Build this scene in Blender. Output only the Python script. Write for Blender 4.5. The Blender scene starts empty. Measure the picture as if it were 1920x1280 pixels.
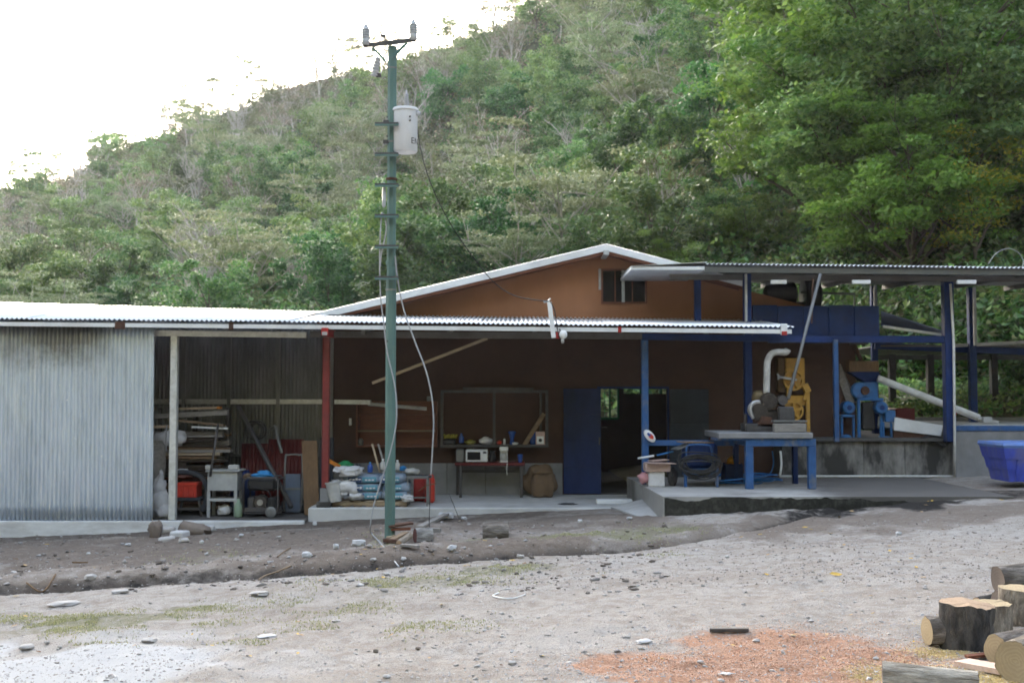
import bpy, math, random
import numpy as np
from mathutils import Vector, Matrix, noise as mnoise

# ------------------------------------------------------------------ camera, sky, sun, exposure
SC = bpy.context.scene
COL = SC.collection
FPX = 2133.0                      # focal length in pixels of the 1920 px wide frame
CAMZ = 2.0
PITCH = math.atan(100.0 / FPX)
cam_d = bpy.data.cameras.new("camera")
cam_d.sensor_width = 36.0
cam_d.lens = FPX / 1920.0 * 36.0
cam_d.clip_start = 0.1
cam_d.clip_end = 3000.0
cam_d.dof.use_dof = True
cam_d.dof.focus_distance = 6.6
cam_d.dof.aperture_fstop = 4.5
cam = bpy.data.objects.new("camera", cam_d)
COL.objects.link(cam)
cam.location = (0, 0, CAMZ)
cam.rotation_euler = (math.pi / 2 + PITCH, 0, 0)
SC.camera = cam

SUN_EL, SUN_AZ = math.radians(12.5), math.radians(-13.0)      # low, behind the left ridge
world = bpy.data.worlds.new("World")
SC.world = world
world.use_nodes = True
wn, wl = world.node_tree.nodes, world.node_tree.links
bg = wn["Background"]
sky = wn.new("ShaderNodeTexSky")
sky.sky_type = 'NISHITA'
sky.sun_disc = False
sky.sun_elevation = SUN_EL
sky.sun_rotation = SUN_AZ
sky.air_density = 1.0
sky.dust_density = 4.0
sky.ozone_density = 1.0
hs = wn.new("ShaderNodeHueSaturation")
hs.inputs["Saturation"].default_value = 0.62
wl.new(sky.outputs[0], hs.inputs["Color"])
wl.new(hs.outputs[0], bg.inputs[0])
bg.inputs[1].default_value = 0.15
sun_d = bpy.data.lights.new("sun", 'SUN')
sun_d.energy = 2.5
sun_d.angle = math.radians(0.5)
sun_d.color = (1.0, 0.9, 0.74)
sun = bpy.data.objects.new("sun", sun_d)
COL.objects.link(sun)
sdir = Vector((math.sin(SUN_AZ) * math.cos(SUN_EL), math.cos(SUN_AZ) * math.cos(SUN_EL), math.sin(SUN_EL)))
sun.rotation_euler = sdir.to_track_quat('Z', 'Y').to_euler()
sun.location = (0, 0, 60)
vs = SC.view_settings
vs.view_transform = 'Standard'
vs.look = 'None'
vs.gamma = 1.0
vs.use_curve_mapping = False
vs.exposure = 3.12
SC.cycles.max_bounces = 8
SC.cycles.diffuse_bounces = 5
SC.cycles.glossy_bounces = 2
SC.cycles.transmission_bounces = 4
SC.cycles.transparent_max_bounces = 6
SC.cycles.use_denoising = True
SC.cycles.caustics_reflective = False
SC.cycles.caustics_refractive = False

random.seed(7)
RNG = np.random.default_rng(11)

# ------------------------------------------------------------------ helpers
def P(px, py, d):
    """the world point seen at pixel (px, py) of the 1920x1280 frame, at depth Y = d"""
    a = (px - 960.0) / FPX
    b = (640.0 - py) / FPX
    y = math.cos(PITCH) - b * math.sin(PITCH)
    z = math.sin(PITCH) + b * math.cos(PITCH)
    return Vector((a * d / y, d, CAMZ + z * d / y))

def gplane(x):
    return 0.02 + 0.045 * x

def G(px, py):
    """the ground point seen at a pixel"""
    q = P(px, py, 1.0)
    dx, dz = q.x, q.z - CAMZ
    t = (0.02 - CAMZ) / (dz - 0.045 * dx)
    return Vector((dx * t, t, CAMZ + dz * t))

W = {}

class MB:
    """collects shapes in world coordinates, then links them as one mesh object"""
    def __init__(s):
        s.v, s.f = [], []
    def add(s, vs_, fs):
        o = len(s.v)
        s.v.extend([tuple(p) for p in vs_])
        s.f.extend([tuple(i + o for i in f) for f in fs])
        return s
    def box(s, x0, y0, z0, x1, y1, z1):
        x0, x1 = min(x0, x1), max(x0, x1); y0, y1 = min(y0, y1), max(y0, y1); z0, z1 = min(z0, z1), max(z0, z1)
        return s.add([(x0,y0,z0),(x1,y0,z0),(x1,y1,z0),(x0,y1,z0),(x0,y0,z1),(x1,y0,z1),(x1,y1,z1),(x0,y1,z1)],
                     [(0,3,2,1),(4,5,6,7),(0,1,5,4),(1,2,6,5),(2,3,7,6),(3,0,4,7)])
    def cbox(s, x0, y0, z0, x1, y1, z1, c=0.012):
        """box with chamfered edges"""
        x0, x1 = min(x0, x1), max(x0, x1); y0, y1 = min(y0, y1), max(y0, y1); z0, z1 = min(z0, z1), max(z0, z1)
        c = min(c, (x1-x0)*.45, (y1-y0)*.45, (z1-z0)*.45)
        vs_, ix = [], {}
        X, Y, Z = (x0, x1), (y0, y1), (z0, z1)
        for i in range(2):
            for j in range(2):
                for k in range(2):
                    cx = c if i == 0 else -c; cy = c if j == 0 else -c; cz = c if k == 0 else -c
                    for ax, p in enumerate(((X[i], Y[j]+cy, Z[k]+cz), (X[i]+cx, Y[j], Z[k]+cz), (X[i]+cx, Y[j]+cy, Z[k]))):
                        ix[(i,j,k,ax)] = len(vs_); vs_.append(p)
        fs = []
        for a in range(2):
            fs.append([ix[(a,j,k,0)] for j, k in ((0,0),(1,0),(1,1),(0,1))])
            fs.append([ix[(j,a,k,1)] for j, k in ((0,0),(1,0),(1,1),(0,1))])
            fs.append([ix[(j,k,a,2)] for j, k in ((0,0),(1,0),(1,1),(0,1))])
        for a in range(2):
            for b in range(2):
                fs.append([ix[(0,a,b,1)], ix[(1,a,b,1)], ix[(1,a,b,2)], ix[(0,a,b,2)]])
                fs.append([ix[(a,0,b,0)], ix[(a,1,b,0)], ix[(a,1,b,2)], ix[(a,0,b,2)]])
                fs.append([ix[(a,b,0,0)], ix[(a,b,1,0)], ix[(a,b,1,1)], ix[(a,b,0,1)]])
                for d_ in range(2):
                    if (a, b, d_) not in ix:
                        pass
        for i in range(2):
            for j in range(2):
                for k in range(2):
                    fs.append([ix[(i,j,k,0)], ix[(i,j,k,1)], ix[(i,j,k,2)]])
        ctr = Vector(((x0+x1)/2, (y0+y1)/2, (z0+z1)/2))
        out = []
        for f in fs:
            p = [Vector(vs_[i]) for i in f]
            n = (p[1]-p[0]).cross(p[2]-p[0])
            m = sum(p, Vector()) / len(p)
            out.append(f if n.dot(m - ctr) > 0 else f[::-1])
        return s.add(vs_, out)
    def bar(s, p, q, w, h=None, up=(0, 0, 1), taper=1.0):
        p, q = Vector(p), Vector(q); h = h or w
        t = (q - p).normalized(); u = Vector(up)
        if abs(t.dot(u)) > 0.98: u = Vector((0, 1, 0))
        a = t.cross(u).normalized(); b = a.cross(t).normalized()
        vs_ = []
        for e, k in ((p, 1.0), (q, taper)):
            for sa, sb in ((-1,-1),(1,-1),(1,1),(-1,1)):
                vs_.append(e + a*(sa*w*.5*k) + b*(sb*h*.5*k))
        return s.add(vs_, [(0,3,2,1),(4,5,6,7),(0,1,5,4),(1,2,6,5),(2,3,7,6),(3,0,4,7)][0:6])
    def tube(s, pts, r, n=8, caps=True):
        pts = [Vector(p) for p in pts]
        rs = r if isinstance(r, (list, tuple)) else [r]*len(pts)
        o = len(s.v); ref = None
        for i, p in enumerate(pts):
            t = (pts[min(i+1, len(pts)-1)] - pts[max(i-1, 0)])
            if t.length < 1e-9: t = Vector((0,0,1))
            t.normalize()
            if ref is None:
                ref = t.orthogonal().normalized()
            ref = (ref - t*ref.dot(t))
            ref = ref.normalized() if ref.length > 1e-6 else t.orthogonal().normalized()
            b = t.cross(ref)
            for k in range(n):
                a = 2*math.pi*k/n
                s.v.append(tuple(p + (ref*math.cos(a) + b*math.sin(a))*rs[i]))
        for i in range(len(pts)-1):
            for k in range(n):
                a, b_ = o+i*n+k, o+i*n+(k+1) % n
                s.f.append((a, b_, b_+n, a+n))
        if caps:
            s.f.append(tuple(o+k for k in range(n))[::-1])
            e = o+(len(pts)-1)*n
            s.f.append(tuple(e+k for k in range(n)))
        return s
    def lathe(s, c, prof, n=20, axis=(0,0,1), caps=True):
        c = Vector(c); ax = Vector(axis).normalized(); u = ax.orthogonal().normalized(); w = ax.cross(u)
        o = len(s.v)
        for r, h in prof:
            for k in range(n):
                a = 2*math.pi*k/n
                s.v.append(tuple(c + ax*h + (u*math.cos(a)+w*math.sin(a))*r))
        for i in range(len(prof)-1):
            for k in range(n):
                a, b = o+i*n+k, o+i*n+(k+1) % n
                s.f.append((a, b, b+n, a+n))
        if caps:
            s.f.append(tuple(o+k for k in range(n))[::-1])
            e = o+(len(prof)-1)*n
            s.f.append(tuple(e+k for k in range(n)))
        return s
    def ring(s, c, R_, r, axis=(0,1,0), n=24, m=8, a0=0.0, a1=2*math.pi):
        c = Vector(c); ax = Vector(axis).normalized(); u = ax.orthogonal().normalized(); w = ax.cross(u)
        closed = abs(a1-a0-2*math.pi) < 1e-6
        pts = [c + (u*math.cos(a0+(a1-a0)*k/n)+w*math.sin(a0+(a1-a0)*k/n))*R_ for k in range(n+1)]
        return s.tube(pts, r, m, caps=not closed)
    def prism(s, pts, ext):
        pts = [Vector(p) for p in pts]; e = Vector(ext); n = len(pts)
        nrm = (pts[1]-pts[0]).cross(pts[2]-pts[0])
        if nrm.dot(e) > 0: pts = pts[::-1]
        return s.add(pts + [p+e for p in pts],
                     [tuple(range(n)), tuple(range(2*n-1, n-1, -1))] + [(i, i+n, (i+1) % n+n, (i+1) % n) for i in range(n)])
    def blob(s, c, rx, ry, rz, seed=0, amp=0.15, freq=1.5, nu=16, nv=10, square=1.0, flat=None):
        """a lumpy closed body; square<1 makes it boxier, flat cuts its underside level"""
        c = Vector(c); o = len(s.v)
        sg = lambda x, e: math.copysign(abs(x)**e, x)
        for i in range(nv+1):
            th = math.pi*i/nv
            for k in range(nu):
                ph = 2*math.pi*k/nu
                d = Vector((sg(math.sin(th),square)*sg(math.cos(ph),square), sg(math.sin(th),square)*sg(math.sin(ph),square), sg(math.cos(th),square)))
                q = mnoise.noise(d*freq + Vector((seed*3.1, seed*1.7, seed*.9)))
                d = d*(1+amp*q*1.6)
                z = d.z*rz
                if flat is not None: z = max(z, -rz*flat)
                s.v.append((c.x+d.x*rx, c.y+d.y*ry, c.z+z))
        for i in range(nv):
            for k in range(nu):
                a, b = o+i*nu+k, o+i*nu+(k+1) % nu
                s.f.append((a, a+nu, b+nu, b))
        return s
    def rot(s, ang, c, axis='Z'):
        m = Matrix.Translation(Vector(c)) @ Matrix.Rotation(ang, 4, axis) @ Matrix.Translation(-Vector(c))
        s.v = [tuple(m @ Vector(p)) for p in s.v]
        return s
    def build(s, name, mat, parent=None, smooth=False, auto=None):
        me = bpy.data.meshes.new(name)
        if parent is not None:
            off = W[parent.name]
        else:
            a = np.array(s.v); lo, hi = a.min(0), a.max(0)
            off = Vector(((lo[0]+hi[0])/2, (lo[1]+hi[1])/2, lo[2]))
        me.from_pydata([(x-off.x, y-off.y, z-off.z) for x, y, z in s.v], [], s.f)
        if smooth:
            for p in me.polygons: p.use_smooth = True
        me.materials.append(mat)
        o = bpy.data.objects.new(name, me)
        COL.objects.link(o)
        if parent is not None: o.parent = parent
        else: o.location = off
        W[o.name] = off.copy()
        if auto is not None: smooth_by_angle(me, auto)
        return o

def smooth_by_angle(me, deg):
    """smooth faces, sharp edges past the angle"""
    for p in me.polygons: p.use_smooth = True
    try: me.set_sharp_from_angle(angle=math.radians(deg))
    except Exception: pass

def tag(o, label, cat, group=None):
    o['label'] = label; o['category'] = cat
    if group: o['group'] = group
    return o

def thing(name, label, cat, loc, group=None):
    o = bpy.data.objects.new(name, None)
    COL.objects.link(o)
    o.location = loc; o.empty_display_size = 0.2
    W[o.name] = Vector(loc)
    return tag(o, label, cat, group)

def struct(mb, name, m, **k):
    o = mb.build(name, m, **k); o['kind'] = 'structure'
    return o

def dup(root, loc=None, rotz=None, label=None, group=None, scale=None):
    r = root.copy(); COL.objects.link(r)
    if loc is not None: r.location = loc
    if rotz is not None: r.rotation_euler = (0, 0, rotz)
    if scale is not None: r.scale = scale
    if label: r['label'] = label
    if group: r['group'] = group
    for ch in list(root.children):
        c = ch.copy(); COL.objects.link(c); c.parent = r
        for g in list(ch.children):
            e = g.copy(); COL.objects.link(e); e.parent = c
    W[r.name] = Vector(r.location)
    return r

def smoothpts(pts, n=6):
    """Catmull-Rom through the points"""
    pts = [Vector(p) for p in pts]
    out = []
    for i in range(len(pts)-1):
        p0, p1, p2, p3 = pts[max(i-1,0)], pts[i], pts[i+1], pts[min(i+2,len(pts)-1)]
        for k in range(n):
            t = k/n
            out.append(.5*((2*p1)+(p2-p0)*t+(2*p0-5*p1+4*p2-p3)*t*t+(3*p1-p0-3*p2+p3)*t*t*t))
    out.append(pts[-1])
    return out

def mesh_np(name, verts, faces, mat, quads=True, smooth=False):
    """a mesh object data block from numpy arrays; faces (n,3) or (n,4)"""
    me = bpy.data.meshes.new(name)
    nf, k = faces.shape
    me.vertices.add(len(verts)); me.vertices.foreach_set("co", np.ascontiguousarray(verts, dtype=np.float32).ravel())
    me.loops.add(nf*k); me.loops.foreach_set("vertex_index", np.ascontiguousarray(faces, dtype=np.int32).ravel())
    me.polygons.add(nf)
    me.polygons.foreach_set("loop_start", np.arange(0, nf*k, k, dtype=np.int32))
    me.polygons.foreach_set("loop_total", np.full(nf, k, dtype=np.int32))
    if smooth: me.polygons.foreach_set("use_smooth", np.ones(nf, dtype=bool))
    me.update(calc_edges=True)
    me.materials.append(mat)
    return me

# ------------------------------------------------------------------ materials
def _mat(name):
    m = bpy.data.materials.new(name); m.use_nodes = True
    return m, m.node_tree.nodes, m.node_tree.links, m.node_tree.nodes["Principled BSDF"]

def mix_rgb(n, l, fac, a, b, mode='MIX'):
    x = n.new("ShaderNodeMix"); x.data_type = 'RGBA'; x.blend_type = mode
    for key, val in ((0, fac), (6, a), (7, b)):
        if hasattr(val, "is_linked") or hasattr(val, "links"): l.new(val, x.inputs[key])
        else: x.inputs[key].default_value = val if key == 0 else (val[0], val[1], val[2], 1)
    return x.outputs[2]

def noise_tex(n, l, scale, detail=4, rough=.55, vec=None, stretch=None, obj=True):
    t = n.new("ShaderNodeTexNoise"); t.inputs["Scale"].default_value = scale
    t.inputs["Detail"].default_value = detail; t.inputs["Roughness"].default_value = rough
    tc = n.new("ShaderNodeTexCoord")
    src = tc.outputs["Object"]
    if stretch:
        mp = n.new("ShaderNodeMapping"); mp.inputs["Scale"].default_value = stretch
        l.new(src, mp.inputs[0]); src = mp.outputs[0]
    l.new(vec or src, t.inputs["Vector"])
    return t.outputs["Fac"]

def ramp(n, l, fac, stops):
    r = n.new("ShaderNodeValToRGB")
    while len(r.color_ramp.elements) < len(stops): r.color_ramp.elements.new(.5)
    for e, (p, c) in zip(r.color_ramp.elements, stops):
        e.position = p; e.color = (c[0], c[1], c[2], 1) if not isinstance(c, (int, float)) else (c, c, c, 1)
    l.new(fac, r.inputs[0])
    return r.outputs[0]

def mat(name, col, rough=.6, metal=0.0, dirt=None, dirt_amt=.5, scale=3.0, stretch=None, bump=0.0, bscale=30.0, var=0.12, spec=.3, thr=(.45, .7), bstretch=None):
    """a painted / worn surface: base colour with a soft tone variation, patches of dirt and a fine relief"""
    m, n, l, b = _mat(name)
    f1 = noise_tex(n, l, scale*2.3, 5, .6, stretch=stretch)
    lo = tuple(c*(1-var) for c in col); hi = tuple(min(1, c*(1+var)) for c in col)
    c0 = ramp(n, l, f1, [(.3, lo), (.7, hi)])
    if dirt is not None:
        f2 = noise_tex(n, l, scale, 8, .65, stretch=stretch)
        k = ramp(n, l, f2, [(thr[0], 0.0), (thr[1], dirt_amt)])
        c0 = mix_rgb(n, l, k, c0, dirt)
    l.new(c0, b.inputs["Base Color"])
    b.inputs["Roughness"].default_value = rough
    b.inputs["Metallic"].default_value = metal
    b.inputs["Specular IOR Level"].default_value = spec
    if bump:
        bp = n.new("ShaderNodeBump"); bp.inputs["Strength"].default_value = bump; bp.inputs["Distance"].default_value = .01
        l.new(noise_tex(n, l, bscale, 6, .65, stretch=bstretch), bp.inputs["Height"]); l.new(bp.outputs[0], b.inputs["Normal"])
    return m

def leaf_mat(name, cols, rough=.38, trans=.42):
    """foliage: each leaf (mesh island) and each tree takes its own tone; leaves let light through"""
    m, n, l, b = _mat(name)
    g = n.new("ShaderNodeNewGeometry"); oi = n.new("ShaderNodeObjectInfo")
    c = ramp(n, l, g.outputs["Random Per Island"], [(i/(len(cols)-1), cc) for i, cc in enumerate(cols)])
    h = n.new("ShaderNodeHueSaturation")
    mr = n.new("ShaderNodeMapRange"); mr.inputs[3].default_value = .475; mr.inputs[4].default_value = .525
    mv = n.new("ShaderNodeMapRange"); mv.inputs[3].default_value = .7; mv.inputs[4].default_value = 1.35
    ms = n.new("ShaderNodeMath"); ms.operation = 'FRACT'
    mm = n.new("ShaderNodeMath"); mm.operation = 'MULTIPLY'; mm.inputs[1].default_value = 7.31
    l.new(oi.outputs["Random"], mr.inputs[0]); l.new(oi.outputs["Random"], mm.inputs[0]); l.new(mm.outputs[0], ms.inputs[0]); l.new(ms.outputs[0], mv.inputs[0])
    ta = n.new("ShaderNodeAttribute"); ta.attribute_name = "tone"; tb = n.new("ShaderNodeAttribute"); tb.attribute_name = "tint"
    vm = n.new("ShaderNodeMath"); vm.operation = 'ADD'; l.new(mv.outputs[0], vm.inputs[0]); l.new(ta.outputs["Fac"], vm.inputs[1])
    hm = n.new("ShaderNodeMath"); hm.operation = 'ADD'; l.new(mr.outputs[0], hm.inputs[0]); l.new(tb.outputs["Fac"], hm.inputs[1])
    l.new(hm.outputs[0], h.inputs["Hue"]); l.new(vm.outputs[0], h.inputs["Value"]); l.new(c, h.inputs["Color"])
    l.new(h.outputs[0], b.inputs["Base Color"]); b.inputs["Roughness"].default_value = rough
    b.inputs["Specular IOR Level"].default_value = .55
    tr = n.new("ShaderNodeBsdfTranslucent"); l.new(h.outputs[0], tr.inputs[0])
    mx = n.new("ShaderNodeMixShader"); mx.inputs[0].default_value = trans
    l.new(b.outputs[0], mx.inputs[1]); l.new(tr.outputs[0], mx.inputs[2])
    l.new(mx.outputs[0], n["Material Output"].inputs[0])
    return m

M = {}
M['galv_roof'] = mat('galvanised_roof', (.80, .82, .84), .38, .6, (.50, .48, .46), .35, .8, None, .05, 60, .06)
def galv_wall_mat():
    """zinc sheet with vertical weathering, pale scuffs and a sooty patch under the eave of the middle sheets"""
    m, n, l, b = _mat("galvanised_wall")
    f = noise_tex(n, l, 1.3, 8, .65, stretch=(1, 1, .3)); f2 = noise_tex(n, l, 9, 6, .7, stretch=(1, 1, .25)); f3 = noise_tex(n, l, 5, 8, .8)
    c = ramp(n, l, f, [(.3, (.52, .60, .69)), (.5, (.68, .76, .86)), (.75, (.56, .64, .73))])
    c = mix_rgb(n, l, ramp(n, l, f2, [(.48, 0.0), (.75, .35)]), c, (.33, .35, .36))
    c = mix_rgb(n, l, ramp(n, l, f3, [(.61, 0.0), (.68, .9)]), c, (.95, .97, 1))
    f4 = noise_tex(n, l, 7, 3, .6, stretch=(1, 1, .06))
    c = mix_rgb(n, l, ramp(n, l, f4, [(.60, 0.0), (.68, .55)]), c, (.92, .95, 1))
    c = mix_rgb(n, l, ramp(n, l, f4, [(.34, .25), (.40, 0.0)]), c, (.36, .40, .45))
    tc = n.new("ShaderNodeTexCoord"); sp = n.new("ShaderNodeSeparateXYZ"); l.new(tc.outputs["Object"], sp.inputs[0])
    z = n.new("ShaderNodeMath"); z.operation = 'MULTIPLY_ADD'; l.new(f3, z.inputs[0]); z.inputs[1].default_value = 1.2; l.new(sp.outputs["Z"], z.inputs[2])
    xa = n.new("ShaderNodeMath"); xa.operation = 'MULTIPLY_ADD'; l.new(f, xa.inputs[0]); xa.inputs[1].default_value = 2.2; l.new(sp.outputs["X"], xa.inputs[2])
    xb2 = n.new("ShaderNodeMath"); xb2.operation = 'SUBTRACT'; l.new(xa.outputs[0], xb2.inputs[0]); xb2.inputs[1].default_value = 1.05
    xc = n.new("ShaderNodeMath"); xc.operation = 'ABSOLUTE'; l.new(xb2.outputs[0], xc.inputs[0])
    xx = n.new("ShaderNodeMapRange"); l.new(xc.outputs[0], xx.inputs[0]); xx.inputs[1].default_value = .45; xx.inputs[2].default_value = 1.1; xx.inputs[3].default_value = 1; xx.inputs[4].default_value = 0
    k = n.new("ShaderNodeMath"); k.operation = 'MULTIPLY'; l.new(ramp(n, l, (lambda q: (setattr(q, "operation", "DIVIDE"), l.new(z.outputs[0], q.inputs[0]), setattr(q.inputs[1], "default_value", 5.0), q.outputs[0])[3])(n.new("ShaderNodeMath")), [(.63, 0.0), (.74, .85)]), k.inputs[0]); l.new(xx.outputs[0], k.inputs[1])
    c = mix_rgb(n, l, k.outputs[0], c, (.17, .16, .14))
    l.new(c, b.inputs["Base Color"]); b.inputs["Metallic"].default_value = .55; b.inputs["Roughness"].default_value = .27
    bp = n.new("ShaderNodeBump"); bp.inputs["Strength"].default_value = .12; bp.inputs["Distance"].default_value = .01
    l.new(noise_tex(n, l, 6, 5, .6), bp.inputs["Height"]); l.new(bp.outputs[0], b.inputs["Normal"])
    return m
M['galv_wall'] = galv_wall_mat()
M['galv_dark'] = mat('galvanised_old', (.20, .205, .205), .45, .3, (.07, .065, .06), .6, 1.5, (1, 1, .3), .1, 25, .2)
M['fascia'] = mat('fascia_paint', (.74, .76, .78), .5, .1, (.42, .42, .41), .45, 1.4, (1, 1, 2), .05, 40, .06)
M['galv_post'] = mat("galvanised_post", (.60, .61, .60), .45, .3, (.40, .40, .38), .7, 9, None, .05, 60, .1)
M['steel_grey'] = mat('primed_steel', (.13, .125, .12), .6, .2, (.08, .065, .055), .6, 3, None, .06, 40, .12)
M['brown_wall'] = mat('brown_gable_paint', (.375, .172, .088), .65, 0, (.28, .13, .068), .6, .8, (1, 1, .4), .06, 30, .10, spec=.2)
M['brown_dark'] = mat('veranda_wall_shaded_brown', (.072, .041, .030), .75, 0, (.048, .029, .022), .5, 1.0, None, .06, 30, .1, spec=.15)  # dark wall brown, deepened by veranda shade put into the colour
M['plinth'] = mat("cement_render", (.23, .23, .235), .85, 0, (.13, .13, .13), .55, 1.6, None, .25, 35, .12)
M['concrete'] = mat('concrete', (.50, .50, .495), .85, 0, (.27, .26, .245), .65, 1.1, None, .2, 40, .1)
M['dark_floor'] = mat('dark_floor', (.10, .095, .09), .85, 0, (.04, .038, .035), .7, 1.2)
M['concrete_dark'] = mat('stained_concrete', (.24, .23, .215), .8, 0, (.030, .029, .027), .95, 1.3, (1, 1, .45), .25, 30, .25, thr=(.42, .56))
M['white_curb'] = mat("painted_curb", (.62, .63, .64), .7, 0, (.33, .31, .29), .6, 1.6, (1, 1, 3), .15, 30, .08)
M['blue'] = mat('blue_paint', (.011, .033, .135), .5, .0, (.012, .018, .04), .6, 2.4, None, .04, 40, .15, spec=.2)
M['blue_mid'] = mat('blue_paint_worn', (.030, .095, .25), .5, 0, (.17, .17, .17), .7, 4, (1, 1, .6), .08, 40, .2, spec=.25, thr=(.52, .66))
M['blue_light'] = mat("machine_blue", (.03, .14, .36), .4, 0, (.03, .035, .05), .6, 5, None, .06, 40, .15)
M['blue_door'] = mat('door_blue', (.011, .027, .105), .5, 0, (.010, .018, .04), .6, 1.8, (1, 1, .4), .03, 40, .2, spec=.2)
M['grey_door'] = mat('door_slate', (.035, .043, .058), .5, 0, (.02, .024, .03), .5, 1.8, None, .03, 40, .08, spec=.2)
M['bin_blue'] = mat('bin_plastic', (.055, .085, .46), .4, 0, (.16, .16, .22), .55, 4.0, (1, 1, .5), .05, 20, .15, thr=(.48, .68))
M['bin_rim'] = mat("bin_rim_plastic", (.13, .24, .60), .4, 0, (.20, .24, .36), .5, 3.0, None, .05, 20, .08)
M['pole_green'] = mat('pole_green_paint', (.098, .175, .16), .5, .1, (.11, .09, .07), .5, 2.2, (1, 1, .4), .06, 40, .15, thr=(.56, .75))
M['rust'] = mat("rusty_steel", (.10, .05, .032), .8, .2, (.05, .03, .025), .6, 6, None, .2, 40, .25)
M['dark_steel'] = mat('dark_steel', (.07, .068, .07), .5, .3, (.09, .065, .05), .5, 5, None, .08, 40, .2)
M['black'] = mat("black_plastic", (.018, .018, .02), .45, 0, (.05, .05, .05), .4, 5)
M['rubber'] = mat("rubber", (.025, .025, .026), .8, 0, (.09, .085, .08), .5, 6)
M['porcelain'] = mat("porcelain_grey", (.42, .44, .47), .25, 0, (.28, .28, .28), .3, 6)
M['tank_grey'] = mat("transformer_paint", (.62, .63, .66), .35, 0, (.42, .42, .42), .3, 3, (1, 1, .4), 0, 30, .05)
M['white'] = mat("white_enamel", (.75, .76, .77), .4, 0, (.5, .49, .46), .3, 4, None, 0, 30, .04)
M['white_pvc'] = mat("white_pvc", (.70, .70, .68), .4, 0, (.36, .33, .28), .55, 4, None, 0, 30, .05)
M['dirty_white'] = mat("dirty_white", (.45, .45, .44), .6, 0, (.22, .21, .19), .6, 4)
M['sack_white'] = mat("woven_sack_white", (.62, .62, .64), .8, 0, (.38, .36, .34), .5, 5, None, .3, 90, .08)
M['burlap'] = mat("burlap", (.16, .105, .062), .95, 0, (.09, .06, .04), .6, 5, None, .5, 120, .15)
M['cloth_white'] = mat("white_cloth", (.66, .65, .66), .9, 0, (.45, .42, .42), .5, 6, None, .2, 60, .08)
M['cloth_green'] = mat("green_cloth", (.02, .22, .08), .8, 0, (.01, .12, .05), .5, 6)
M['cloth_blue'] = mat("blue_plastic_cloth", (.03, .22, .50), .5, 0, (.02, .12, .30), .5, 6)
M['cloth_dark'] = mat("dark_cloth", (.035, .04, .05), .9, 0, (.06, .055, .05), .5, 6)
M['red'] = mat("red_paint", (.36, .025, .022), .5, 0, (.20, .03, .025), .5, 5)
M['red_bright'] = mat("red_plastic", (.55, .05, .03), .4, 0, (.36, .04, .03), .5, 5)
M['red_post'] = mat("red_oxide_primer", (.20, .034, .030), .6, 0, (.12, .03, .03), .5, 3, None, .06, 40, .15)
M['red_dark'] = mat("dark_red_sheet", (.13, .018, .018), .5, .1, (.07, .014, .014), .5, 3)
M['orange'] = mat("orange_paint", (.62, .22, .03), .5, 0, (.35, .13, .03), .5, 5)
M['helmet'] = mat("yellow_plastic", (.75, .33, .01), .35, 0, (.5, .22, .02), .3, 5)
M['mill_yellow'] = mat('ochre_machine_paint', (.58, .33, .065), .5, 0, (.20, .11, .035), .6, 5, None, .08, 40, .12)
M['engine'] = mat('oily_engine', (.055, .046, .04), .5, .3, (.02, .018, .017), .7, 8, None, .2, 40, .35)
M['alu'] = mat("dull_aluminium", (.42, .42, .42), .4, .7, (.2, .19, .18), .5, 6)
M['glass_dark'] = mat('dark_window_glass', (.006, .006, .008), .25, 0, None, spec=.15)
M['wood_pale'] = mat("pale_sawn_wood", (.42, .33, .23), .8, 0, (.24, .18, .12), .6, 2.5, (1, 6, 6), .15, 40, .15)
M['wood_mid'] = mat("weathered_wood", (.24, .17, .11), .85, 0, (.12, .085, .06), .6, 2.5, (1, 6, 6), .2, 40, .18)
M['wood_grey'] = mat("grey_wood", (.27, .25, .23), .9, 0, (.13, .12, .11), .6, 3, (1, 5, 5), .25, 40, .18)
M['wood_dark'] = mat('dark_stained_wood', (.17, .062, .034), .55, 0, (.10, .04, .024), .5, 2.5, (1, 6, 6), .08, 40, .15)
M['wood_board'] = mat("brown_board", (.17, .105, .055), .85, 0, (.10, .06, .035), .6, 2.5, (5, 5, 1), .2, 40, .18)
M['cardboard'] = mat("pinkish_cardboard", (.50, .36, .32), .9, 0, (.34, .25, .22), .5, 5)
M['bag_blue'] = mat('cement_bag_blue', (.20, .27, .36), .75, 0, (.34, .34, .34), .6, 6, None, .15, 40, .1)
M['bag_cyan'] = mat('cement_bag_cyan', (.09, .27, .36), .75, 0, (.20, .28, .32), .5, 6)
M['bag_paper'] = mat("bag_kraft_paper", (.42, .37, .32), .85, 0, (.30, .26, .22), .5, 6, None, .15, 40, .1)
M['bottle_blue'] = mat("blue_bottle", (.03, .08, .30), .2, 0, (.02, .05, .2), .3, 6)
M['hose_blue'] = mat("blue_hose", (.02, .15, .42), .4, 0, (.02, .08, .22), .4, 6)
M['cable'] = mat("black_cable", (.03, .03, .032), .6, 0, (.07, .065, .06), .5, 5)
M['cable_grey'] = mat("grey_cable", (.36, .37, .39), .5, .2, (.22, .22, .22), .5, 3)
M['green_frame'] = mat("green_window_frame", (.03, .16, .075), .5, 0, (.02, .09, .05), .4, 4)
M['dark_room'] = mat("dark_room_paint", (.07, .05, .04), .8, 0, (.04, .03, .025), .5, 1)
M['banana'] = mat("yellow_green_fruit", (.30, .27, .04), .5, 0, (.16, .18, .03), .6, 8)
M['grey_paint'] = mat("grey_painted_metal", (.36, .37, .37), .5, 0, (.22, .21, .20), .5, 4)
# ------------------------------------------------------------------ the ground
def sstep(a, b, x):
    t = np.clip((x-a)/(b-a), 0, 1); return t*t*(3-2*t)

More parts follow.
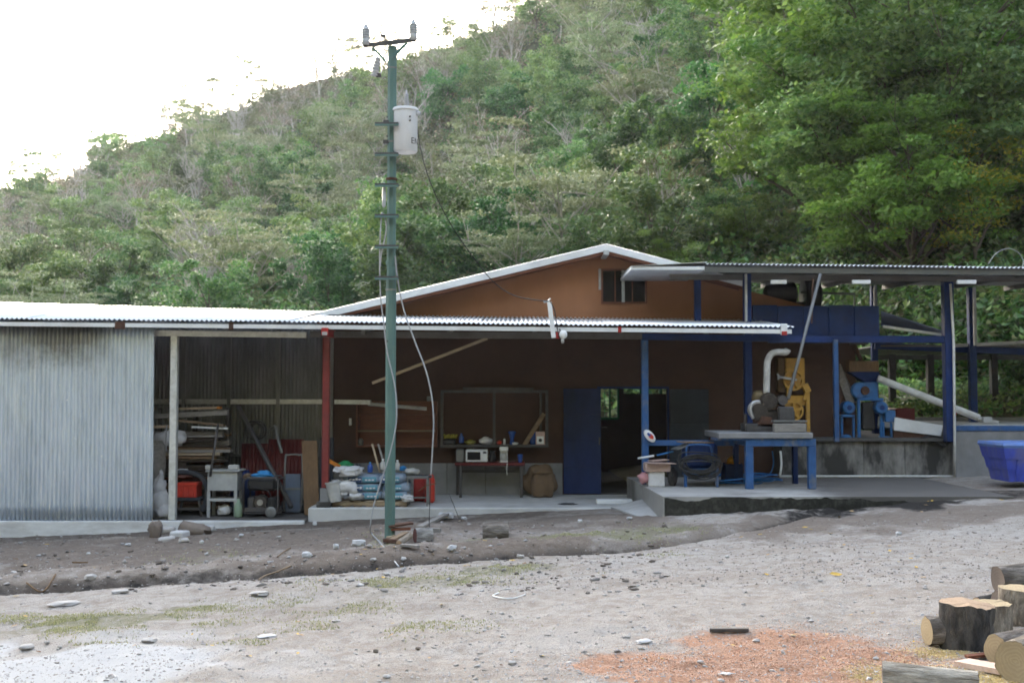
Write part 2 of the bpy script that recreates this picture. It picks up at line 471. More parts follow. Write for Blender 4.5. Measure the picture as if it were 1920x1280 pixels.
def vnoise(x, y, seed=0):
    """cheap smooth 2-D value noise, vectorised, about -1..1"""
    def h(i, j):
        s_ = np.sin(i*127.1 + j*311.7 + seed*74.7)*43758.5453
        return s_ - np.floor(s_)
    i, j = np.floor(x), np.floor(y); u, v = x-i, y-j
    u, v = u*u*(3-2*u), v*v*(3-2*v)
    a, b, c, d = h(i, j), h(i+1, j), h(i, j+1), h(i+1, j+1)
    return ((a*(1-u)+b*u)*(1-v)+(c*(1-u)+d*u)*v)*2-1

def fbm(x, y, s=1.0, o=4, seed=0):
    r, a = 0, 1.0
    for k in range(o):
        r = r + a*vnoise(x*s, y*s, seed+k*5); s *= 2.07; a *= .5
    return r

def polydist(x, y, pts):
    """distance to a polyline and the signed side (positive = farther in Y)"""
    best = np.full(x.shape, 1e9); side = np.zeros(x.shape)
    for (x0, y0), (x1, y1) in zip(pts[:-1], pts[1:]):
        dx, dy = x1-x0, y1-y0; L = dx*dx+dy*dy
        t = np.clip(((x-x0)*dx+(y-y0)*dy)/L, 0, 1)
        ex, ey = x-(x0+t*dx), y-(y0+t*dy)
        d = np.hypot(ex, ey); m = d < best
        best = np.where(m, d, best); side = np.where(m, np.sign(ey), side)
    return best, side

def gline(pix):
    return [(G(a, b).x, G(a, b).y) for a, b in pix]

DITCH = gline([(-500, 1150), (0, 1112), (200, 1100), (420, 1085), (600, 1072), (720, 1062), (860, 1050), (1000, 1036), (1150, 1025),
               (1280, 1010), (1400, 988), (1500, 966), (1600, 950), (1700, 940), (1800, 932)])
WATER = gline([(560, 1075), (640, 1070), (740, 1061), (860, 1050), (960, 1041), (1040, 1036)])
def ellipse_mask(x, y, specs, seed):
    """union of soft noisy ellipses given in frame pixels on the ground: (px, py, half width px, half height px, weight)"""
    out = np.zeros(x.shape)
    for k, (px, py, hw, hh, wgt) in enumerate(specs):
        c = G(px, py); rx = hw*c.y/FPX; ry = abs(G(px, py-hh).y-G(px, py+hh).y)/2
        d = np.hypot((x-c.x)/rx, (y-c.y)/ry) + .45*fbm(x, y, 1.3, 4, seed+k)
        out = np.maximum(out, wgt*(1-sstep(.45, 1.15, d)))
    return out

CHALK = [(120, 1245, 420, 60, 1.0), (260, 1190, 300, 18, .6), (1100, 1190, 120, 26, .35), (560, 1275, 260, 18, .3)]
SAW = [(1500, 1212, 250, 44, .85), (1330, 1262, 240, 36, .95), (1200, 1250, 130, 26, .8), (1480, 1262, 330, 36, .95), (1640, 1235, 160, 32, .9), (1120, 1240, 60, 9, .6)]
YEL = [(1760, 1225, 80, 14, .8), (1700, 1262, 120, 22, .8), (1860, 1275, 90, 22, .9), (1770, 1180, 60, 14, .5)]
WET = [(1660, 947, 230, 17, 1.0), (1540, 958, 120, 14, .8), (1380, 958, 130, 8, .55), (1800, 930, 150, 12, .7)]
SOILP = [(1450, 985, 330, 26, .8), (1750, 965, 260, 26, .75), (1650, 1010, 160, 14, .35), (1890, 930, 120, 22, .7)]
GRASSY = [(180, 1160, 260, 13, .9), (60, 1178, 140, 14, .7), (350, 1137, 120, 8, .8), (620, 1130, 130, 16, .5), (800, 1090, 150, 14, .7), (930, 1068, 110, 9, .8),
          (1080, 1010, 170, 9, .9), (1230, 992, 90, 8, .8), (890, 1018, 60, 7, .8), (400, 1045, 80, 12, .5), (700, 1100, 120, 14, .5), (720, 1022, 60, 16, .35), (330, 1062, 60, 8, .4),
          (700, 1170, 200, 16, .35), (560, 1200, 160, 10, .3), (1250, 1040, 60, 6, .25), (170, 1206, 60, 8, .3)]

def ground_z(x, y):
    base = .02 + .045*np.clip(x, -14, 14)
    d, side = polydist(x, y, DITCH)
    bank = .10*np.exp(-((d-.75)/.55)**2)*(side > 0)*sstep(19.0, 16.8, y)*(1-sstep(.5, 3, x))
    z = base + bank - (.15-.06*sstep(2.5, -2, x))*np.exp(-(d/.18)**2) - .11*sstep(17.6, 19.3, y)*(1-sstep(2.2, 3.6, x)) - .05*sstep(16.9, 17.9, y)*sstep(1.5, 2.5, x)*(1-sstep(3.5, 6.5, x))
    pr = np.hypot(x-(-1.65), y-17.0); z = z + .12*np.exp(-(pr/.8)**2)
    near = sstep(40, 20, y)*(1-.75*sstep(17.5, 19.0, y))
    z = z + near*(.035*fbm(x, y, .55, 3, 3) + .018*fbm(x, y, 2.3, 3, 9) + (.012+.014*(side > 0))*fbm(x, y, 7.0, 2, 21))
    # rises behind the yard towards the hill foot, higher on the right
    z = z + sstep(31.5, 42, y)*1.2*(1-sstep(7.2, 9.5, x)) + sstep(23.5, 31, y)*1.6*sstep(7.2, 9.5, x)
    return z

def axis(parts):
    out = []
    for a, b, s in parts: out.extend(np.arange(a, b-1e-6, s))
    out.append(parts[-1][1]); return np.array(out)

gx = axis([(-160, -30, 10), (-30, -9.6, .6), (-9.6, 10.2, .08), (10.2, 30, .6), (30, 160, 10)])
gy = axis([(-60, -8, 4), (-8, 6, .5), (6, 12, .07), (12, 20.5, .08), (20.5, 60, 1.0)])
GXX, GYY = np.meshgrid(gx, gy)
gz = ground_z(GXX, GYY)
nx_, ny_ = len(gx), len(gy)
idx = np.arange(nx_*ny_).reshape(ny_, nx_)
gf = np.stack([idx[:-1, :-1], idx[:-1, 1:], idx[1:, 1:], idx[1:, :-1]], -1).reshape(-1, 4)

def ground_mat():
    m, n, l, b = _mat("yard_ground")
    at = lambda nm: (lambda a: (setattr(a, "attribute_name", nm), a.outputs["Fac"])[1])(n.new("ShaderNodeAttribute"))
    f1 = noise_tex(n, l, .8, 7, .68, stretch=(.5, 1.3, 1)); f2 = noise_tex(n, l, 7, 6, .65); f3 = noise_tex(n, l, 38, 4, .7); f4 = noise_tex(n, l, 130, 3, .7)
    c = ramp(n, l, f1, [(.33, (.41, .36, .315)), (.5, (.50, .46, .425)), (.66, (.54, .515, .49))])
    c = mix_rgb(n, l, ramp(n, l, f2, [(.42, 0.0), (.66, .75)]), c, (.30, .25, .205))
    c = mix_rgb(n, l, ramp(n, l, f3, [(.55, 0.0), (.72, .5)]), c, (.55, .53, .52))
    c = mix_rgb(n, l, ramp(n, l, f4, [(.38, .75), (.5, 0.0)]), c, (.20, .175, .155))
    def masked(fac_attr, nz, lo, hi):
        a = n.new("ShaderNodeMath"); a.operation = 'ADD'; l.new(at(fac_attr), a.inputs[0])
        s = n.new("ShaderNodeMath"); s.operation = 'MULTIPLY_ADD'; l.new(nz, s.inputs[0]); s.inputs[1].default_value = 1.1; s.inputs[2].default_value = -.55
        l.new(s.outputs[0], a.inputs[1])
        return ramp(n, l, a.outputs[0], [(lo, 0.0), (hi, 1.0)])
    soil = ramp(n, l, f2, [(.3, (.125, .095, .075)), (.5, (.20, .16, .13)), (.7, (.29, .245, .21))])
    soil = mix_rgb(n, l, ramp(n, l, f3, [(.55, 0.0), (.75, .6)]), soil, (.30, .28, .27))
    c = mix_rgb(n, l, masked("soil", f2, .25, .85), c, soil)
    c = mix_rgb(n, l, masked("chalk", f2, .3, .9), c, (.56, .565, .575))
    sw = ramp(n, l, f3, [(.3, (.42, .215, .135)), (.7, (.57, .35, .24))])
    c = mix_rgb(n, l, masked("saw", f2, .35, .75), c, sw)
    ye = ramp(n, l, f3, [(.3, (.42, .30, .11)), (.7, (.60, .47, .22))])
    c = mix_rgb(n, l, masked("yel", f2, .4, .8), c, ye)
    c = mix_rgb(n, l, masked("grassy", f2, .45, 1.0), c, (.22, .215, .13))
    c = mix_rgb(n, l, masked("wet", f2, .3, .8), c, (.030, .026, .024))
    l.new(c, b.inputs["Base Color"])
    b.inputs["Roughness"].default_value = .92; b.inputs["Specular IOR Level"].default_value = .25
    bp = n.new("ShaderNodeBump"); bp.inputs["Strength"].default_value = .9; bp.inputs["Distance"].default_value = .03
    ad = n.new("ShaderNodeMath"); ad.operation = 'ADD'; l.new(f3, ad.inputs[0]); l.new(f4, ad.inputs[1])
    l.new(ad.outputs[0], bp.inputs["Height"]); l.new(bp.outputs[0], b.inputs["Normal"])
    return m

gme = mesh_np("ground", np.stack([GXX.ravel(), GYY.ravel(), gz.ravel()], -1), gf, ground_mat(), smooth=True)
fx, fy = GXX.ravel(), GYY.ravel()
dd, ss = polydist(fx, fy, DITCH)
soil_a = np.clip(sstep(-.25, .15, dd*ss)*.85*sstep(2.9, 1.9, fx-(fy-17)*.2) + .95*np.exp(-(dd/.26)**2) + sstep(-2.5, -1, -np.abs(dd*ss))*0, 0, 1)
soil_a *= (1 - .35*sstep(.1, .5, fbm(fx, fy, .8, 3, 40)))
soil_a = np.maximum(soil_a, .8*sstep(18.8, 19.4, fy)*sstep(0, -3, fx))
soil_a = np.maximum(soil_a, ellipse_mask(fx, fy, SOILP, 88))
wet_d, _ = polydist(fx, fy, WATER)
wet_a = np.maximum(ellipse_mask(fx, fy, WET, 60), .9*np.exp(-(wet_d/.10)**2))
dk, _ = polydist(fx, fy, DITCH)
wet_a = np.maximum(wet_a, (.9-.2*sstep(2.5, -2, fx))*np.exp(-(dk/(.14+.24*sstep(2.5, -2, fx)))**2))
wet_a = np.maximum(wet_a, .42*sstep(18.7, 19.5, fy)*sstep(3, 0, fx)*(fy < 22))
for nm, arr in (("soil", soil_a), ("chalk", ellipse_mask(fx, fy, CHALK, 31)), ("saw", ellipse_mask(fx, fy, SAW, 45)),
                ("yel", ellipse_mask(fx, fy, YEL, 52)), ("wet", wet_a), ("grassy", np.maximum(ellipse_mask(fx, fy, GRASSY, 70), 1.3*sstep(23.5, 26, fy)))):
    gme.attributes.new(nm, 'FLOAT', 'POINT').data.foreach_set("value", arr.astype(np.float32))
ground = bpy.data.objects.new("ground", gme); COL.objects.link(ground); ground['kind'] = 'structure'
def gh(x, y):
    return float(ground_z(np.array([x]), np.array([y]))[0])
def GG(px, py):
    """a point on the real ground surface near that pixel"""
    g = G(px, py)
    for _ in range(3):
        z = gh(g.x, g.y); t = (z-CAMZ)/(P(px, py, 1).z-CAMZ)
        g = Vector((P(px, py, 1).x*t, t, z))
    return Vector((g.x, g.y, gh(g.x, g.y)))

# ------------------------------------------------------------------ the hill
RIDGE = np.array([  # frame px of the bearing, ridge height as a frame row, ridge depth, foot depth
    (-3500, 620, 260, 70), (-1200, 500, 250, 62), (0, 368, 235, 55), (330, 246, 228, 50), (700, 132, 215, 46), (950, 36, 200, 42),
    (1300, -170, 170, 38), (1640, -420, 140, 33), (1920, -560, 125, 30.5), (2600, -640, 120, 29), (4500, -400, 120, 29)], float)
hpx = np.concatenate([np.arange(-3500, -100, 100), np.arange(-100, 2020, 14), np.arange(2020, 4500, 100)]).astype(float)
ht = np.concatenate([np.linspace(0, 1, 90), np.linspace(1.03, 1.6, 12)])
def hill_at(px, t):
    """a point of the hillside: bearing px, t = 0 at its foot .. 1 at the ridge"""
    px = np.asarray(px, float); t = np.asarray(t, float)
    row = np.interp(px, RIDGE[:, 0], RIDGE[:, 1]); d1 = np.interp(px, RIDGE[:, 0], RIDGE[:, 2]); d0 = np.interp(px, RIDGE[:, 0], RIDGE[:, 3])
    a = (px-960)/FPX
    tc = np.clip(t, 0, 1)
    d = d0 + (d1-d0)*tc**1.35
    z0 = 1.0 + sstep(900, 1650, px)*.9
    e0 = (z0-CAMZ)/d0; e1 = (740-row)/FPX
    z = CAMZ + d*(e0 + (e1-e0)*tc**.82)
    over = np.clip(t-1, 0, 9)
    d = d + over*160; z = z - over*70
    x = a*d
    z = z + (sstep(0, .15, t))*(1.8*fbm(x, d, .035, 3, 5) + .7*fbm(x, d, .13, 3, 8))
    return x, d, z
HP, HT = np.meshgrid(hpx, ht)
hx, hy, hz = hill_at(HP, HT)
hz[0, :] -= 1.5
idx = np.arange(hx.size).reshape(hx.shape)
hf = np.stack([idx[:-1, :-1], idx[:-1, 1:], idx[1:, 1:], idx[1:, :-1]], -1).reshape(-1, 4)
M['hill'] = mat("hill_soil_and_scrub", (.055, .062, .028), .95, 0, (.095, .075, .045), .7, .12, None, .5, 2.0, .3)
hme = mesh_np("hill", np.stack([hx.ravel(), hy.ravel(), hz.ravel()], -1), hf, M['hill'], smooth=True)
hill = bpy.data.objects.new("hill", hme); COL.objects.link(hill); hill['kind'] = 'structure'

# added unseen hill, blocks veranda sky light from left, back and right of camera
va = np.radians(np.linspace(66, 294, 150)); vr = np.linspace(0, 1, 34)
VA, VR = np.meshgrid(va, vr)
dist = 26 + 12*np.abs(np.sin(VA)) + VR*130
vx = np.sin(VA)*dist; vy = 6 + np.cos(VA)*dist
rise = 88 - 30*sstep(np.radians(265), np.radians(292), VA)
vz = .045*np.clip(vx, -14, 14) - .5 + VR**.8*rise + sstep(0, .1, VR)*3*fbm(vx, vy, .05, 3, 17)
idx = np.arange(VA.size).reshape(VA.shape)
vf = np.stack([idx[:-1, :-1], idx[1:, :-1], idx[1:, 1:], idx[:-1, 1:]], -1).reshape(-1, 4)[:, ::-1]
vme = mesh_np("sky_block_hill", np.stack([vx.ravel(), vy.ravel(), vz.ravel()], -1), vf, M['hill'], smooth=True)
vh = bpy.data.objects.new("sky_block_hill", vme); COL.objects.link(vh); vh['kind'] = 'structure'
# ------------------------------------------------------------------ corrugated sheet
PITCH_C = .076
def corr(mb, O, u, v, nrm, width, amp=.009, seg=6, rows=2, wav=0.0, seed=0, solid=True, pit=PITCH_C, cusp=False):
    """one corrugated sheet: ridges run along v, side by side along u; two skins 5 mm apart joined at the ends"""
    O, u, v, nrm = Vector(O), Vector(u).normalized(), Vector(v), Vector(nrm).normalized()
    k = max(2, int(round(width/pit*seg)))
    base = len(mb.v); skins = 2 if solid else 1
    for sk in range(skins):
        for r in range(rows):
            t = r/(rows-1)
            for i in range(k+1):
                s_ = i/k*width
                h = (amp*(2*abs(math.sin(math.pi*s_/pit))**.85-1) if cusp else amp*math.sin(2*math.pi*s_/pit)) - sk*.005
                if wav: h += wav*mnoise.noise(Vector((s_*1.3, t*3+seed, seed*2.2)))
                mb.v.append(tuple(O + u*s_ + v*t + nrm*h))
    n = k+1
    for sk in range(skins):
        o = base+sk*rows*n
        for r in range(rows-1):
            for i in range(k):
                a = o+r*n+i
                q = (a, a+1, a+1+n, a+n)
                mb.f.append(q if sk == 0 else q[::-1])
    if solid:
        for r in (0, rows-1):
            for i in range(k):
                a = base+r*n+i; b = a+rows*n
                mb.f.append((a, b, b+1, a+1) if r == 0 else (a, a+1, b+1, b))
    return mb

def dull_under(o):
    """a darker material for the underside of a roof sheet"""
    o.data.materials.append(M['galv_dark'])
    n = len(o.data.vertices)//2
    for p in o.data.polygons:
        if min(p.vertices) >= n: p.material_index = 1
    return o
def interp(x, pts):
    return float(np.interp(x, [p[0] for p in pts], [p[1] for p in pts]))
EAVE = [(-13, 3.36), (-9, 3.325), (4.9, 3.175)]
BACK = [(-13, 3.93), (-10.4, 3.86), (-4.5, 3.69), (-3.7, 3.62), (4.9, 3.52)]
EY, BY = 19.7, 23.05

def roof_sheets(parent, x0, x1, name="roof_sheet", y1=BY):
    w = .76; i = 0; x = x0
    while x < x1-.05:
        ww = min(w, x1-x)
        za, zb = interp(x, EAVE), interp(x, BACK); za2 = interp(x+ww, EAVE)
        mb = MB()
        lift = .004*(i % 2) + random.uniform(0, .004)
        u = Vector((ww, 0, za2-za))
        jut = random.uniform(-.012, .012)
        corr(mb, (x, EY+jut, za+lift), u, (0, y1-EY-jut, (zb-za)), (0, -.16, .99), ww+.03, amp=.014, seg=8, rows=3, wav=.006, seed=i, pit=.0844)
        dull_under(mb.build(name, M['galv_roof'], parent, smooth=True))
        x += ww; i += 1

# ------------------------------------------------------------------ slabs
mb = MB().cbox(-3.62, 20.3, -.75, 2.6, 23.0, 0.0, .02)
struct(mb, "veranda_slab", M['concrete'])
mb = MB().box(-13, 20.06, -.8, -3.63, 24, -.2)
struct(mb, "shed_floor", M['dark_floor'])
mb = MB().prism([(2.38, 18.0, -.5), (7.9, 18.0, -.5), (7.9, 22.28, -.5), (2.24, 22.28, -.5)], (0, 0, .9))
M['yard_slab'] = mat("yard_slab_concrete", (.36, .35, .335), .8, 0, (.11, .105, .10), .85, .55, None, .25, 40, .12, thr=(.46, .66))
def damp_end(m):
    """the end of the slab towards the bin is soaked and oily, with a ragged edge"""
    n, l, b = m.node_tree.nodes, m.node_tree.links, m.node_tree.nodes["Principled BSDF"]
    tc = n.new("ShaderNodeTexCoord"); sp = n.new("ShaderNodeSeparateXYZ"); l.new(tc.outputs["Object"], sp.inputs[0])
    q = n.new("ShaderNodeMath"); q.operation = 'MULTIPLY_ADD'; l.new(noise_tex(n, l, 1.4, 7, .65), q.inputs[0]); q.inputs[1].default_value = 2.6; l.new(sp.outputs["X"], q.inputs[2])
    r = n.new("ShaderNodeMapRange"); l.new(q.outputs[0], r.inputs[0]); r.inputs[1].default_value = .7; r.inputs[2].default_value = 1.7; r.inputs[4].default_value = .9
    src = b.inputs["Base Color"].links[0].from_socket
    l.new(mix_rgb(n, l, r.outputs[0], src, (.10, .092, .085)), b.inputs["Base Color"])
damp_end(M['yard_slab'])
struct(mb, "yard_slab", M['yard_slab'])
# dark damp algae on the slab front, with a ragged upper edge
mb = MB(); N_ = 120
for i in range(N_+1):
    x = 2.40+i*(5.2/N_)
    top_ = min(.394, .375+.10*mnoise.noise(Vector((x*1.6, 0, 3)))+.03*mnoise.noise(Vector((x*9, 0, 5)))-.05*max(0, x-5))
    for z in (-.05, top_*.6, top_): mb.v.append((x, 17.997-.012*abs(mnoise.noise(Vector((x*12, z*12, 1))))-.003, z))
for i in range(N_):
    for j in range(2): mb.f.append((i*3+j, i*3+3+j, i*3+4+j, i*3+1+j))
o = mb.build("moss", mat("black_moss", (.030, .030, .024), .95, 0, (.10, .095, .085), .7, 7, None, .6, 60, .4, thr=(.5, .7)), smooth=True); o['kind'] = 'stuff'
mb = MB().prism([(1.72, 20.28, -.3), (2.36, 17.95, -.3), (2.36, 20.28, -.3)], (0, 0, .30))
mb2 = MB().add([(1.75, 20.29, -.4), (2.37, 17.7, -.3), (2.37, 20.29, -.4), (1.75, 20.29, .02), (2.37, 17.75, -.02), (2.37, 20.29, .17)],
               [(0, 1, 4, 3), (1, 2, 5, 4), (0, 3, 5, 2), (3, 4, 5), (0, 2, 1)])
struct(mb2, "ramp", M['concrete'])
tag(MB().cbox(1.55, 20.9, 0.002, 2.2, 21.15, .09).build("step_block", M['fascia']), "pale concrete step block lying between the veranda and the raised slab", "step")

# ------------------------------------------------------------------ corrugated storage shed (left)
shed = thing("storage_shed", "open fronted storage shed clad in grey corrugated iron sheets", "shed", (-8, 21.5, -.2))
xs = [-13.0, -11.8, -10.65, -8.55, -7.66, -6.30]
for i in range(len(xs)-1):
    x0, x1 = xs[i], xs[i+1]
    mb = MB()
    corr(mb, (x0-.02, 20.02-.005*(i % 2), -.2), (1, 0, 0), (-.02*(i == 4), 0, 3.45), (0, -1, 0), x1-x0+.04, .021, 10, 14, .016, i*3.3, cusp=True)
    o = mb.build("wall_sheet", M['galv_wall'], shed, smooth=True)
roof_sheets(shed, -13.0, -3.64)
o = MB()
o.add([(-13, EY+.03, 3.235), (-3.65, EY+.03, 3.145), (-3.65, EY+.06, 3.145), (-13, EY+.06, 3.235), (-13, EY+.03, 3.305), (-3.65, EY+.03, 3.215), (-3.65, EY+.06, 3.215), (-13, EY+.06, 3.305)],
      [(0,3,2,1),(4,5,6,7),(0,1,5,4),(1,2,6,5),(2,3,7,6),(3,0,4,7)])
fa = o.build("fascia", M['fascia'], shed)
MB().cbox(-6.9, EY+.022, 3.14, -6.72, EY+.03, 3.27, .003).build("rust_patch", M['rust'], fa)
MB().cbox(-4.92, EY+.022, 3.125, -4.84, EY+.03, 3.25, .003).build("rust_patch", M['rust'], fa)
MB().bar((-13, 20.15, 3.17), (-3.65, 20.15, 3.06), .06, .10).build("front_beam", M['galv_post'], shed)
p0, p1 = P(328, 632, 20.2), P(328, 972, 20.2)
MB().cbox(p0.x-.062, 20.14, -.2, p0.x+.062, 20.27, 3.07, .01).build("post", M['galv_post'], shed)
MB().cbox(-13, 19.985, -.62, -3.63, 20.12, -.197, .015).build("curb", M['white_curb'], shed)
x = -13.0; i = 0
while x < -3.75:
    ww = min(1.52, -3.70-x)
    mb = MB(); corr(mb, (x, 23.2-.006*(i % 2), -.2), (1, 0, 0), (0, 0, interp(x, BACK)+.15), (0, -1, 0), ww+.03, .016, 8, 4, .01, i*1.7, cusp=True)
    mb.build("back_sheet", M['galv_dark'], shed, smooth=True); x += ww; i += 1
MB().bar((-13, 23.12, 1.87), (-3.2, 23.12, 1.86), .07, .10).build("back_rail", M['galv_post'], shed)
MB().bar((-13, 23.13, .78), (-3.8, 23.13, .78), .06, .05).build("low_rail", M['galv_dark'], shed)
for px in (522, 430, 345):
    q = P(px, 700, 23.1); MB().box(q.x-.035, 23.06, -.2, q.x+.035, 23.13, 3.6).build("stud", M['galv_dark'], shed)
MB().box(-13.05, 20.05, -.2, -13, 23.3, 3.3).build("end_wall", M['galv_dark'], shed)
for xr in (-11, -9, -7, -5):
    MB().bar((xr, EY+.12, 3.19), (xr, 23.1, 3.68), .06, .10).build("rafter", M['galv_dark'], shed)
# red post at the corner of shed and veranda
rp = thing("corner_post", "red painted steel post with bare grey foot between shed and veranda", "post", (P(610, 930, 20.45).x, 20.45, 0))
q = W[rp.name]
MB().cbox(q.x-.062, 20.39, .34, q.x+.062, 20.51, 3.06, .01).build("shaft", M['red_post'], rp)
MB().cbox(q.x-.085, 20.37, .06, q.x+.075, 20.53, .34, .01).build("foot", M['plinth'], rp)
MB().cbox(q.x-.14, 20.33, 0.0, q.x+.12, 20.57, .10, .01).build("base_block", M['concrete_dark'], rp)
q2 = P(609, 622, 19.66)
eb = MB().cbox(q2.x-.06, 19.64, q2.z-.065, q2.x+.06, 20.5, q2.z+.07, .01).build("beam_end", M['red'], rp)
MB().cbox(q2.x-.045, 19.63, q2.z-.06, q2.x+.045, 19.642, q2.z+.0, .003).build("paint_patch", M['dirty_white'], eb)

# ------------------------------------------------------------------ brown main building
hb = thing("main_building", "brown gabled building with white roof edge and deep shaded veranda", "building", (2, 24, 0))
WX0, WX1, DX0, DX1, DH = -3.66, 6.95, 1.76, 3.13, 2.12
def gable_z(x):
    return 4.86-.236*(1.87-x) if x < 1.87 else 4.86-.258*(x-1.87)
WY = 23.0
def wallpoly(pts): return [(x, WY, z) for x, z in pts]
WZ = 3.46                          # the veranda wall ends under the lean-to roof, the gable wall stands on it
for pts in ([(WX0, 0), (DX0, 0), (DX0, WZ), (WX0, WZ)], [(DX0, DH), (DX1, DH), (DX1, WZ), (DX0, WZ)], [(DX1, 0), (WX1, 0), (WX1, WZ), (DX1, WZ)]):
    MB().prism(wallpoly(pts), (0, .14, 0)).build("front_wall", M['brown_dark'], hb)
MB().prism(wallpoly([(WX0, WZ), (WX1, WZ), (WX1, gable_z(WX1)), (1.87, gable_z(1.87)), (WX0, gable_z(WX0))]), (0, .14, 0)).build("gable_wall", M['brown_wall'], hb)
# cladding joints on the gable: thin cover strips
for zz in (3.95, 4.25, 4.55):
    xa = max(WX0, 1.87-(4.86-zz)/.236); xb = min(WX1, 1.87+(4.86-zz)/.258)
    MB().box(xa+.02, WY-.004, zz-.006, xb-.02, WY, zz+.006).build("joint_strip", M['brown_wall'], hb)
q = P(620, 868, 22.98); q1 = P(1055, 868, 22.98)
x = q.x; i = 0
while x < q1.x-.01:
    x2 = min(x+.78, q1.x)
    MB().cbox(x+.003, 22.972-.002*(i % 2), 0.002, x2-.003, WY, q.z, .005).build("plinth_panel", M['plinth'], hb); x = x2; i += 1
MB().box(P(621,0,22.9).x, 22.93, 0, P(629,0,22.9).x, 22.995, 3.5).build("corner_stud", M['galv_dark'], hb)
# interior shell
YB = 30.6
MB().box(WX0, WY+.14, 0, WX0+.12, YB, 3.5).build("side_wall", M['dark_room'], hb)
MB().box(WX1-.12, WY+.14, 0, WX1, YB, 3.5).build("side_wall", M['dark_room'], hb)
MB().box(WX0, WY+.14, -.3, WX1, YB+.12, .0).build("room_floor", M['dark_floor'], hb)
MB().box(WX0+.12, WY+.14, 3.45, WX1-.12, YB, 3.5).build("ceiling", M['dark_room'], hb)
w0, w1, s0, s1 = 2.28, 2.84, 3.0, 4.22
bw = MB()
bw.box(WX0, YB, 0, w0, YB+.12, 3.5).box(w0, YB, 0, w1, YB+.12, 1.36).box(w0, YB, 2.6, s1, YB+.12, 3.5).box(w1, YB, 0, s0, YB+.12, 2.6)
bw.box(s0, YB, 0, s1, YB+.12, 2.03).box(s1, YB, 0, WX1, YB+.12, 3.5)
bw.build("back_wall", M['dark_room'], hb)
wf = MB().box(w0, YB-.02, 1.33, w1, YB+.05, 1.40).box(w0-.03, YB-.02, 1.36, w0+.02, YB+.05, 2.6).box(w1-.24, YB-.05, 1.36, w1-.19, YB, 2.6).box(w1-.02, YB-.05, 1.36, w1+.03, YB, 2.6).build("window_frame", M['green_frame'], hb)
mb = MB()
for k in range(1, 4): mb.box(w0, YB+.02, 1.4+k*.22, w1, YB+.035, 1.41+k*.22)
mb.box(w0+.2, YB+.02, 1.4, w0+.215, YB+.035, 2.6).build("window_bar", M['green_frame'], wf)
for xx in (3.42, 3.95): MB().box(xx, YB-.01, 2.03, xx+.09, YB+.05, 2.6).build("vent_post", M['green_frame'], hb)
MB().box(2.05, YB-.9, .0, 2.5, YB-.3, 1.15).build("inner_bench", M['dark_room'], hb)
# doors
def door(x0, x1, z0, z1, y, m, panels):
    d = MB().box(x0+.02, y, z0+.02, x1-.02, y+.03, z1-.02).build("door", m, hb)
    h = (z1-z0)/panels
    for k in range(panels):
        MB().cbox(x0, y-.012, z0+k*h+.004, x1, y-.001, z0+(k+1)*h-.004, .006).build("panel", m, d)
    return d
dl = door(P(1055,0,22.9).x, P(1124,0,22.9).x, .02, 2.13, 22.93, M['blue_door'], 4)
dl['label'] = "blue sheet metal door leaf folded back against the wall"
MB().box(P(1120,0,22.9).x, 22.9, 1.0, P(1122.5,0,22.9).x, 22.92, 1.15).build("handle", M['dark_steel'], dl)
dr = door(P(1251,0,22.9).x, P(1323,0,22.9).x, .02, 2.12, 22.93, M['grey_door'], 3)
dr['label'] = "slate grey door leaf folded back behind the blue post"
MB().box(DX0-.04, WY-.02, 0, DX0, WY+.1, DH).box(DX1, WY-.02, 0, DX1+.04, WY+.1, DH).box(DX0-.04, WY-.02, DH, DX1+.04, WY+.1, DH+.05).build("door_frame", M['blue_door'], hb)
# gable window
a, b = P(1127, 504, 22.97), P(1213, 569, 22.97)
gw = MB()
t = .035
gw.box(a.x, 22.95, b.z, b.x, 22.995, b.z+t).box(a.x, 22.95, a.z-t, b.x, 22.995, a.z).box(a.x, 22.95, b.z+t, a.x+t, 22.995, a.z-t).box(b.x-t, 22.95, b.z+t, b.x, 22.995, a.z-t)
gwin = gw.build("window", M['wood_dark'], hb)
xm = P(1166, 0, 22.97).x
for x0, x1 in ((a.x+t, P(1151,0,22.97).x-.01), (P(1151,0,22.97).x+.01, xm-.03), (xm+.03, P(1183,0,22.97).x-.01), (P(1183,0,22.97).x+.01, b.x-t)):
    MB().box(x0, 22.985, b.z+t, x1, 22.992, a.z-t).build("pane", M['glass_dark'], gwin)
for xx in (P(1151,0,22.97).x, P(1183,0,22.97).x):
    MB().box(xx-.01, 22.965, b.z+t, xx+.01, 22.995, a.z-t).build("mullion", M['wood_dark'], gwin)
MB().box(xm-.028, 22.94, b.z+t-.01, xm+.028, 22.995, a.z-t).build("mullion", M['dirty_white'], gwin)
MB().box(a.x-.05, 22.95, P(0,543,22.97).z, a.x-.005, 22.995, a.z).build("side_strip", M['dirty_white'], gwin)
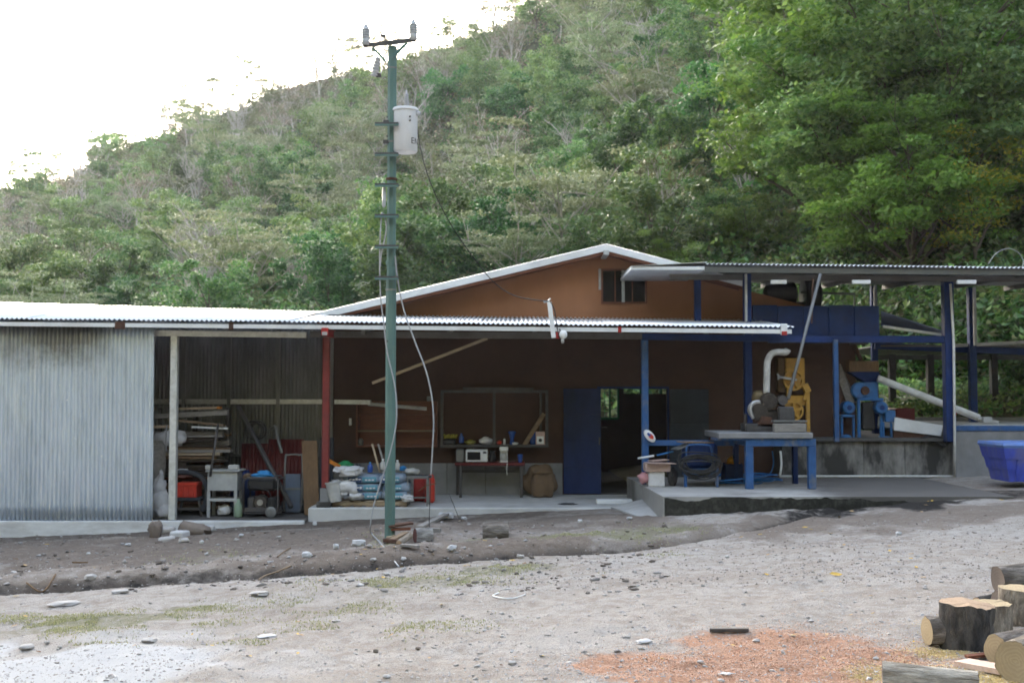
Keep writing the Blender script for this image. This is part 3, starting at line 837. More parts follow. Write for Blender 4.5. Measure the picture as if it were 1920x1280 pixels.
# gable roof, overhanging 0.6 m, and its fascia boards
GY0, GY1 = 22.38, 31.2
zr = 4.93
def gz2(x): return zr-.2385*(1.87-x) if x < 1.87 else zr-.262*(x-1.87)
XL, XR = -3.9, 4.55
for sgn, xe in ((-1, XL), (1, XR)):
    nsh = 9
    for k in range(nsh):
        y0 = GY0+(GY1-GY0)*k/nsh; y1 = GY0+(GY1-GY0)*(k+1)/nsh
        mb = MB()
        v = Vector((xe-1.87, 0, gz2(xe)-zr)); nn = Vector((-v.z, 0, v.x)); nn = nn if nn.z > 0 else -nn
        corr(mb, (1.87, y0, zr+.045+.004*(k % 2)), (0, 1, 0), v, nn, y1-y0+.02, .009, 4, 2)
        mb.build("roof_sheet", M['galv_roof'], hb, smooth=True)
    hgt = .105
    f0, f1 = Vector((1.87, GY0-.02, zr-.02)), Vector((xe, GY0-.02, gz2(xe)-.02))
    MB().add([f0-Vector((0,0,hgt-.035)), f1-Vector((0,0,hgt-.035)), f1+Vector((0,0,.055)), f0+Vector((0,0,.055))] +
             [p+Vector((0,.03,0)) for p in (f0-Vector((0,0,hgt-.035)), f1-Vector((0,0,hgt-.035)), f1+Vector((0,0,.055)), f0+Vector((0,0,.055)))],
             [(0,1,2,3),(7,6,5,4),(0,4,5,1),(1,5,6,2),(2,6,7,3),(3,7,4,0)]).build("fascia", M['fascia'], hb)
    mb = MB()
    for yy in (22.42, 22.7):
        mb.bar((1.87, yy, zr-.1), (xe, yy, gz2(xe)-.1), .05, .09)
    mb.build("rafter", M['wood_dark'], hb)
    MB().prism([(1.87, GY0+.01, zr-.045), (xe, GY0+.01, gz2(xe)-.045), (xe, GY0+.01, gz2(xe)-.02), (1.87, GY0+.01, zr-.02)], (0, 8.7, 0)).build("soffit", M['wood_dark'], hb)
q = P(1137, 474, 22.35)
MB().cbox(q.x-.06, 22.3, q.z-.05, q.x+.05, 23.0, q.z+.05, .01).build("ridge_beam_end", M['dirty_white'], hb)
# veranda roof
roof_sheets(hb, -3.64, 4.86)
fa = MB().add([(-3.645, EY+.03, 3.145), (4.86, EY+.03, 3.062), (4.86, EY+.06, 3.062), (-3.645, EY+.06, 3.145), (-3.645, EY+.03, 3.215), (4.86, EY+.03, 3.135), (4.86, EY+.06, 3.135), (-3.645, EY+.06, 3.215)],
      [(0,3,2,1),(4,5,6,7),(0,1,5,4),(1,2,6,5),(2,3,7,6),(3,0,4,7)]).build("fascia", M['fascia'], hb)
q = P(1162, 618, EY+.02)
MB().cbox(q.x-.03, EY+.02, q.z-.05, q.x+.03, EY+.029, q.z+.05, .003).build("red_patch", M['red'], fa)
q = P(1470, 620, EY)
ec = MB().cbox(q.x-.05, EY-.01, 3.04, q.x+.06, EY+.07, 3.23, .01).build("end_cap", M['fascia'], fa)
MB().cbox(q.x-.045, EY-.018, 3.03, q.x+.05, EY-.011, 3.10, .003).build("red_mark", M['red'], fa)
xb = P(1200, 0, 20.3).x
MB().bar((-3.6, 20.3, 3.08), (xb, 20.3, 3.045), .07, .11).build("front_beam", M['steel_grey'], hb)
MB().bar((xb, 20.3, 3.035), (5.6, 20.3, 2.99), .07, .11).build("front_beam", M['blue'], hb)
for xr in np.arange(-2.6, 4.9, 1.5):
    MB().bar((xr, EY+.1, 3.10), (xr, WY, 3.46), .06, .10).build("rafter", M['steel_grey'], hb)
for yy in (21.2, 22.3):
    MB().bar((-3.6, yy, interp(-3.6, EAVE)+(yy-EY)*.12-.03), (4.8, yy, interp(4.8, EAVE)+(yy-EY)*.105-.03), .05, .05).build("purlin", M['steel_grey'], hb)
# blue veranda post, with the rail that runs to the table
q = P(1205, 0, 20.5)
bp = thing("veranda_post", "blue square post holding the veranda roof beside the cart, with low rail", "post", (q.x, 20.5, .4))
MB().cbox(q.x-.06, 20.44, .4, q.x+.06, 20.56, 3.0, .01).build("shaft", M['blue_mid'], bp)
a, b = P(1212, 830, 20.5), P(1345, 830, 20.5)
MB().cbox(a.x, 20.46, a.z-.05, b.x+.3, 20.54, a.z+.05, .008).build("rail", M['blue_mid'], bp)

# ------------------------------------------------------------------ machine shed (right)
ms = thing("machine_shed", "blue steel framed machine shed with high corrugated roof on the right", "shed", (7, 22, .4))
MZ = [(2.0, 4.40), (3.54, 4.42), (9.4, 4.34), (15, 4.30)]
MY0, MY1 = 20.9, 25.2
x = 3.54; i = 0
while x < 14.8:
    ww = .76
    mb = MB(); z0 = interp(x, MZ); z1 = interp(x+ww, MZ)
    corr(mb, (x, MY0+random.uniform(-.012, .012), z0+.003*(i % 2)), (ww, 0, z1-z0), (0, MY1-MY0, .10), (0, 0, 1), ww+.03, .017, 8, 3, .006, i, pit=.0844)
    dull_under(mb.build("roof_sheet", M['galv_roof'], ms, smooth=True)); x += ww; i += 1
MB().cbox(P(1180,0,21).x, 20.94, 4.305, 3.56, 23.2, 4.37, .006).build("end_flashing", M['fascia'], ms)
MB().add([(P(1180,0,21).x-.0, 20.9, 4.375), (3.6, 20.9, 4.45), (3.6, 23.2, 4.50), (P(1180,0,21).x, 23.2, 4.42), (P(1180,0,21).x-.0, 20.9, 4.371), (3.6, 20.9, 4.44), (3.6, 23.2, 4.49), (P(1180,0,21).x, 23.2, 4.41)],
         [(0,1,2,3),(7,6,5,4),(0,4,5,1),(1,5,6,2),(2,6,7,3),(3,7,4,0)]).build("flat_sheet", M['galv_roof'], ms)
bm = MB().bar((3.56, 20.99, 4.315), (14.8, 20.99, 4.205), .05, .10).build("front_beam", mat('beam_zinc', (.11, .118, .115), .5, .3, (.14, .12, .10), .6, 2), ms)
for px in (1617, 1610):
    pass
MB().bar((3.0, 21.6, 4.24), (14.8, 21.6, 4.16), .06, .10).build("inner_beam", M['steel_grey'], ms)
for k, (px0, px1) in enumerate(((1445, 1475), (1598, 1632), (1795, 1830))):
    a, b = P(px0, 525, 20.9), P(px1, 525, 20.9)
    MB().cbox(a.x, 20.88, a.z-.07, b.x, 20.95, a.z+.0, .004).build("beam_end", M['fascia'] if k else M['galv_post'], ms)
for xr in np.arange(4.2, 14, 1.35):
    MB().bar((xr, 21, interp(xr, MZ)-.09), (xr, MY1, interp(xr, MZ)+.02), .05, .09).build("rafter", M['steel_grey'], ms)
def post(px0, px1, d, z0, z1, m, name="post", par=None):
    a, b = P(px0, 600, d), P(px1, 600, d)
    w = b.x-a.x
    return MB().cbox(a.x, d-w/2, z0, b.x, d+w/2, z1, .008).build(name, m, par or ms)
post(1302, 1314, 21.9, 3.30, 4.3, M['blue'])
post(1394, 1408, 21.6, .4, 4.3, M['blue'])
o = MB().cbox(P(1392.5,0,21.4).x, 21.42, 3.38, P(1396.5,0,21.4).x, 21.5, 4.28, .004).build("white_strip", M['dirty_white'], ms)  # lit left side of the post, put in as a pale strip
post(1633, 1644, 25.0, 1.1, 4.4, M['blue'])
MB().cbox(P(1632,0,24.8).x, 24.85, 3.75, P(1637,0,24.8).x, 24.9, 4.4, .004).build("white_strip", M['dirty_white'], ms)  # light on the post's left edge, drawn as a pale strip
post(1768, 1786, 21.95, 1.1, 4.22, M['blue'])
post(1815, 1828, 24.4, .9, 4.3, M['blue'])
MB().cbox(P(1815,0,24.2).x, 24.2, 3.05, P(1820,0,24.2).x, 24.26, 4.3, .004).build("white_strip", M['dirty_white'], ms)  # upper lit side of this post, also a pale strip
post(1561, 1570, 21.9, 1.1, 3.06, M['blue_mid'])
# blue clad loft with its panels
a, b = P(1410, 572, 22.1), P(1649, 631, 22.1)
nP = 5
for k in range(nP):
    x0 = a.x+(b.x-a.x)*k/nP; x1 = a.x+(b.x-a.x)*(k+1)/nP
    MB().cbox(x0+.006, 22.08-.003*(k % 2), b.z, x1-.006, 22.12, a.z-.02*math.sin(k*2.1)**2, .004).build("loft_panel", M['blue'], ms)
MB().box(a.x+.02, 22.125, b.z, b.x-.02, 22.16, a.z-.03).build("loft_frame", M['blue'], ms)
MB().box(b.x-.06, 22.165, b.z, b.x-.02, 25.0, a.z-.05).build("loft_side", M['blue'], ms)
MB().box(a.x, 22.165, b.z-.03, b.x-.07, 25.0, b.z+.05).build("loft_floor", M['steel_grey'], ms)
q0, q1 = P(1440, 636, 22.0), P(1785, 636, 22.0)
MB().cbox(q0.x, 21.9, q0.z-.07, q1.x, 22.03, q0.z+.065, .008).build("loft_beam", M['blue'], ms)
# sloping sheet at the right of the loft
a, b, c, d = P(1650, 600, 24.5), P(1775, 630, 22.1), P(1775, 618, 22.1), P(1650, 585, 24.5)
MB().add([P(1652,607,22.4), P(1772,627,22.4), P(1772,621,25), P(1652,583,25), P(1652,612,22.4), P(1772,632,22.4), P(1772,626,25), P(1652,588,25)],
         [(3,2,1,0),(4,5,6,7),(0,1,5,4),(1,2,6,5),(2,3,7,6),(3,0,4,7)]).build("chute_sheet", M['blue'], ms)
MB().bar(P(1655, 612, 22.3), P(1770, 628, 22.3), .06, .05).build("chute_rail", M['galv_post'], ms)
# platform of stained concrete
mp = MB()
a, b = P(1465, 826, 22.3), P(1786, 826, 22.3)
edges = [a.x, P(1607,0,22.3).x, P(1683,0,22.3).x, b.x]
for x0, x1 in zip(edges[:-1], edges[1:]):
    MB().cbox(x0+.003, 22.3, .3, x1-.003, 22.45, a.z-.006, .01).build("platform_wall", M['concrete_dark'], ms)
MB().box(a.x, 22.2, a.z-.004, b.x+.05, 27.2, a.z+.05).build("platform_top", M['dark_floor'], ms)
MB().box(a.x, 22.46, .3, b.x, 27.1, a.z-.01).build("platform_fill", M['dark_floor'], ms)

# ------------------------------------------------------------------ open shed behind, far right
osd = thing("open_shed", "low open shed with thin flat roof on dark posts behind the machine shed", "shed", (11, 26, 1.3))
f0, f1 = P(1650, 655, 24.6), P(1980, 640, 24.6)
x = f0.x; k = 0
while x < 14.6:
    w = .95
    MB().cbox(x+.004, 24.5, 3.04-.004*(k % 2), x+w-.004, 29.6, 3.075-.004*(k % 2), .004).build("roof_panel", M['steel_grey'], osd); x += w; k += 1
MB().bar(P(1786, 648, 24.45), P(1990, 638, 24.45), .05, .07).build("front_edge", M['dirty_white'], osd)
MB().bar(P(1640, 648, 24.6), P(1990, 662, 24.6), .06, .14).build("front_beam", M['blue'], osd)
for px in (1671, 1742, 1861):
    post(px-6, px+6, 28.9, 1.2, 3.03, M['dark_steel'], par=osd)
MB().bar(P(1640, 670, 28.9), P(1990, 670, 28.9), .08, .12).build("back_beam", M['steel_grey'], osd)

# ------------------------------------------------------------------ grey rendered tank wall on the right
tk = thing("washing_tank", "grey rendered low tank with blue painted rim behind the blue bin", "tank", (10.5, 22.3, .4))
a = P(1789, 800, 22.15)
MB().cbox(a.x, 22.1, .2, 14.5, 22.3, 1.30, .01).build("front_wall", M['plinth'], tk)
MB().cbox(a.x-.01, 22.08, 1.302, 14.5, 22.32, 1.40, .01).build("rim", M['blue_mid'], tk)
MB().box(a.x, 22.3, .2, a.x+.15, 25.4, 1.36).build("side_wall", M['plinth'], tk)
MB().box(a.x, 25.4, .2, 14.5, 25.55, 1.5).build("back_wall", M['plinth'], tk)
MB().box(a.x+.15, 22.32, .2, 14.4, 25.4, 1.42).build("cover_sheet", M['dirty_white'], tk)
# ------------------------------------------------------------------ utility pole
pb = GG(731, 1003); PD = pb.y
pole = thing("utility_pole", "tall green steel utility pole with rungs and insulators standing in front of the veranda", "utility pole", pb)
X0 = pb.x
ztop = P(728, 88, PD).z
mb = MB()
mb.lathe((X0, PD, pb.z-.3), [(.076, 0), (.076, 3.9), (.066, 3.905), (.066, ztop-pb.z+.3)], 8)
shaft = mb.rot(math.pi/8, (X0, PD, 0)).build("shaft", M['pole_green'], pole)
MB().lathe((X0, PD, P(0,497,PD).z), [(.078, 0), (.080, .01), (.080, .05), (.078, .06)], 8).rot(math.pi/8, (X0, PD, 0)).build("collar", M['pole_green'], pole)
for py in (239, 295, 352, 409, 466, 524):
    c = P(727, py, PD)
    rg = MB().cbox(c.x-.16, PD-.20, c.z+.004, c.x+.17, PD-.08, c.z+.028, .004).build("rung", M['dark_steel'], pole)
    MB().cbox(c.x-.16, PD-.206, c.z-.026, c.x+.17, PD-.19, c.z+.003, .003).build("rung_lip", M['pole_green'], rg)
for py in (222, 258, 640):
    c = P(728, py, PD); MB().lathe((c.x-.005, PD-.068, c.z), [(.013, 0), (.013, .012), (.006, .016)], 8, (0, -1, 0)).build("bolt", M['dark_steel'], pole)
for py in (130, 268, 545):
    c = P(728, py, PD); MB().lathe((X0, PD, c.z), [(.079 if py > 497 else .069, 0), (.081 if py > 497 else .071, .003), (.081 if py > 497 else .071, .022), (.079 if py > 497 else .069, .025)], 8).rot(math.pi/8, (X0, PD, 0)).build("strap", M['galv_dark'], pole)
a, b = P(683, 90, PD), P(780, 79, PD)
MB().bar((a.x, PD-.10, a.z), (b.x, PD-.10, b.z), .05, .055).build("crossarm", M['dark_steel'], pole)
for p, q in (((700, 93), (724, 118)), ((765, 84), (735, 112))):
    p, q = P(*p, PD), P(*q, PD)
    MB().bar((p.x, PD-.09, p.z), (q.x, PD-.07, q.z), .035, .035).build("brace", M['pole_green'], pole)
def insulator(c, k=1.0):
    prof = [(.025, 0), (.042, .0), (.042, .07)]
    z = .075
    for i in range(4):
        prof += [(.034, z), (.050, z+.006), (.050, z+.016), (.034, z+.024)]; z += .028
    prof += [(.028, z), (.03, z+.025), (.014, z+.04), (.014, z+.055), (.004, z+.056)]
    return MB().lathe(c, [(r*k, h*k) for r, h in prof], 14)
for px, py in ((686, 88), (775, 79)):
    c = P(px, py, PD-.1)
    insulator((c.x, PD-.1, c.z+.02), 1.3).build("insulator", M['porcelain'], pole, smooth=True)
c = P(722, 82, PD)
MB().tube([(c.x, PD-.02, c.z-.05), (c.x, PD-.02, c.z+.10), (c.x-.05, PD-.02, c.z+.12), (c.x-.055, PD-.02, c.z+.24)], .012, 6).cbox(c.x-.065, PD-.04, c.z+.09, c.x+.015, PD, c.z+.125, .004).cbox(c.x-.09, PD-.035, c.z+.235, c.x-.035, PD-.005, c.z+.262, .004).build("top_pin", M['dark_steel'], pole)
fc = P(706, 125, PD-.12)
ft = thing("fuse_cutout", "grey porcelain fuse cutout hanging under the left end of the pole crossarm", "fuse", (fc.x, PD-.12, fc.z-.12))
mb = MB()
prof = [(.014, -.13)]
for i in range(6): prof += [(.040, -.14+i*.046), (.060, -.13+i*.046), (.040, -.11+i*.046)]
prof += [(.014, .14)]
mb.lathe(fc, prof, 12, (.18, 0, 1)).build("body", M['porcelain'], ft, smooth=True)
MB().tube([P(697, 92, PD-.1), P(696, 104, PD-.12), P(702, 110, PD-.12)], .007, 6).build("hook", M['alu'], ft)
MB().tube([P(717, 118, PD-.12), P(715, 136, PD-.12), P(709, 142, PD-.12)], .010, 6).build("fuse_tube", M['porcelain'], ft)
mb = MB(); q = P(710, 141, PD-.12); mb.cbox(q.x-.04, PD-.15, q.z-.03, q.x+.035, PD-.09, q.z+.02, .008).build("clip", M['dark_steel'], ft)
# transformer
c = P(760, 287, PD); tz0, tz1 = P(0,286,PD).z, P(0,207,PD).z
TR = thing("transformer", "light grey can shaped transformer with ribbed bushing mounted on the utility pole", "transformer", (c.x, PD, tz0))
r = .172
MB().lathe((c.x, PD, tz0), [(r*.92, 0), (r, .02), (r, tz1-tz0-.03), (r, tz1-tz0)], 32).build("tank", M['tank_grey'], TR, auto=35)
MB().lathe((c.x, PD, tz1), [(r*1.09, -.02), (r*1.1, 0), (r*1.02, .025), (r*.4, .05), (.02, .055)], 32).build("lid", M['tank_grey'], TR, auto=35)
q = P(762, 200, PD)
prof = [(.045, 0)]
for i in range(7): prof += [(.030-.001*i, .02+i*.026), (.048-.002*i, .026+i*.026), (.030-.001*i, .04+i*.026)]
prof += [(.012, .22), (.012, .25)]
MB().lathe((q.x, PD, q.z-.02), prof, 14).build("bushing", M['porcelain'], TR, smooth=True)
MB().cbox(c.x-r-.14, PD-.05, tz0+.12, c.x-r+.02, PD+.05, tz0+.17, .005).cbox(c.x-r-.14, PD-.05, tz1-.2, c.x-r+.02, PD+.05, tz1-.15, .005).build("bracket", M['dark_steel'], TR)
MB().lathe((c.x+r-.01, PD-.05, tz1-.06), [(.03, 0), (.03, .05), (.018, .06)], 10, (1, -.2, 0)).build("terminal", M['porcelain'], TR)
for dz in (0, .055):
    q = P(768, 221, PD-.165)
    MB().lathe((c.x+.075, PD-.155, tz1-.13-dz), [(.013, 0), (.013, .02), (.006, .024)], 8, (.4, -1, 0)).build("stud", M['dark_steel'], TR)
# the letters on the can follow its curve
def can_text(txt, ang, z, size, m):
    cu = bpy.data.curves.new("lettering", 'FONT'); cu.body = txt; cu.size = size; cu.extrude = 0.0015; cu.resolution_u = 3
    tmp = bpy.data.objects.new("lettering", cu); COL.objects.link(tmp)
    dg = bpy.context.evaluated_depsgraph_get(); me = bpy.data.meshes.new_from_object(tmp.evaluated_get(dg))
    bpy.data.objects.remove(tmp)
    for v in me.vertices:
        a = ang + v.co.x/r
        R_ = r+.002+v.co.z
        v.co = Vector((c.x + R_*math.sin(a), PD - R_*math.cos(a), z + v.co.y)) - W[TR.name]
    me.materials.clear(); me.materials.append(m)
    o = bpy.data.objects.new("lettering", me); COL.objects.link(o); o.parent = TR; W[o.name] = W[TR.name]
can_text("EN", .55, tz0+.10, .125, M['dark_steel'])
# cables
def cable(name, pts, rad, m, label, cat="cable", n=6):
    return tag(MB().tube(smoothpts(pts, 6), rad, n).build(name, m, smooth=True), label, cat)
pts = [P(782, 238, PD), P(790, 285, PD+.1), P(808, 345, PD+.4), P(842, 415, PD+.9), P(884, 478, PD+1.4), P(925, 528, PD+1.8), P(962, 553, PD+2.1), P(1000, 562, PD+2.3), P(1027, 564, PD+2.4)]
cable("service_cable", pts, .008, M['cable'], "dark twisted cable sagging from the transformer to the mast on the veranda roof")
cable("hanging_wire", [P(716, 398, PD-.1), P(713, 440, PD-.14), P(712, 500, PD-.16), P(714, 560, PD-.15), P(720, 610, PD-.12), P(726, 660, PD-.1), P(741, 728, PD-.12), P(743, 790, PD-.16), P(731, 850, PD-.2), P(715, 900, PD-.2), P(700, 950, PD-.2), P(694, 988, PD-.2), GG(697, 1000)+Vector((0,0,.03)), GG(716, 1022)+Vector((0,0,.012)), GG(748, 1043)+Vector((0,0,.012))],
      .010, M['cable_grey'], "thin grey wire wrapped loosely down the green pole to the ground")
cable("hanging_wire", [P(718, 400, PD-.12), P(724, 420, PD-.13), P(722, 445, PD-.14), P(716, 470, PD-.14), P(713, 500, PD-.14)], .009, M['cable_grey'], "short loop of grey wire beside the fourth rung of the pole")
cable("drop_cable", [P(741, 480, PD-.06), P(745, 520, PD-.06), P(757, 580, PD-.05), P(778, 640, PD-.05), P(797, 690, PD-.05), P(809, 740, PD-.05), P(813, 790, PD-.05), P(811, 840, PD-.05), P(808, 890, PD-.05)], .011, M['cable_grey'], "pale cable bowing out from the right side of the pole")
cable("ground_wire", [P(808, 890, PD-.05), P(806, 940, PD-.05), P(805, 985, PD-.05), GG(810, 1012)], .006, M['cable'], "thin dark wire running from the pale cable down into the dirt")
cable("guy_wire", [P(842, 925, PD+.1), P(850, 945, PD-.1), GG(862, 975)], .005, M['cable'], "thin dark wire slanting off the veranda edge right of the pole")
c = P(720, 372, PD-.12)
tag(MB().lathe((c.x, PD-.12, c.z-.13), [(.012, 0), (.026, .02), (.028, .10), (.026, .27), (.012, .30), (.006, .36)], 10).build("strain_insulator", M['porcelain'], smooth=True), "slim grey insulator tied to the left side of the pole below the transformer", "insulator")
MB().lathe((X0, PD, P(0,336,PD).z-.02), [(.080, 0), (.083, .005), (.083, .03), (.080, .035)], 8).rot(math.pi/8, (X0, PD, 0)).build("rusty_band", M['rust'], pole)

# service mast on the veranda roof
a, b = P(1030, 566, 19.6), P(1038, 633, 19.6)
sm = thing("service_mast", "short white service mast bolted to the edge of the veranda roof", "mast", (b.x, 19.6, b.z))
MB().bar(b, a, .075, .05).build("arm", M['fascia'], sm)
MB().tube([a+Vector((-.10,0,.0)), a+Vector((-.02,0,.01)), a+Vector((.02,0,.06))], [.022,.02,.012], 8).build("clamp", M['alu'], sm)
MB().tube(smoothpts([a+Vector((.02,-.02,.0)), a+Vector((.09,-.02,-.15)), a+Vector((.13,-.02,-.42)), a+Vector((.17,-.02,-.62))], 5), .009, 6).build("wire", M['cable'], sm)
c = P(1046, 628, 19.6)
MB().cbox(c.x-.035, 19.58, c.z-.06, c.x+.03, 19.66, c.z+.05, .008).build("red_clamp", M['red'], sm)
c = P(1056, 627, 19.55)
lamp = thing("floodlight", "small white round outdoor lamp hanging beside the service mast", "lamp", (c.x, 19.55, c.z-.1))
MB().blob(c, .07, .06, .075, 3, .05).build("shade", M['white'], lamp, smooth=True)
MB().lathe((c.x-.01, 19.55, c.z-.06), [(.025, 0), (.03, -.05), (.02, -.09)], 10).build("bulb", M['dirty_white'], lamp, smooth=True)
MB().bar(c+Vector((-.02,.04,.03)), c+Vector((-.06,.12,.1)), .02).build("arm", M['dark_steel'], lamp)
cable("wire_loop", [P(1853, 495, 21.2), P(1868, 475, 21.2), P(1890, 466, 21.2), P(1910, 474, 21.2), P(1919, 492, 21.2), P(1912, 512, 21.0)], .006, M['cable_grey'], "stiff grey wire bent in an arch above the right end of the high roof", "wire")

# ------------------------------------------------------------------ storage bay of the shed
FZ = -.2
# lumber pile on a rack
M['wood_old'] = mat('blackened_wood', (.06, .045, .034), .9, 0, (.03, .024, .02), .6, 2.5, (1, 6, 6), .2, 40, .25)
rk = thing("lumber_rack", "dark steel rack holding stacked planks in the shed bay", "rack", (P(350,900,22).x, 22, FZ))
for px in (300, 366, 428):
    q = P(px, 800, 22.0); MB().box(q.x-.03, 21.95, FZ, q.x+.03, 22.05, 1.75).build("upright", M['dark_steel'], rk)
for z in (.42, .85, 1.22):
    MB().box(P(292,0,21.6).x, 21.5, z-.05, P(432,0,21.6).x, 21.55, z).build("shelf_bar", M['dark_steel'], rk)
    MB().box(P(292,0,22.4).x, 22.5, z-.05, P(432,0,22.4).x, 22.55, z).build("shelf_bar", M['dark_steel'], rk)
for k in range(26):
    z = .06+k*.056-.2*0
    for yy in (21.45, 21.72, 22.0, 22.3):
        if k > 3 and random.random() < .12: continue
        w = random.uniform(.17, .25); h = random.uniform(.03, .05)
        xr = P(random.choice([random.uniform(360, 445), random.uniform(415, 445)]), 0, yy).x; xl = P(random.uniform(245, 300), 0, yy).x
        if k < 17: mm = random.choice([M['wood_old'], M['wood_old'], M['wood_board'], M['wood_dark']])
        else: mm = random.choice([M['wood_mid'], M['wood_grey'], M['wood_board'], M['wood_old'], M['wood_pale']])
        yj = random.uniform(-.04, .04)
        o = MB().bar((xl, yy+yj, FZ+z+h/2), (xr, yy+yj+random.uniform(-.03, .03), FZ+z+h/2+random.uniform(-.012, .012)), w, h).build("plank", mm)
        hi_ = "upper" if k >= 17 else "lower"
        tag(o, "sawn plank lying in the %s half of the lumber pile in the shed bay" % hi_, "plank", "planks in the %s half of the lumber pile" % hi_)
def plank(p, q, w, h, m, label, name="plank"):
    return tag(MB().bar(p, q, w, h).build(name, m), label, "plank")
plank(P(335, 766, 21.5), P(412, 764, 21.5), .2, .04, M['wood_pale'], "pale plank with a yellow tipped end on top of the lumber pile")
MBy = MB().bar(P(409, 764, 21.44), P(414, 764, 21.44), .2, .042).build("plank_tip", M['orange']); tag(MBy, "yellow painted block end on the topmost pale plank", "plank end")
plank(P(290, 780, 21.35), P(427, 773, 21.5), .16, .09, M['wood_grey'], "thick grey beam near the top of the lumber pile")
plank(P(318, 786, 21.25), P(420, 797, 21.2), .14, .035, M['wood_mid'], "reddish plank sticking forward from the lumber pile")
plank(P(360, 800, 21.2), P(428, 803, 21.25), .10, .03, M['white'], "white edged board low at the front of the lumber pile")
plank(P(282, 800, 20.6), P(322, 799, 20.6), .06, .05, M['wood_pale'], "short pale batten tied behind the galvanised post")
o = MB().blob(P(318, 822, 21.2), .26, .12, .16, 4, .35, 2).build("plastic_bundle", M['sack_white'], smooth=True); tag(o, "crumpled translucent plastic sheet stuffed under the planks", "plastic sheet")
cable("chain", [P(313, 797, 20.5), P(311, 820, 20.5), P(312, 845, 20.5)], .014, M['cable_grey'], "short blue grey chain hanging from the pale batten")
c = P(290, 860, 21.0)
o = MB().lathe((c.x-.05, 21.0, c.z-.45), [(.20, 0), (.24, .12), (.25, .4), (.23, .7), (.18, .78)], 18).build("basket", M['wood_grey'], smooth=True); tag(o, "tall grey wicker basket half hidden behind the sheet wall", "basket")
# white sack
c = P(302, 945, 20.55)
sk = thing("white_sack", "slumped white woven sack tied at the neck beside the galvanised post", "sack", (c.x, 20.55, FZ))
mb = MB().blob((c.x-.02, 20.55, FZ+.22), .20, .17, .30, 2, .22, 2.2, flat=.72)
mb.blob((c.x+.09, 20.47, FZ+.12), .15, .13, .15, 5, .25, 2.2, flat=.8)
mb.blob((c.x-.04, 20.55, FZ+.52), .12, .10, .20, 7, .3, 2.5); mb.build("bag", M['sack_white'], sk, smooth=True)
MB().blob((c.x, 20.53, FZ+.74), .045, .04, .11, 1, .3).build("neck", M['sack_white'], sk, smooth=True)
# workbench with red crate
a, b = P(331, 935, 20.9), P(381, 935, 20.9)
bn = thing("low_bench", "low dark bench carrying a red crate in the shed bay", "bench", ((a.x+b.x)/2, 20.9, FZ))
zt = P(0, 931, 20.9).z
MB().cbox(a.x, 20.7, zt-.05, b.x, 21.25, zt, .005).build("top", M['cloth_dark'], bn)
for x, y in ((a.x+.03, 20.73), (b.x-.03, 20.73), (a.x+.03, 21.2), (b.x-.03, 21.2)):
    MB().bar((x, y, zt-.05), (x+(.06 if x > (a.x+b.x)/2 else -.06), y, FZ), .04).build("leg", M['dark_steel'], bn)
MB().box(a.x, 20.71, FZ+.12, b.x+.02, 20.74, FZ+.16).build("stretcher", M['dark_steel'], bn)
a, b = P(333, 930, 20.85), P(372, 903, 20.85)
cr = thing("red_crate", "red plastic crate sitting on the low dark bench", "crate", ((a.x+b.x)/2, 20.85, zt))
MB().cbox(a.x, 20.72, zt+.001, b.x, 21.1, zt+.27, .012).build("body", M['red_bright'], cr)
MB().cbox(a.x-.015, 20.705, zt+.215, b.x+.015, 21.115, zt+.265, .008).build("rim", M['red_bright'], cr)
for k in range(4):
    x = a.x+.05+k*(b.x-a.x-.1)/3; MB().cbox(x-.012, 20.70, zt+.02, x+.012, 20.73, zt+.21, .004).build("rib", M['red_bright'], cr)
o = MB().tube(smoothpts([P(318, 892, 20.8), P(340, 885, 20.85), P(370, 890, 20.8), P(385, 905, 20.75), P(388, 930, 20.72), P(380, 958, 20.72)], 5), [.05]*26, 8)
o = o.build("draped_cloth", M['cloth_dark'], smooth=True); tag(o, "dark rolled cloth draped over the red crate and down its side", "cloth")
o = MB().blob(P(345, 886, 21.0), .2, .12, .07, 9, .4, 2).build("rag", M['cloth_white'], smooth=True); tag(o, "crumpled pale rag with red stripe lying on the dark cloth", "rag")
# grey cabinet table
a, b = P(387, 965, 20.6), P(447, 881, 20.6)
ct = thing("grey_stand", "pale grey painted metal stand with box top and four legs in the shed bay", "stand", ((a.x+b.x)/2, 20.8, FZ))
zt = b.z
MB().cbox(a.x-.02, 20.56, zt-.03, b.x+.03, 21.05, zt, .006).build("top", M['grey_paint'], ct)
MB().cbox(a.x+.01, 20.6, zt-.37, b.x-.02, 21.0, zt-.03, .006).build("box", M['grey_paint'], ct)
MB().cbox(a.x+.01, 20.59, zt-.56, b.x-.02, 21.0, zt-.51, .005).build("shelf", M['grey_paint'], ct)
for x, y in ((a.x+.03, 20.62), (b.x-.05, 20.62), (a.x+.03, 20.98), (b.x-.05, 20.98)):
    MB().cbox(x-.025, y-.025, FZ, x+.03, y+.025, zt-.37, .004).build("leg", M['grey_paint'], ct)
for px, lab in ((391, "small white tin at the left end of the grey stand"), (438, "white plastic tub at the right end of the grey stand")):
    c = P(px, 880, 20.75); w = .05 if px < 400 else .09
    o = MB().cbox(c.x-w, 20.7, zt+.001, c.x+w, 20.82, zt+.085, .01).build("tub", M['dirty_white']); tag(o, lab, "tub")
def pole_thing(name, p, q, r, m, label, n=8):
    return tag(MB().tube([p, q], r, n).build(name, m, smooth=True), label, "pole")
pole_thing("steel_bar", P(409, 795, 20.7), P(394, 893, 20.55), .022, M['dark_steel'], "short dark steel bar leaning against the grey stand")
pole_thing("steel_pipe", P(447, 762, 22.4), P(546, 950, 20.9), .045, M['dark_steel'], "long dark pipe leaning diagonally across the shed bay")
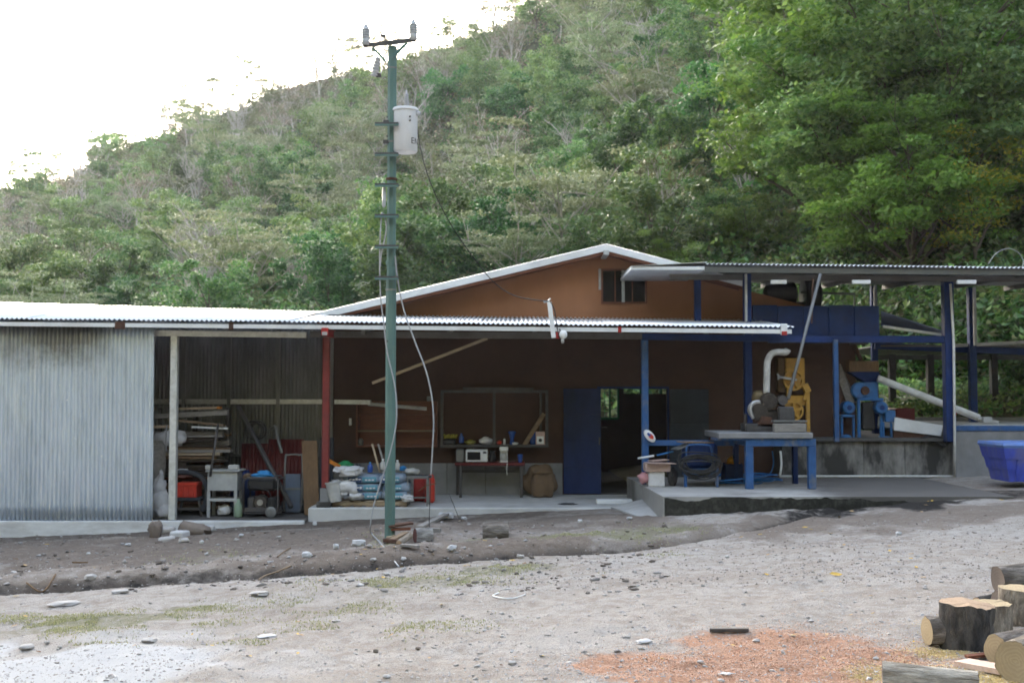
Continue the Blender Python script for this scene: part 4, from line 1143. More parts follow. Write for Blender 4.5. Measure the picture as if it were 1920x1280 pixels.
# white bag and green bottle under/next to the stand
o = MB().blob(P(421, 956, 20.8), .13, .12, .10, 12, .3, 2, flat=.8).build("plastic_bag", M['sack_white'], smooth=True); tag(o, "white plastic bag on the floor under the grey stand", "bag")
c = P(447, 965, 20.6)
o = MB().lathe((c.x, 20.6, FZ), [(.06, 0), (.08, .03), (.08, .2), (.03, .28), (.03, .33)], 14).build("bottle", mat("pale_green_plastic", (.22, .30, .22), .3), smooth=True); tag(o, "pale green plastic bottle standing right of the grey stand", "bottle")
# generator
a, b = P(457, 958, 20.55), P(522, 892, 20.55)
gn = thing("generator", "portable generator in a black tube frame with blue cloth on top", "generator", ((a.x+b.x)/2, 20.8, FZ))
x0, x1, z0, z1 = a.x, b.x, FZ+.08, b.z-.03
for yy in (20.52, 21.05):
    MB().tube([(x0, yy, z0), (x0, yy, z1-.06), (x0+.06, yy, z1), (x1-.06, yy, z1), (x1, yy, z1-.06), (x1, yy, z0), (x0, yy, z0)], .018, 8).build("frame_hoop", M['dark_steel'], gn, smooth=True)
for z in (z0, z1-.03):
    for x in (x0, x1): MB().tube([(x, 20.52, z), (x, 21.05, z)], .015, 6).build("frame_bar", M['dark_steel'], gn)
MB().cbox(x0+.05, 20.56, z1-.24, x1-.05, 21.0, z1-.02, .05).build("fuel_tank", M['black'], gn)
MB().lathe(((x0+x1)/2-.02, 20.62, z0+.19), [(.02, -.06), (.11, -.06), (.13, -.03), (.13, .15), (.02, .16)], 18, (0, 1, 0)).build("engine_cover", M['engine'], gn, auto=40)
MB().lathe(((x0+x1)/2-.02, 20.56, z0+.19), [(.03, 0), (.055, .0), (.055, .02)], 14, (0, -1, 0)).build("starter", M['alu'], gn)
MB().cbox(x0+.05, 20.6, z0+.03, x0+.18, 20.95, z0+.28, .02).build("alternator", M['dark_steel'], gn)
MB().cbox(x1-.2, 20.58, z0+.05, x1-.05, 20.95, z0+.27, .02).build("control_box", M['black'], gn)
MB().tube(smoothpts([(x0+.08, 20.53, z1-.1), (x0+.2, 20.5, z1-.16), (x1-.15, 20.5, z1-.26), (x1-.1, 20.52, z0+.05)], 5), .008, 6).build("hose", M['cable'], gn)
MB().cbox(x0, 20.53, z0+.02, x1, 20.56, z0+.10, .008).build("base_bar", M['dark_steel'], gn)
w = MB().lathe((x1-.12, 20.50, FZ+.10), [(.02, -.03), (.085, -.03), (.10, -.02), (.10, .02), (.085, .03), (.02, .03)], 18, (0, 1, 0)).build("wheel", M['galv_dark'], gn, auto=35)
o = MB().blob(P(494, 890, 20.75), .17, .14, .07, 6, .35, 2.2, flat=.5).build("blue_cloth", M['cloth_blue'], smooth=True); tag(o, "bright blue plastic sheet bunched on top of the generator", "plastic sheet")
o = MB().blob(P(466, 893, 20.8), .10, .12, .06, 8, .3, 2, flat=.5).build("rag", M['burlap'], smooth=True); tag(o, "brown rag on the left corner of the generator", "rag")
o = MB().blob(P(455, 925, 21.4), .22, .2, .42, 15, .2, 2, square=.7).build("blue_drum", M['blue_door'], smooth=True); tag(o, "dark blue drum standing behind the generator", "drum")
# hand truck
a, b = P(533, 950, 21.3), P(566, 850, 21.3)
htk = thing("hand_truck", "grey tube hand truck with blue grey plate leaning in the shed bay", "hand truck", ((a.x+b.x)/2, 21.3, FZ))
MB().tube(smoothpts([(a.x, 21.3, FZ+.03), (a.x, 21.36, b.z-.12), (a.x+.06, 21.38, b.z-.03), (b.x-.06, 21.38, b.z-.03), (b.x, 21.36, b.z-.12), (b.x, 21.3, FZ+.03)], 5), .018, 8).build("frame", M['galv_dark'], htk, smooth=True)
MB().cbox(a.x+.02, 21.3, FZ+.02, b.x-.02, 21.33, P(0,888,21.3).z, .006).build("plate", mat("blue_grey_plate", (.11, .14, .19), .5), htk)
for x in (a.x-.03, b.x+.03):
    MB().lathe((x, 21.40, FZ+.11), [(.03, -.03), (.11, -.025), (.11, .025), (.03, .03)], 16, (1, 0, 0)).build("wheel", M['rubber'], htk)
MB().cbox(a.x+.02, 21.2, FZ+.005, b.x-.02, 21.31, FZ+.02, .003).build("toe_plate", M['dark_steel'], htk)
MB().cbox(a.x+.02, 21.285, P(0,918,21.3).z, b.x-.02, 21.3, P(0,914,21.3).z, .003).build("crossbar", M['galv_dark'], htk)
# leaning board
a, b = P(569, 950, 20.9), P(594, 826, 21.15)
bd = MB().add([(a.x+.02, 20.9, FZ+.01), (a.x+.29, 20.9, FZ+.01), (b.x-.01, 21.2, b.z), (b.x-.29, 21.2, b.z), (a.x+.02, 20.94, FZ+.01), (a.x+.29, 20.94, FZ+.01), (b.x-.01, 21.24, b.z), (b.x-.29, 21.24, b.z)],
              [(0,1,2,3),(7,6,5,4),(0,4,5,1),(1,5,6,2),(2,6,7,3),(3,7,4,0)])
tag(bd.build("wooden_board", M['wood_board']), "broad brown wooden board leaning upright next to the red post", "board")
# dark red sheets at the back
for k, (p0, p1, lab) in enumerate((((447, 905), (498, 832), "dark red ribbed sheet leaning at the back behind the generator"), ((498, 905), (566, 824), "dark red ribbed sheet leaning at the back behind the hand truck"))):
    a, b = P(p0[0], p0[1], 22.7), P(p1[0], p1[1], 22.7)
    mb = MB(); corr(mb, (a.x, 22.75, FZ), (1, 0, 0), (0, .2, b.z-FZ), (0, -1, 0), b.x-a.x, .012, 6, 2)
    tag(mb.build("red_sheet", M['red_dark'], smooth=True), lab, "metal sheet")
o = MB()
for k in range(5):
    c = P(480, 806, 22.3); o.ring((c.x+random.uniform(-.06,.06), 22.3-k*.03, c.z), .16+random.uniform(-.03,.03), .016, (.2, 1, .1))
tag(o.build("hose_coil", M['cable'], smooth=True), "coil of black hose hanging on the back wall of the shed bay", "hose")
o = MB().tube(smoothpts([P(508, 805, 22.2), P(516, 800, 22.1), P(522, 825, 22.0), P(528, 848, 21.9)], 5), .03, 8).build("grey_hose", M['galv_dark'], smooth=True); tag(o, "short bent grey hose beside the black coil", "hose")
a, b = P(600, 905, 22.4), P(626, 820, 22.4)
tag(MB().cbox(a.x, 22.35, FZ, b.x, 22.42, b.z, .01).build("blue_sheet", M['grey_door']), "blue grey panel standing behind the red post", "panel")

# ------------------------------------------------------------------ veranda
# pallet and cement bags
pa, pc = P(622, 946, 20.55), P(763, 946, 20.55)
pal = thing("pallet", "rough wooden pallet under the cement bags", "pallet", ((pa.x+pc.x)/2, 20.8, 0))
for y in (20.5, 20.78, 21.06):
    MB().cbox(pa.x, y, .022, pc.x, y+.09, .085, .006).build("bearer", M['wood_pale'], pal)
for k in range(7):
    x = pa.x+(pc.x-pa.x-.13)*k/6
    MB().cbox(x, 20.47, .086, x+.13, 21.19, .108, .004).build("slat", M['wood_pale'], pal)
    MB().cbox(x, 20.47, .001, x+.13, 21.19, .021, .004).build("slat", M['wood_mid'], pal)
M['bag_navy'] = mat('cement_bag_navy', (.05, .09, .19), .75, 0, (.14, .16, .2), .5, 6)
bagdef = [("lower left", 690, 0), ("lower right", 748, 0), ("middle left", 688, 1), ("middle right", 746, 1), ("top left", 686, 2), ("top right", 742, 2)]
bag_lab = {0: "bottom layer", 1: "middle layer", 2: "top layer"}
for nm, px, k in bagdef:
    left = 'left' in nm
    c = P(px, 0, 20.7); z = .109+.012+k*.145
    L = .34 if left else .26
    bg_ = thing("cement_bag", "blue and cyan cement bag, %s of the stack, %s" % (bag_lab[k], "left of the pole" if left else "right of the pole"), "cement bag", (c.x, 20.8, z), "cement bags stacked on the pallet")
    MB().blob((c.x+random.uniform(-.02,.02), 20.8, z+.075), L, .32, .088, k*3+left, .10, 1.8, 26, 12, .55).build("bag", M['bag_blue'], bg_, smooth=True)
    x0, x1 = (c.x+.02, c.x+L*.78) if left else (c.x-L*.2, c.x+L*.5)
    pr = []
    mb = MB()
    # printed cyan field and pale marks follow the front bulge
    def field(x0, x1, zz0, zz1, off, m, nm_="print"):
        mb = MB(); n = 8
        vs_ = []
        for i in range(n+1):
            x = x0+(x1-x0)*i/n
            for j in range(4):
                zz = zz0+(zz1-zz0)*j/3
                ex = min(.999, abs((x-c.x)/L)); ez = min(.999, abs((zz-z-.075)/.088))
                yy = 20.8-.32*max(0, (1-ex**3.4))**(1/3.4)*max(0, 1-ez**3.4)**(1/3.4)
                vs_.append((x, yy-.035-off, zz))
        fs = [(i*4+j, (i+1)*4+j, (i+1)*4+j+1, i*4+j+1) for i in range(n) for j in range(3)]
        mb.add(vs_, fs); return mb.build(nm_, m, bg_, smooth=True)
    field(x0, x1, z+.022, z+.120, .0, M['bag_cyan'])
    field(c.x-L*.70, x0-.015, z+.022, z+.120, .0, M['bag_navy'], "dark_print")
    for q in range(4):
        xx = c.x-L*.62+q*L*.16
        field(xx, xx+L*.12, z+.05+random.uniform(0,.02), z+.085+random.uniform(0,.02), .001, M['cloth_white'], "print_mark")
    for q in range(3):
        xx = x0+.05+q*(x1-x0)*.24
        field(xx, xx+(x1-x0)*.17, z+.055, z+.08, .003, M['cloth_white'], "print_mark")
for px, py, rx, rz, lab, sd in ((644, 914, .24, .13, "white plastic sack slumped left of the cement bags", 21), (658, 884, .20, .085, "flat white sack lying on the left end of the cement bags", 22), (668, 930, .13, .06, "low crumpled white sack on the pallet's left end", 24),
        (764, 934, .10, .06, "small white sack on the right end of the pallet", 27), (640, 880, .12, .05, "thin white sack folded over behind the bucket", 29)):
    mb = MB().blob(P(px, py, 20.5), rx, .17, rz, sd, .34, 2.6, 22, 14, .62, flat=.9)
    tag(mb.build("white_bag", M['sack_white'], smooth=True), lab, "sack")
c = P(630, 918, 20.42)
bk = thing("white_bucket", "tilted white plastic bucket left of the pallet", "bucket", (c.x, 20.42, .02))
MB().lathe((c.x, 20.4, .1), [(.10, 0), (.105, .0), (.14, .33), (.15, .335), (.15, .36), (.13, .36), (.10, .05)], 20, (-.14, 0, 1)).build("body", M['dirty_white'], bk, auto=40)
MB().ring((c.x-.03, 20.4, .40), .13, .006, (0, 1, .3), a0=0, a1=math.pi).build("handle", M['alu'], bk)
o = MB().bar(P(616, 863, 20.9), P(640, 876, 20.85), .05, .06).build("level", M['orange']); tag(o, "orange handled tool lying behind the white sacks", "tool")
for px, py, rx, rz, mm, nm, lab, cat in ((648, 872, .14, .08, 'cloth_green', "green_bag", "green bag bunched behind the white sack", "bag"),
        (668, 876, .09, .06, 'cloth_dark', "dark_bag", "black plastic bag behind the top cement bag", "bag"),
        (770, 884, .16, .06, 'dirty_white', "folded_sack", "folded pale sack on the grey stool", "sack"), (755, 878, .07, .05, 'cloth_blue', "blue_bundle", "blue plastic bundle right of the pole", "bundle"),
        (790, 893, .16, .035, 'cloth_dark', "dark_cloth", "dark cloth spread over the top of the grey stool", "cloth")):
    tag(MB().blob(P(px, py, 20.95), rx, .12, rz, px, .3, 2.2).build(nm, M[mm], smooth=True), lab, cat)
def bottle(px, py0, py1, d, rad, m, lab, cap=None, nm="bottle"):
    a, b = P(px, py0, d), P(px, py1, d); h = b.z-a.z
    t = thing(nm, lab, "bottle", (a.x, d, a.z))
    MB().lathe(a, [(rad*.9, 0), (rad, .05*h), (rad, .62*h), (rad*.45, .8*h), (rad*.36, .9*h)], 14).build("body", m, t, smooth=True)
    MB().lathe((a.x, d, a.z+.9*h), [(rad*.42, 0), (rad*.42, .1*h)], 10).build("cap", cap or M['white'], t)
    return t
bottle(694, 885, 866, 20.7, .05, M['bottle_blue'], "blue plastic bottle standing on the top cement bag", M['cloth_blue'])
bottle(718, 880, 860, 20.6, .05, M['dirty_white'], "white bottle on the cement bags beside the sticks")
bottle(745, 880, 862, 20.6, .045, M['dirty_white'], "white bottle just right of the green pole on the bags")
pole_thing("wooden_stick", P(698, 832, 20.9), P(712, 885, 20.7), .018, M['wood_pale'], "left one of two pale sticks rising from the cement bags")
pole_thing("wooden_stick", P(709, 832, 20.9), P(724, 882, 20.7), .018, M['wood_grey'], "right one of two pale sticks rising from the cement bags")
# grey stool
a, b = P(762, 945, 20.6), P(803, 893, 20.6)
st = thing("metal_stool", "small grey metal stool right of the cement bags", "stool", ((a.x+b.x)/2, 20.8, 0))
MB().cbox(a.x, 20.58, b.z-.04, b.x, 21.0, b.z, .008).build("top", M['galv_dark'], st)
for x in (a.x+.02, b.x-.02):
    for y in (20.6, 20.98): MB().bar((x, y, b.z-.04), (x, y, .001), .028).build("leg", M['galv_dark'], st)
MB().box(a.x+.02, 20.6, .14, b.x-.02, 20.62, .165).build("stretcher", M['galv_dark'], st)
# red fuel cans
for px0, px1, d, lab, m in ((776, 797, 21.6, "dark red fuel can standing behind the grey stool", M['red']), (797, 815, 21.3, "bright red fuel can at the right end of the veranda pile", M['red_bright'])):
    a, b = P(px0, 930, d), P(px1, 893, d)
    t = thing("fuel_can", lab, "fuel can", ((a.x+b.x)/2, d, 0))
    MB().cbox(a.x, d-.1, .001, b.x, d+.12, b.z-.02, .03).build("body", m, t)
    MB().lathe((a.x+.05, d, b.z-.03), [(.03, 0), (.03, .04), (.02, .05)], 10).build("spout", M['black'], t)
    MB().tube([(a.x+.06, d, b.z-.02), (a.x+.09, d, b.z+.03), (b.x-.04, d, b.z+.03), (b.x-.02, d, b.z-.02)], .013, 6).build("handle", m, t)
# poles under the roof
tag(MB().bar(P(698, 718, 20.9), P(914, 634, 20.9), .045, .05).build("wooden_pole", M['wood_pale']), "pale squared wooden pole slung diagonally under the veranda roof", "pole")
pole_thing("pvc_pipe", P(690, 757, 22.4), P(800, 766, 22.5), .035, M['dirty_white'], "grey plastic pipe laid across the top of the wooden shelf")
tag(MB().bar(P(628, 753, 22.5), P(695, 754, 22.4), .08, .085).build("steel_beam", M['galv_post']), "pale steel channel resting between the back rail and the shelf", "beam")
tag(MB().cbox(P(660,0,22.9).x, 22.88, P(0,797,22.9).z, P(664,0,22.9).x, 22.96, P(0,784,22.9).z, .003).build("wall_switch", M['white']), "small white switch on the wall left of the wooden shelf", "switch")
# wooden shelf on the wall
a, b = P(668, 838, 22.75), P(820, 752, 22.75)
sh = thing("wall_shelf", "dark red wooden two bay shelf hung on the brown wall", "shelf", ((a.x+b.x)/2, 22.85, a.z))
t = .03
for x in (a.x, (a.x+b.x)/2-.06, b.x-t): MB().box(x, 22.70, a.z, x+t, 22.985, b.z).build("side", M['wood_dark'], sh)
for f in (0, .345, .70, 1.0):
    z = a.z+(b.z-a.z-t)*f
    MB().box(a.x+t+.002, 22.715, z, (a.x+b.x)/2-.062, 22.985, z+t).build("board", M['wood_mid'] if f == .345 else M['wood_dark'], sh)
    MB().box((a.x+b.x)/2-.028, 22.715, z, b.x-t-.002, 22.985, z+t).build("board", M['wood_mid'] if f == .345 else M['wood_dark'], sh)
MB().box(a.x+t, 22.986, a.z, b.x-t, 22.996, b.z).build("back_panel", M['wood_dark'], sh)
c = P(676, 834, 22.8)
tag(MB().lathe((c.x, 22.8, a.z+.032), [(.05, 0), (.055, .1), (.03, .14)], 12).build("tin", M['galv_dark'], smooth=True), "dark tin standing at the left end of the shelf bottom", "tin")
c = P(805, 765, 22.8)
tag(MB().cbox(c.x-.05, 22.75, b.z+.001, c.x+.05, 22.9, b.z+.10, .01).build("meter_box", M['galv_dark']), "small grey box on top right of the wooden shelf", "box")
# black framed display case
a, b = P(826, 838, 22.7), P(1028, 731, 22.7)
dc = thing("display_case", "wide black steel framed open case on the brown wall", "display case", ((a.x+b.x)/2, 22.8, a.z))
t = .055
MB().box(a.x, 22.62, a.z, b.x, 22.985, a.z+.05).build("bottom_shelf", M['dark_steel'], dc)
MB().box(a.x, 22.66, b.z-t, b.x, 22.985, b.z).build("top_bar", M['dark_steel'], dc)
for x in (a.x, P(927,0,22.7).x-t/2, b.x-t): MB().box(x, 22.66, a.z+.051, x+t, 22.72, b.z-t-.001).build("upright", M['dark_steel'], dc)
MB().box(b.x-t-.11, 22.8, a.z+.051, b.x-t-.07, 22.985, b.z-t-.001).build("inner_post", M['dark_steel'], dc)
sz = a.z+.051
tag(MB().bar(P(868, 728, 22.75), P(1000, 729, 22.75), .12, .05).build("steel_tray", M['dark_steel']), "long dark steel tray lying on top of the display case", "tray")
pl = MB().bar(P(983, 834, 22.72), P(1020, 775, 22.8), .05, .08); tag(pl.build("leaning_board", M['wood_mid']), "brown board leaning diagonally inside the right bay of the display case", "board")
def lump(px, py, rx, rz, m, nm, lab, cat, d=22.72, sd=None):
    c = P(px, py, d); z = sz+rz*.95
    return tag(MB().blob((c.x, d, z), rx, min(rx, .13), rz, sd or px, .25, 2.2, flat=.95).build(nm, m, smooth=True), lab, cat)
a1 = P(838, 0, 22.72)
tr = thing("fruit_tray", "black tray with yellow green bananas at the left end of the display case", "tray", (P(840,0,22.72).x, 22.72, sz))
MB().cbox(P(827,0,22.72).x+.07, 22.6, sz+.001, P(856,0,22.72).x, 22.85, sz+.11, .02).build("tray", M['black'], tr)
for k in range(6):
    c = P(832+k*4, 0, 22.72)
    MB().tube(smoothpts([(c.x+.04, 22.66+.03*(k % 3), sz+.12), (c.x+.06, 22.66+.03*(k % 3), sz+.17), (c.x+.02+.03*k % .05, 22.70, sz+.2)], 3), [.012]+[.022]*5+[.01], 6).build("banana", M['banana'], tr, smooth=True)
bottle(865, 830, 812, 22.7, .05, M['bottle_blue'], "blue bottle beside the fruit tray in the display case", M['bottle_blue'])
lump(882, 825, .11, .05, M['banana'], "fruit_pile", "small heap of yellow green fruit in the middle of the display case", "fruit")
lump(911, 825, .14, .075, M['cloth_white'], "white_cloth", "white cloth bundle on the shelf of the display case", "cloth")
lump(936, 826, .05, .04, M['red_bright'], "red_pot", "small red pot in the display case above the coffee maker", "pot")
c = P(946, 0, 22.68); tag(MB().lathe((c.x, 22.68, sz), [(.022, 0), (.022, .1), (.012, .12)], 10).build("candle", M['white'], smooth=True), "thin white candle standing in the display case", "candle")
c = P(960, 0, 22.72); tag(MB().lathe((c.x, 22.72, sz), [(.04, 0), (.05, .02), (.035, .10), (.06, .2), (.085, .25), (.05, .27)], 14).build("goblet", M['bottle_blue'], smooth=True), "dark blue goblet shaped vase in the display case", "vase")
lump(966, 832, .06, .025, M['white'], "white_dish", "small white dish in front of the blue goblet", "dish", 22.66)
c = P(1000, 0, 22.8); tag(MB().lathe((c.x, 22.84, sz), [(.07, 0), (.08, .05), (.08, .2), (.03, .27)], 14).build("dark_bottle", M['bottle_blue'], smooth=True), "dark blue jug behind the leaning board", "jug")
c = P(1012, 0, 22.7)
bx_ = thing("carton", "small cardboard carton with white front at the right end of the display case", "carton", (c.x, 22.7, sz))
MB().cbox(c.x-.09, 22.62, sz+.001, c.x+.09, 22.78, sz+.26, .006).build("body", M['cardboard'], bx_)
MB().cbox(c.x-.07, 22.612, sz+.02, c.x+.07, 22.62, sz+.17, .003).build("white_panel", M['white'], bx_)
MB().lathe((c.x, 22.608, sz+.09), [(.035, 0), (.035, .006)], 12, (0, -1, 0)).build("black_dot", M['black'], bx_)
# red topped table with appliances
a, b = P(853, 924, 22.3), P(984, 867, 22.3)
tb = thing("side_table", "narrow red topped table with dark legs against the plinth", "table", ((a.x+b.x)/2, 22.55, 0))
MB().cbox(a.x, 22.25, b.z-.055, b.x, 22.95, b.z, .008).build("tabletop", M['red_dark'], tb)
for x, y in ((a.x+.11, 22.3), (b.x-.07, 22.3), (a.x+.02, 22.88), (b.x-.05, 22.88)):
    MB().cbox(x-.025, y-.025, .001, x+.03, y+.03, b.z-.056, .004).build("leg", M['dark_steel'], tb)
MB().box(a.x+.02, 22.84, .45, b.x-.05, 22.87, .50).build("stretcher", M['dark_steel'], tb)
tz = b.z+.001
a, b = P(873, 866, 22.35), P(914, 843, 22.35)
mw = thing("microwave", "white microwave oven with dark window on the red topped table", "microwave", ((a.x+b.x)/2, 22.5, tz))
H = b.z-tz
MB().cbox(a.x, 22.36, tz+.01, b.x, 22.7, tz+H, .012).build("body", M['white'], mw)
dW = (b.x-a.x)
fr = MB().cbox(a.x+.004, 22.342, tz+.014, a.x+dW*.74, 22.358, tz+H-.004, .004).build("door", M['white'], mw)
MB().cbox(a.x+.035, 22.336, tz+.05, a.x+dW*.68, 22.3415, tz+H-.04, .003).build("window", M['glass_dark'], fr)
MB().cbox(a.x+dW*.76, 22.342, tz+.014, b.x-.004, 22.358, tz+H-.004, .004).build("control_panel", M['white'], mw)
MB().cbox(a.x+dW*.79, 22.338, tz+H-.07, b.x-.02, 22.3415, tz+H-.03, .002).build("display", M['black'], mw)
a, b = P(855, 866, 22.4), P(870, 842, 22.4)
tag(MB().cbox(a.x, 22.4, tz, b.x, 22.65, b.z, .012).build("grey_box", M['galv_dark']), "dull grey metal box left of the microwave", "box")
c = P(945, 0, 22.4)
cm = thing("coffee_maker", "white coffee maker right of the microwave on the red table", "coffee maker", (c.x, 22.4, tz))
MB().cbox(c.x-.08, 22.35, tz, c.x+.08, 22.56, tz+.035, .008).build("base", M['white'], cm)
MB().cbox(c.x-.075, 22.48, tz+.036, c.x+.075, 22.56, tz+.22, .01).build("column", M['white'], cm)
MB().cbox(c.x-.085, 22.36, tz+.221, c.x+.085, 22.56, tz+.30, .015).build("head", M['white'], cm)
MB().lathe((c.x, 22.415, tz+.036), [(.05, 0), (.062, .05), (.055, .12), (.04, .14)], 14).build("jug", M['dirty_white'], cm, smooth=True)
c = P(924, 0, 22.5); tag(MB().lathe((c.x, 22.5, tz), [(.07, 0), (.075, .1), (.05, .18), (.055, .22)], 14).build("kettle", M['black'], smooth=True), "black kettle between microwave and coffee maker", "kettle")
c = P(975, 0, 22.35)
tag(MB().lathe((c.x, 22.35, tz), [(.035, 0), (.04, .02), (.05, .15), (.052, .16)], 14).build("blue_cup", M['bottle_blue'], smooth=True), "blue plastic cup at the right end of the red table", "cup")
cable("power_cord", [P(951, 868, 22.24), P(950, 880, 22.22), P(951, 890, 22.22)], .008, M['white'], "short white power cord hanging off the table edge", "cord")
# burlap sack
c = P(1015, 924, 22.5)
bs = thing("burlap_sack", "open brown burlap sack of produce standing beside the blue door", "sack", (c.x, 22.5, 0))
MB().blob((c.x+.03, 22.42, .24), .24, .2, .27, 3, .12, 2.0, 22, 14, .8, flat=.88).build("front_bag", M['burlap'], bs, smooth=True)
MB().blob((c.x-.02, 22.66, .30), .32, .2, .30, 6, .16, 2.0, 22, 14, .8, flat=.95).build("rear_bag", M['burlap'], bs, smooth=True)
MB().ring((c.x+.03, 22.42, .475), .16, .035, (0, .1, 1)).build("rolled_rim", M['burlap'], bs, smooth=True)
o = MB().cbox(-.02, 0, 0, .02, .02, .01)
c = GG(1064, 940); tag(MB().blob((P(1064,940,20.9).x, 20.9, .012), .16, .09, .018, 5, .3, 2).build("damp_rag", M['cloth_dark'], smooth=True), "flat dark rag lying on the veranda floor before the door", "rag")

# ------------------------------------------------------------------ raised slab: cart, boxes, table, engine
SZ = .4
def slabp(px, py): 
    t = (SZ-CAMZ)/(P(px, py, 1).z-CAMZ); return Vector((P(px, py, 1).x*t, t, SZ))
# boxes
def crate(nm, px0, px1, py0, py1, d, m, lab, cat="box", dep=.3, z=None):
    a, b = P(px0, py1, d), P(px1, py0, d)
    z0 = a.z if z is None else z
    return tag(MB().cbox(a.x, d-.02, z0, b.x, d+dep, b.z, .012).build(nm, m), lab, cat)
crate("carton", 1216, 1246, 884, 908, 20.0, M['cloth_white'], "white torn carton under the pinkish box by the blue post", "carton", z=SZ+.001)
c0 = P(1216, 884, 20.0).z
t = thing("carton", "flattened pinkish cardboard carton on top of the white one", "carton", (P(1233,0,20).x, 20.1, c0))
a, b = P(1210, 882, 19.95), P(1257, 869, 19.95)
MB().cbox(a.x, 19.93, c0+.003, b.x, 20.3, b.z, .01).build("body", M['cardboard'], t)
MB().bar((a.x+.02, 19.9, b.z+.02), (b.x+.06, 20.0, b.z+.005), .3, .012).build("flap", M['cardboard'], t)
MB().bar((a.x+.1, 20.1, b.z+.04), (b.x-.03, 20.2, b.z+.06), .22, .012).build("flap", M['cardboard'], t)
tag(MB().blob(P(1207, 895, 20.1), .10, .12, .10, 31, .3, 2).build("pink_cloth", mat("pink_cloth", (.55, .28, .30), .9), smooth=True), "pink cloth bundle at the foot of the blue post", "cloth")
pole_thing("white_tube", P(1196, 859, 19.95), P(1226, 854, 20.0), .018, M['white'], "short white tube lying over the cartons by the post")
pole_thing("blue_stick", P(1232, 853, 20.0), P(1262, 846, 20.15), .014, M['hose_blue'], "thin blue stick poking out beside the blue cart")
# oval disc on the post
c = P(1218, 817, 20.36)
ds = thing("oval_plate", "tilted oval white plate with red and blue print fixed on the blue post", "plate", (c.x, 20.36, c.z-.12))
mb = MB().lathe(c, [(.0, -.012), (.12, -.008), (.135, 0), (.12, .006), (0, .012)], 24, (0, -1, 0), caps=False)
def squash(mb, sx, ang):
    ca, sa = math.cos(ang), math.sin(ang); out = []
    for x, y, z in mb.v:
        u, v = x-c.x, z-c.z
        a_, b_ = u*ca+v*sa, (-u*sa+v*ca)*sx
        out.append((c.x+a_*ca-b_*sa, y, c.z+a_*sa+b_*ca))
    mb.v = out; return mb
squash(mb, .55, -.85).build("disc", M['white'], ds, smooth=True)
squash(MB().lathe((c.x+.03, 20.345, c.z+.0), [(.06, 0), (.06, .004)], 16, (0, -1, 0)), .6, -.85).build("red_mark", M['red_bright'], ds)
squash(MB().lathe((c.x-.01, 20.345, c.z+.03), [(.04, 0), (.04, .0045)], 16, (0, -1, 0)), .6, -.85).build("blue_mark", M['bottle_blue'], ds)
# blue wheeled cart (welder) with cable coil
a, b = P(1262, 905, 19.9), P(1342, 828, 19.9)
ca_ = thing("welding_cart", "blue wheeled welding machine cart with rounded hood on the raised slab", "welding machine", ((a.x+b.x)/2, 20.1, SZ))
x0, x1, zt = a.x, b.x, b.z
MB().cbox(P(1282,0,19.9).x, 19.95, SZ+.32, P(1340,0,19.9).x, 20.6, zt-.02, .06).build("hood", M['blue'], ca_)
MB().cbox(P(1284,0,19.9).x, 19.9, SZ+.16, P(1338,0,19.9).x, 20.55, SZ+.315, .01).build("chassis", M['blue_mid'], ca_)
MB().tube(smoothpts([P(1287,868,19.88), P(1287,842,19.88), P(1293,834,19.88), P(1326,834,19.88), P(1334,842,19.88), P(1336,868,19.88)], 5), .018, 8).build("handle_hoop", M['blue_mid'], ca_, smooth=True)
for px in (1279, 1337):
    q = P(px, 0, 19.85); MB().cbox(q.x-.025, 19.83, SZ+.001, q.x+.025, 19.88, SZ+.36, .006).build("leg", M['blue_mid'], ca_)
MB().cbox(P(1279,0,19.85).x+.026, 19.84, SZ+.2, P(1337,0,19.85).x-.026, 19.87, SZ+.25, .005).build("front_bar", M['blue_mid'], ca_)
c = P(1261, 885, 20.1)
wh = MB().lathe((c.x, 20.1, SZ+.165), [(.05, -.05), (.13, -.05), (.165, -.03), (.165, .03), (.13, .05), (.05, .05)], 22, (.9, -.45, 0)).build("wheel", M['rubber'], ca_, auto=40)
MB().lathe((c.x, 20.1, SZ+.165), [(.02, -.055), (.11, -.052), (.11, .052), (.02, .055)], 18, (.9, -.45, 0)).build("hub", M['dark_steel'], wh)
tag(MB().bar(P(1275, 828, 20.0), P(1332, 829, 20.15), .3, .02).build("bent_sheet", M['wood_mid']), "bent brown board lying on the hood of the blue cart", "board")
tag(MB().bar(P(1265, 842, 19.95), P(1290, 832, 20.05), .25, .015).build("grey_flap", M['galv_dark']), "grey sheet metal flap leaning on the left of the hood", "metal sheet")
mb = MB()
for k in range(9):
    c = P(1312+random.uniform(-5, 5), 860+random.uniform(-4, 6), 19.82-k*.008)
    w_, h_ = random.uniform(.26, .36), random.uniform(.14, .24)
    pts = [(c.x+w_*math.cos(t_), c.y+.03*math.sin(2*t_+k), c.z-.05+h_*math.sin(t_)*(1 if math.sin(t_) < 0 else .45)) for t_ in np.linspace(0, 2*math.pi, 26)]
    mb.tube(pts, .013, 6, caps=False)
tag(mb.build("cable_coil", M['cable'], smooth=True), "thick coil of black welding cable draped over the front of the cart", "cable coil")
cable("cable_loop", [P(1278, 880, 19.8), P(1272, 862, 19.8), P(1282, 848, 19.8), P(1335, 850, 19.8), P(1350, 862, 19.8), P(1350, 885, 19.8), P(1325, 898, 19.8), P(1290, 896, 19.8)], .012, M['cable'], "single loose loop of black cable hanging lower than the coil")
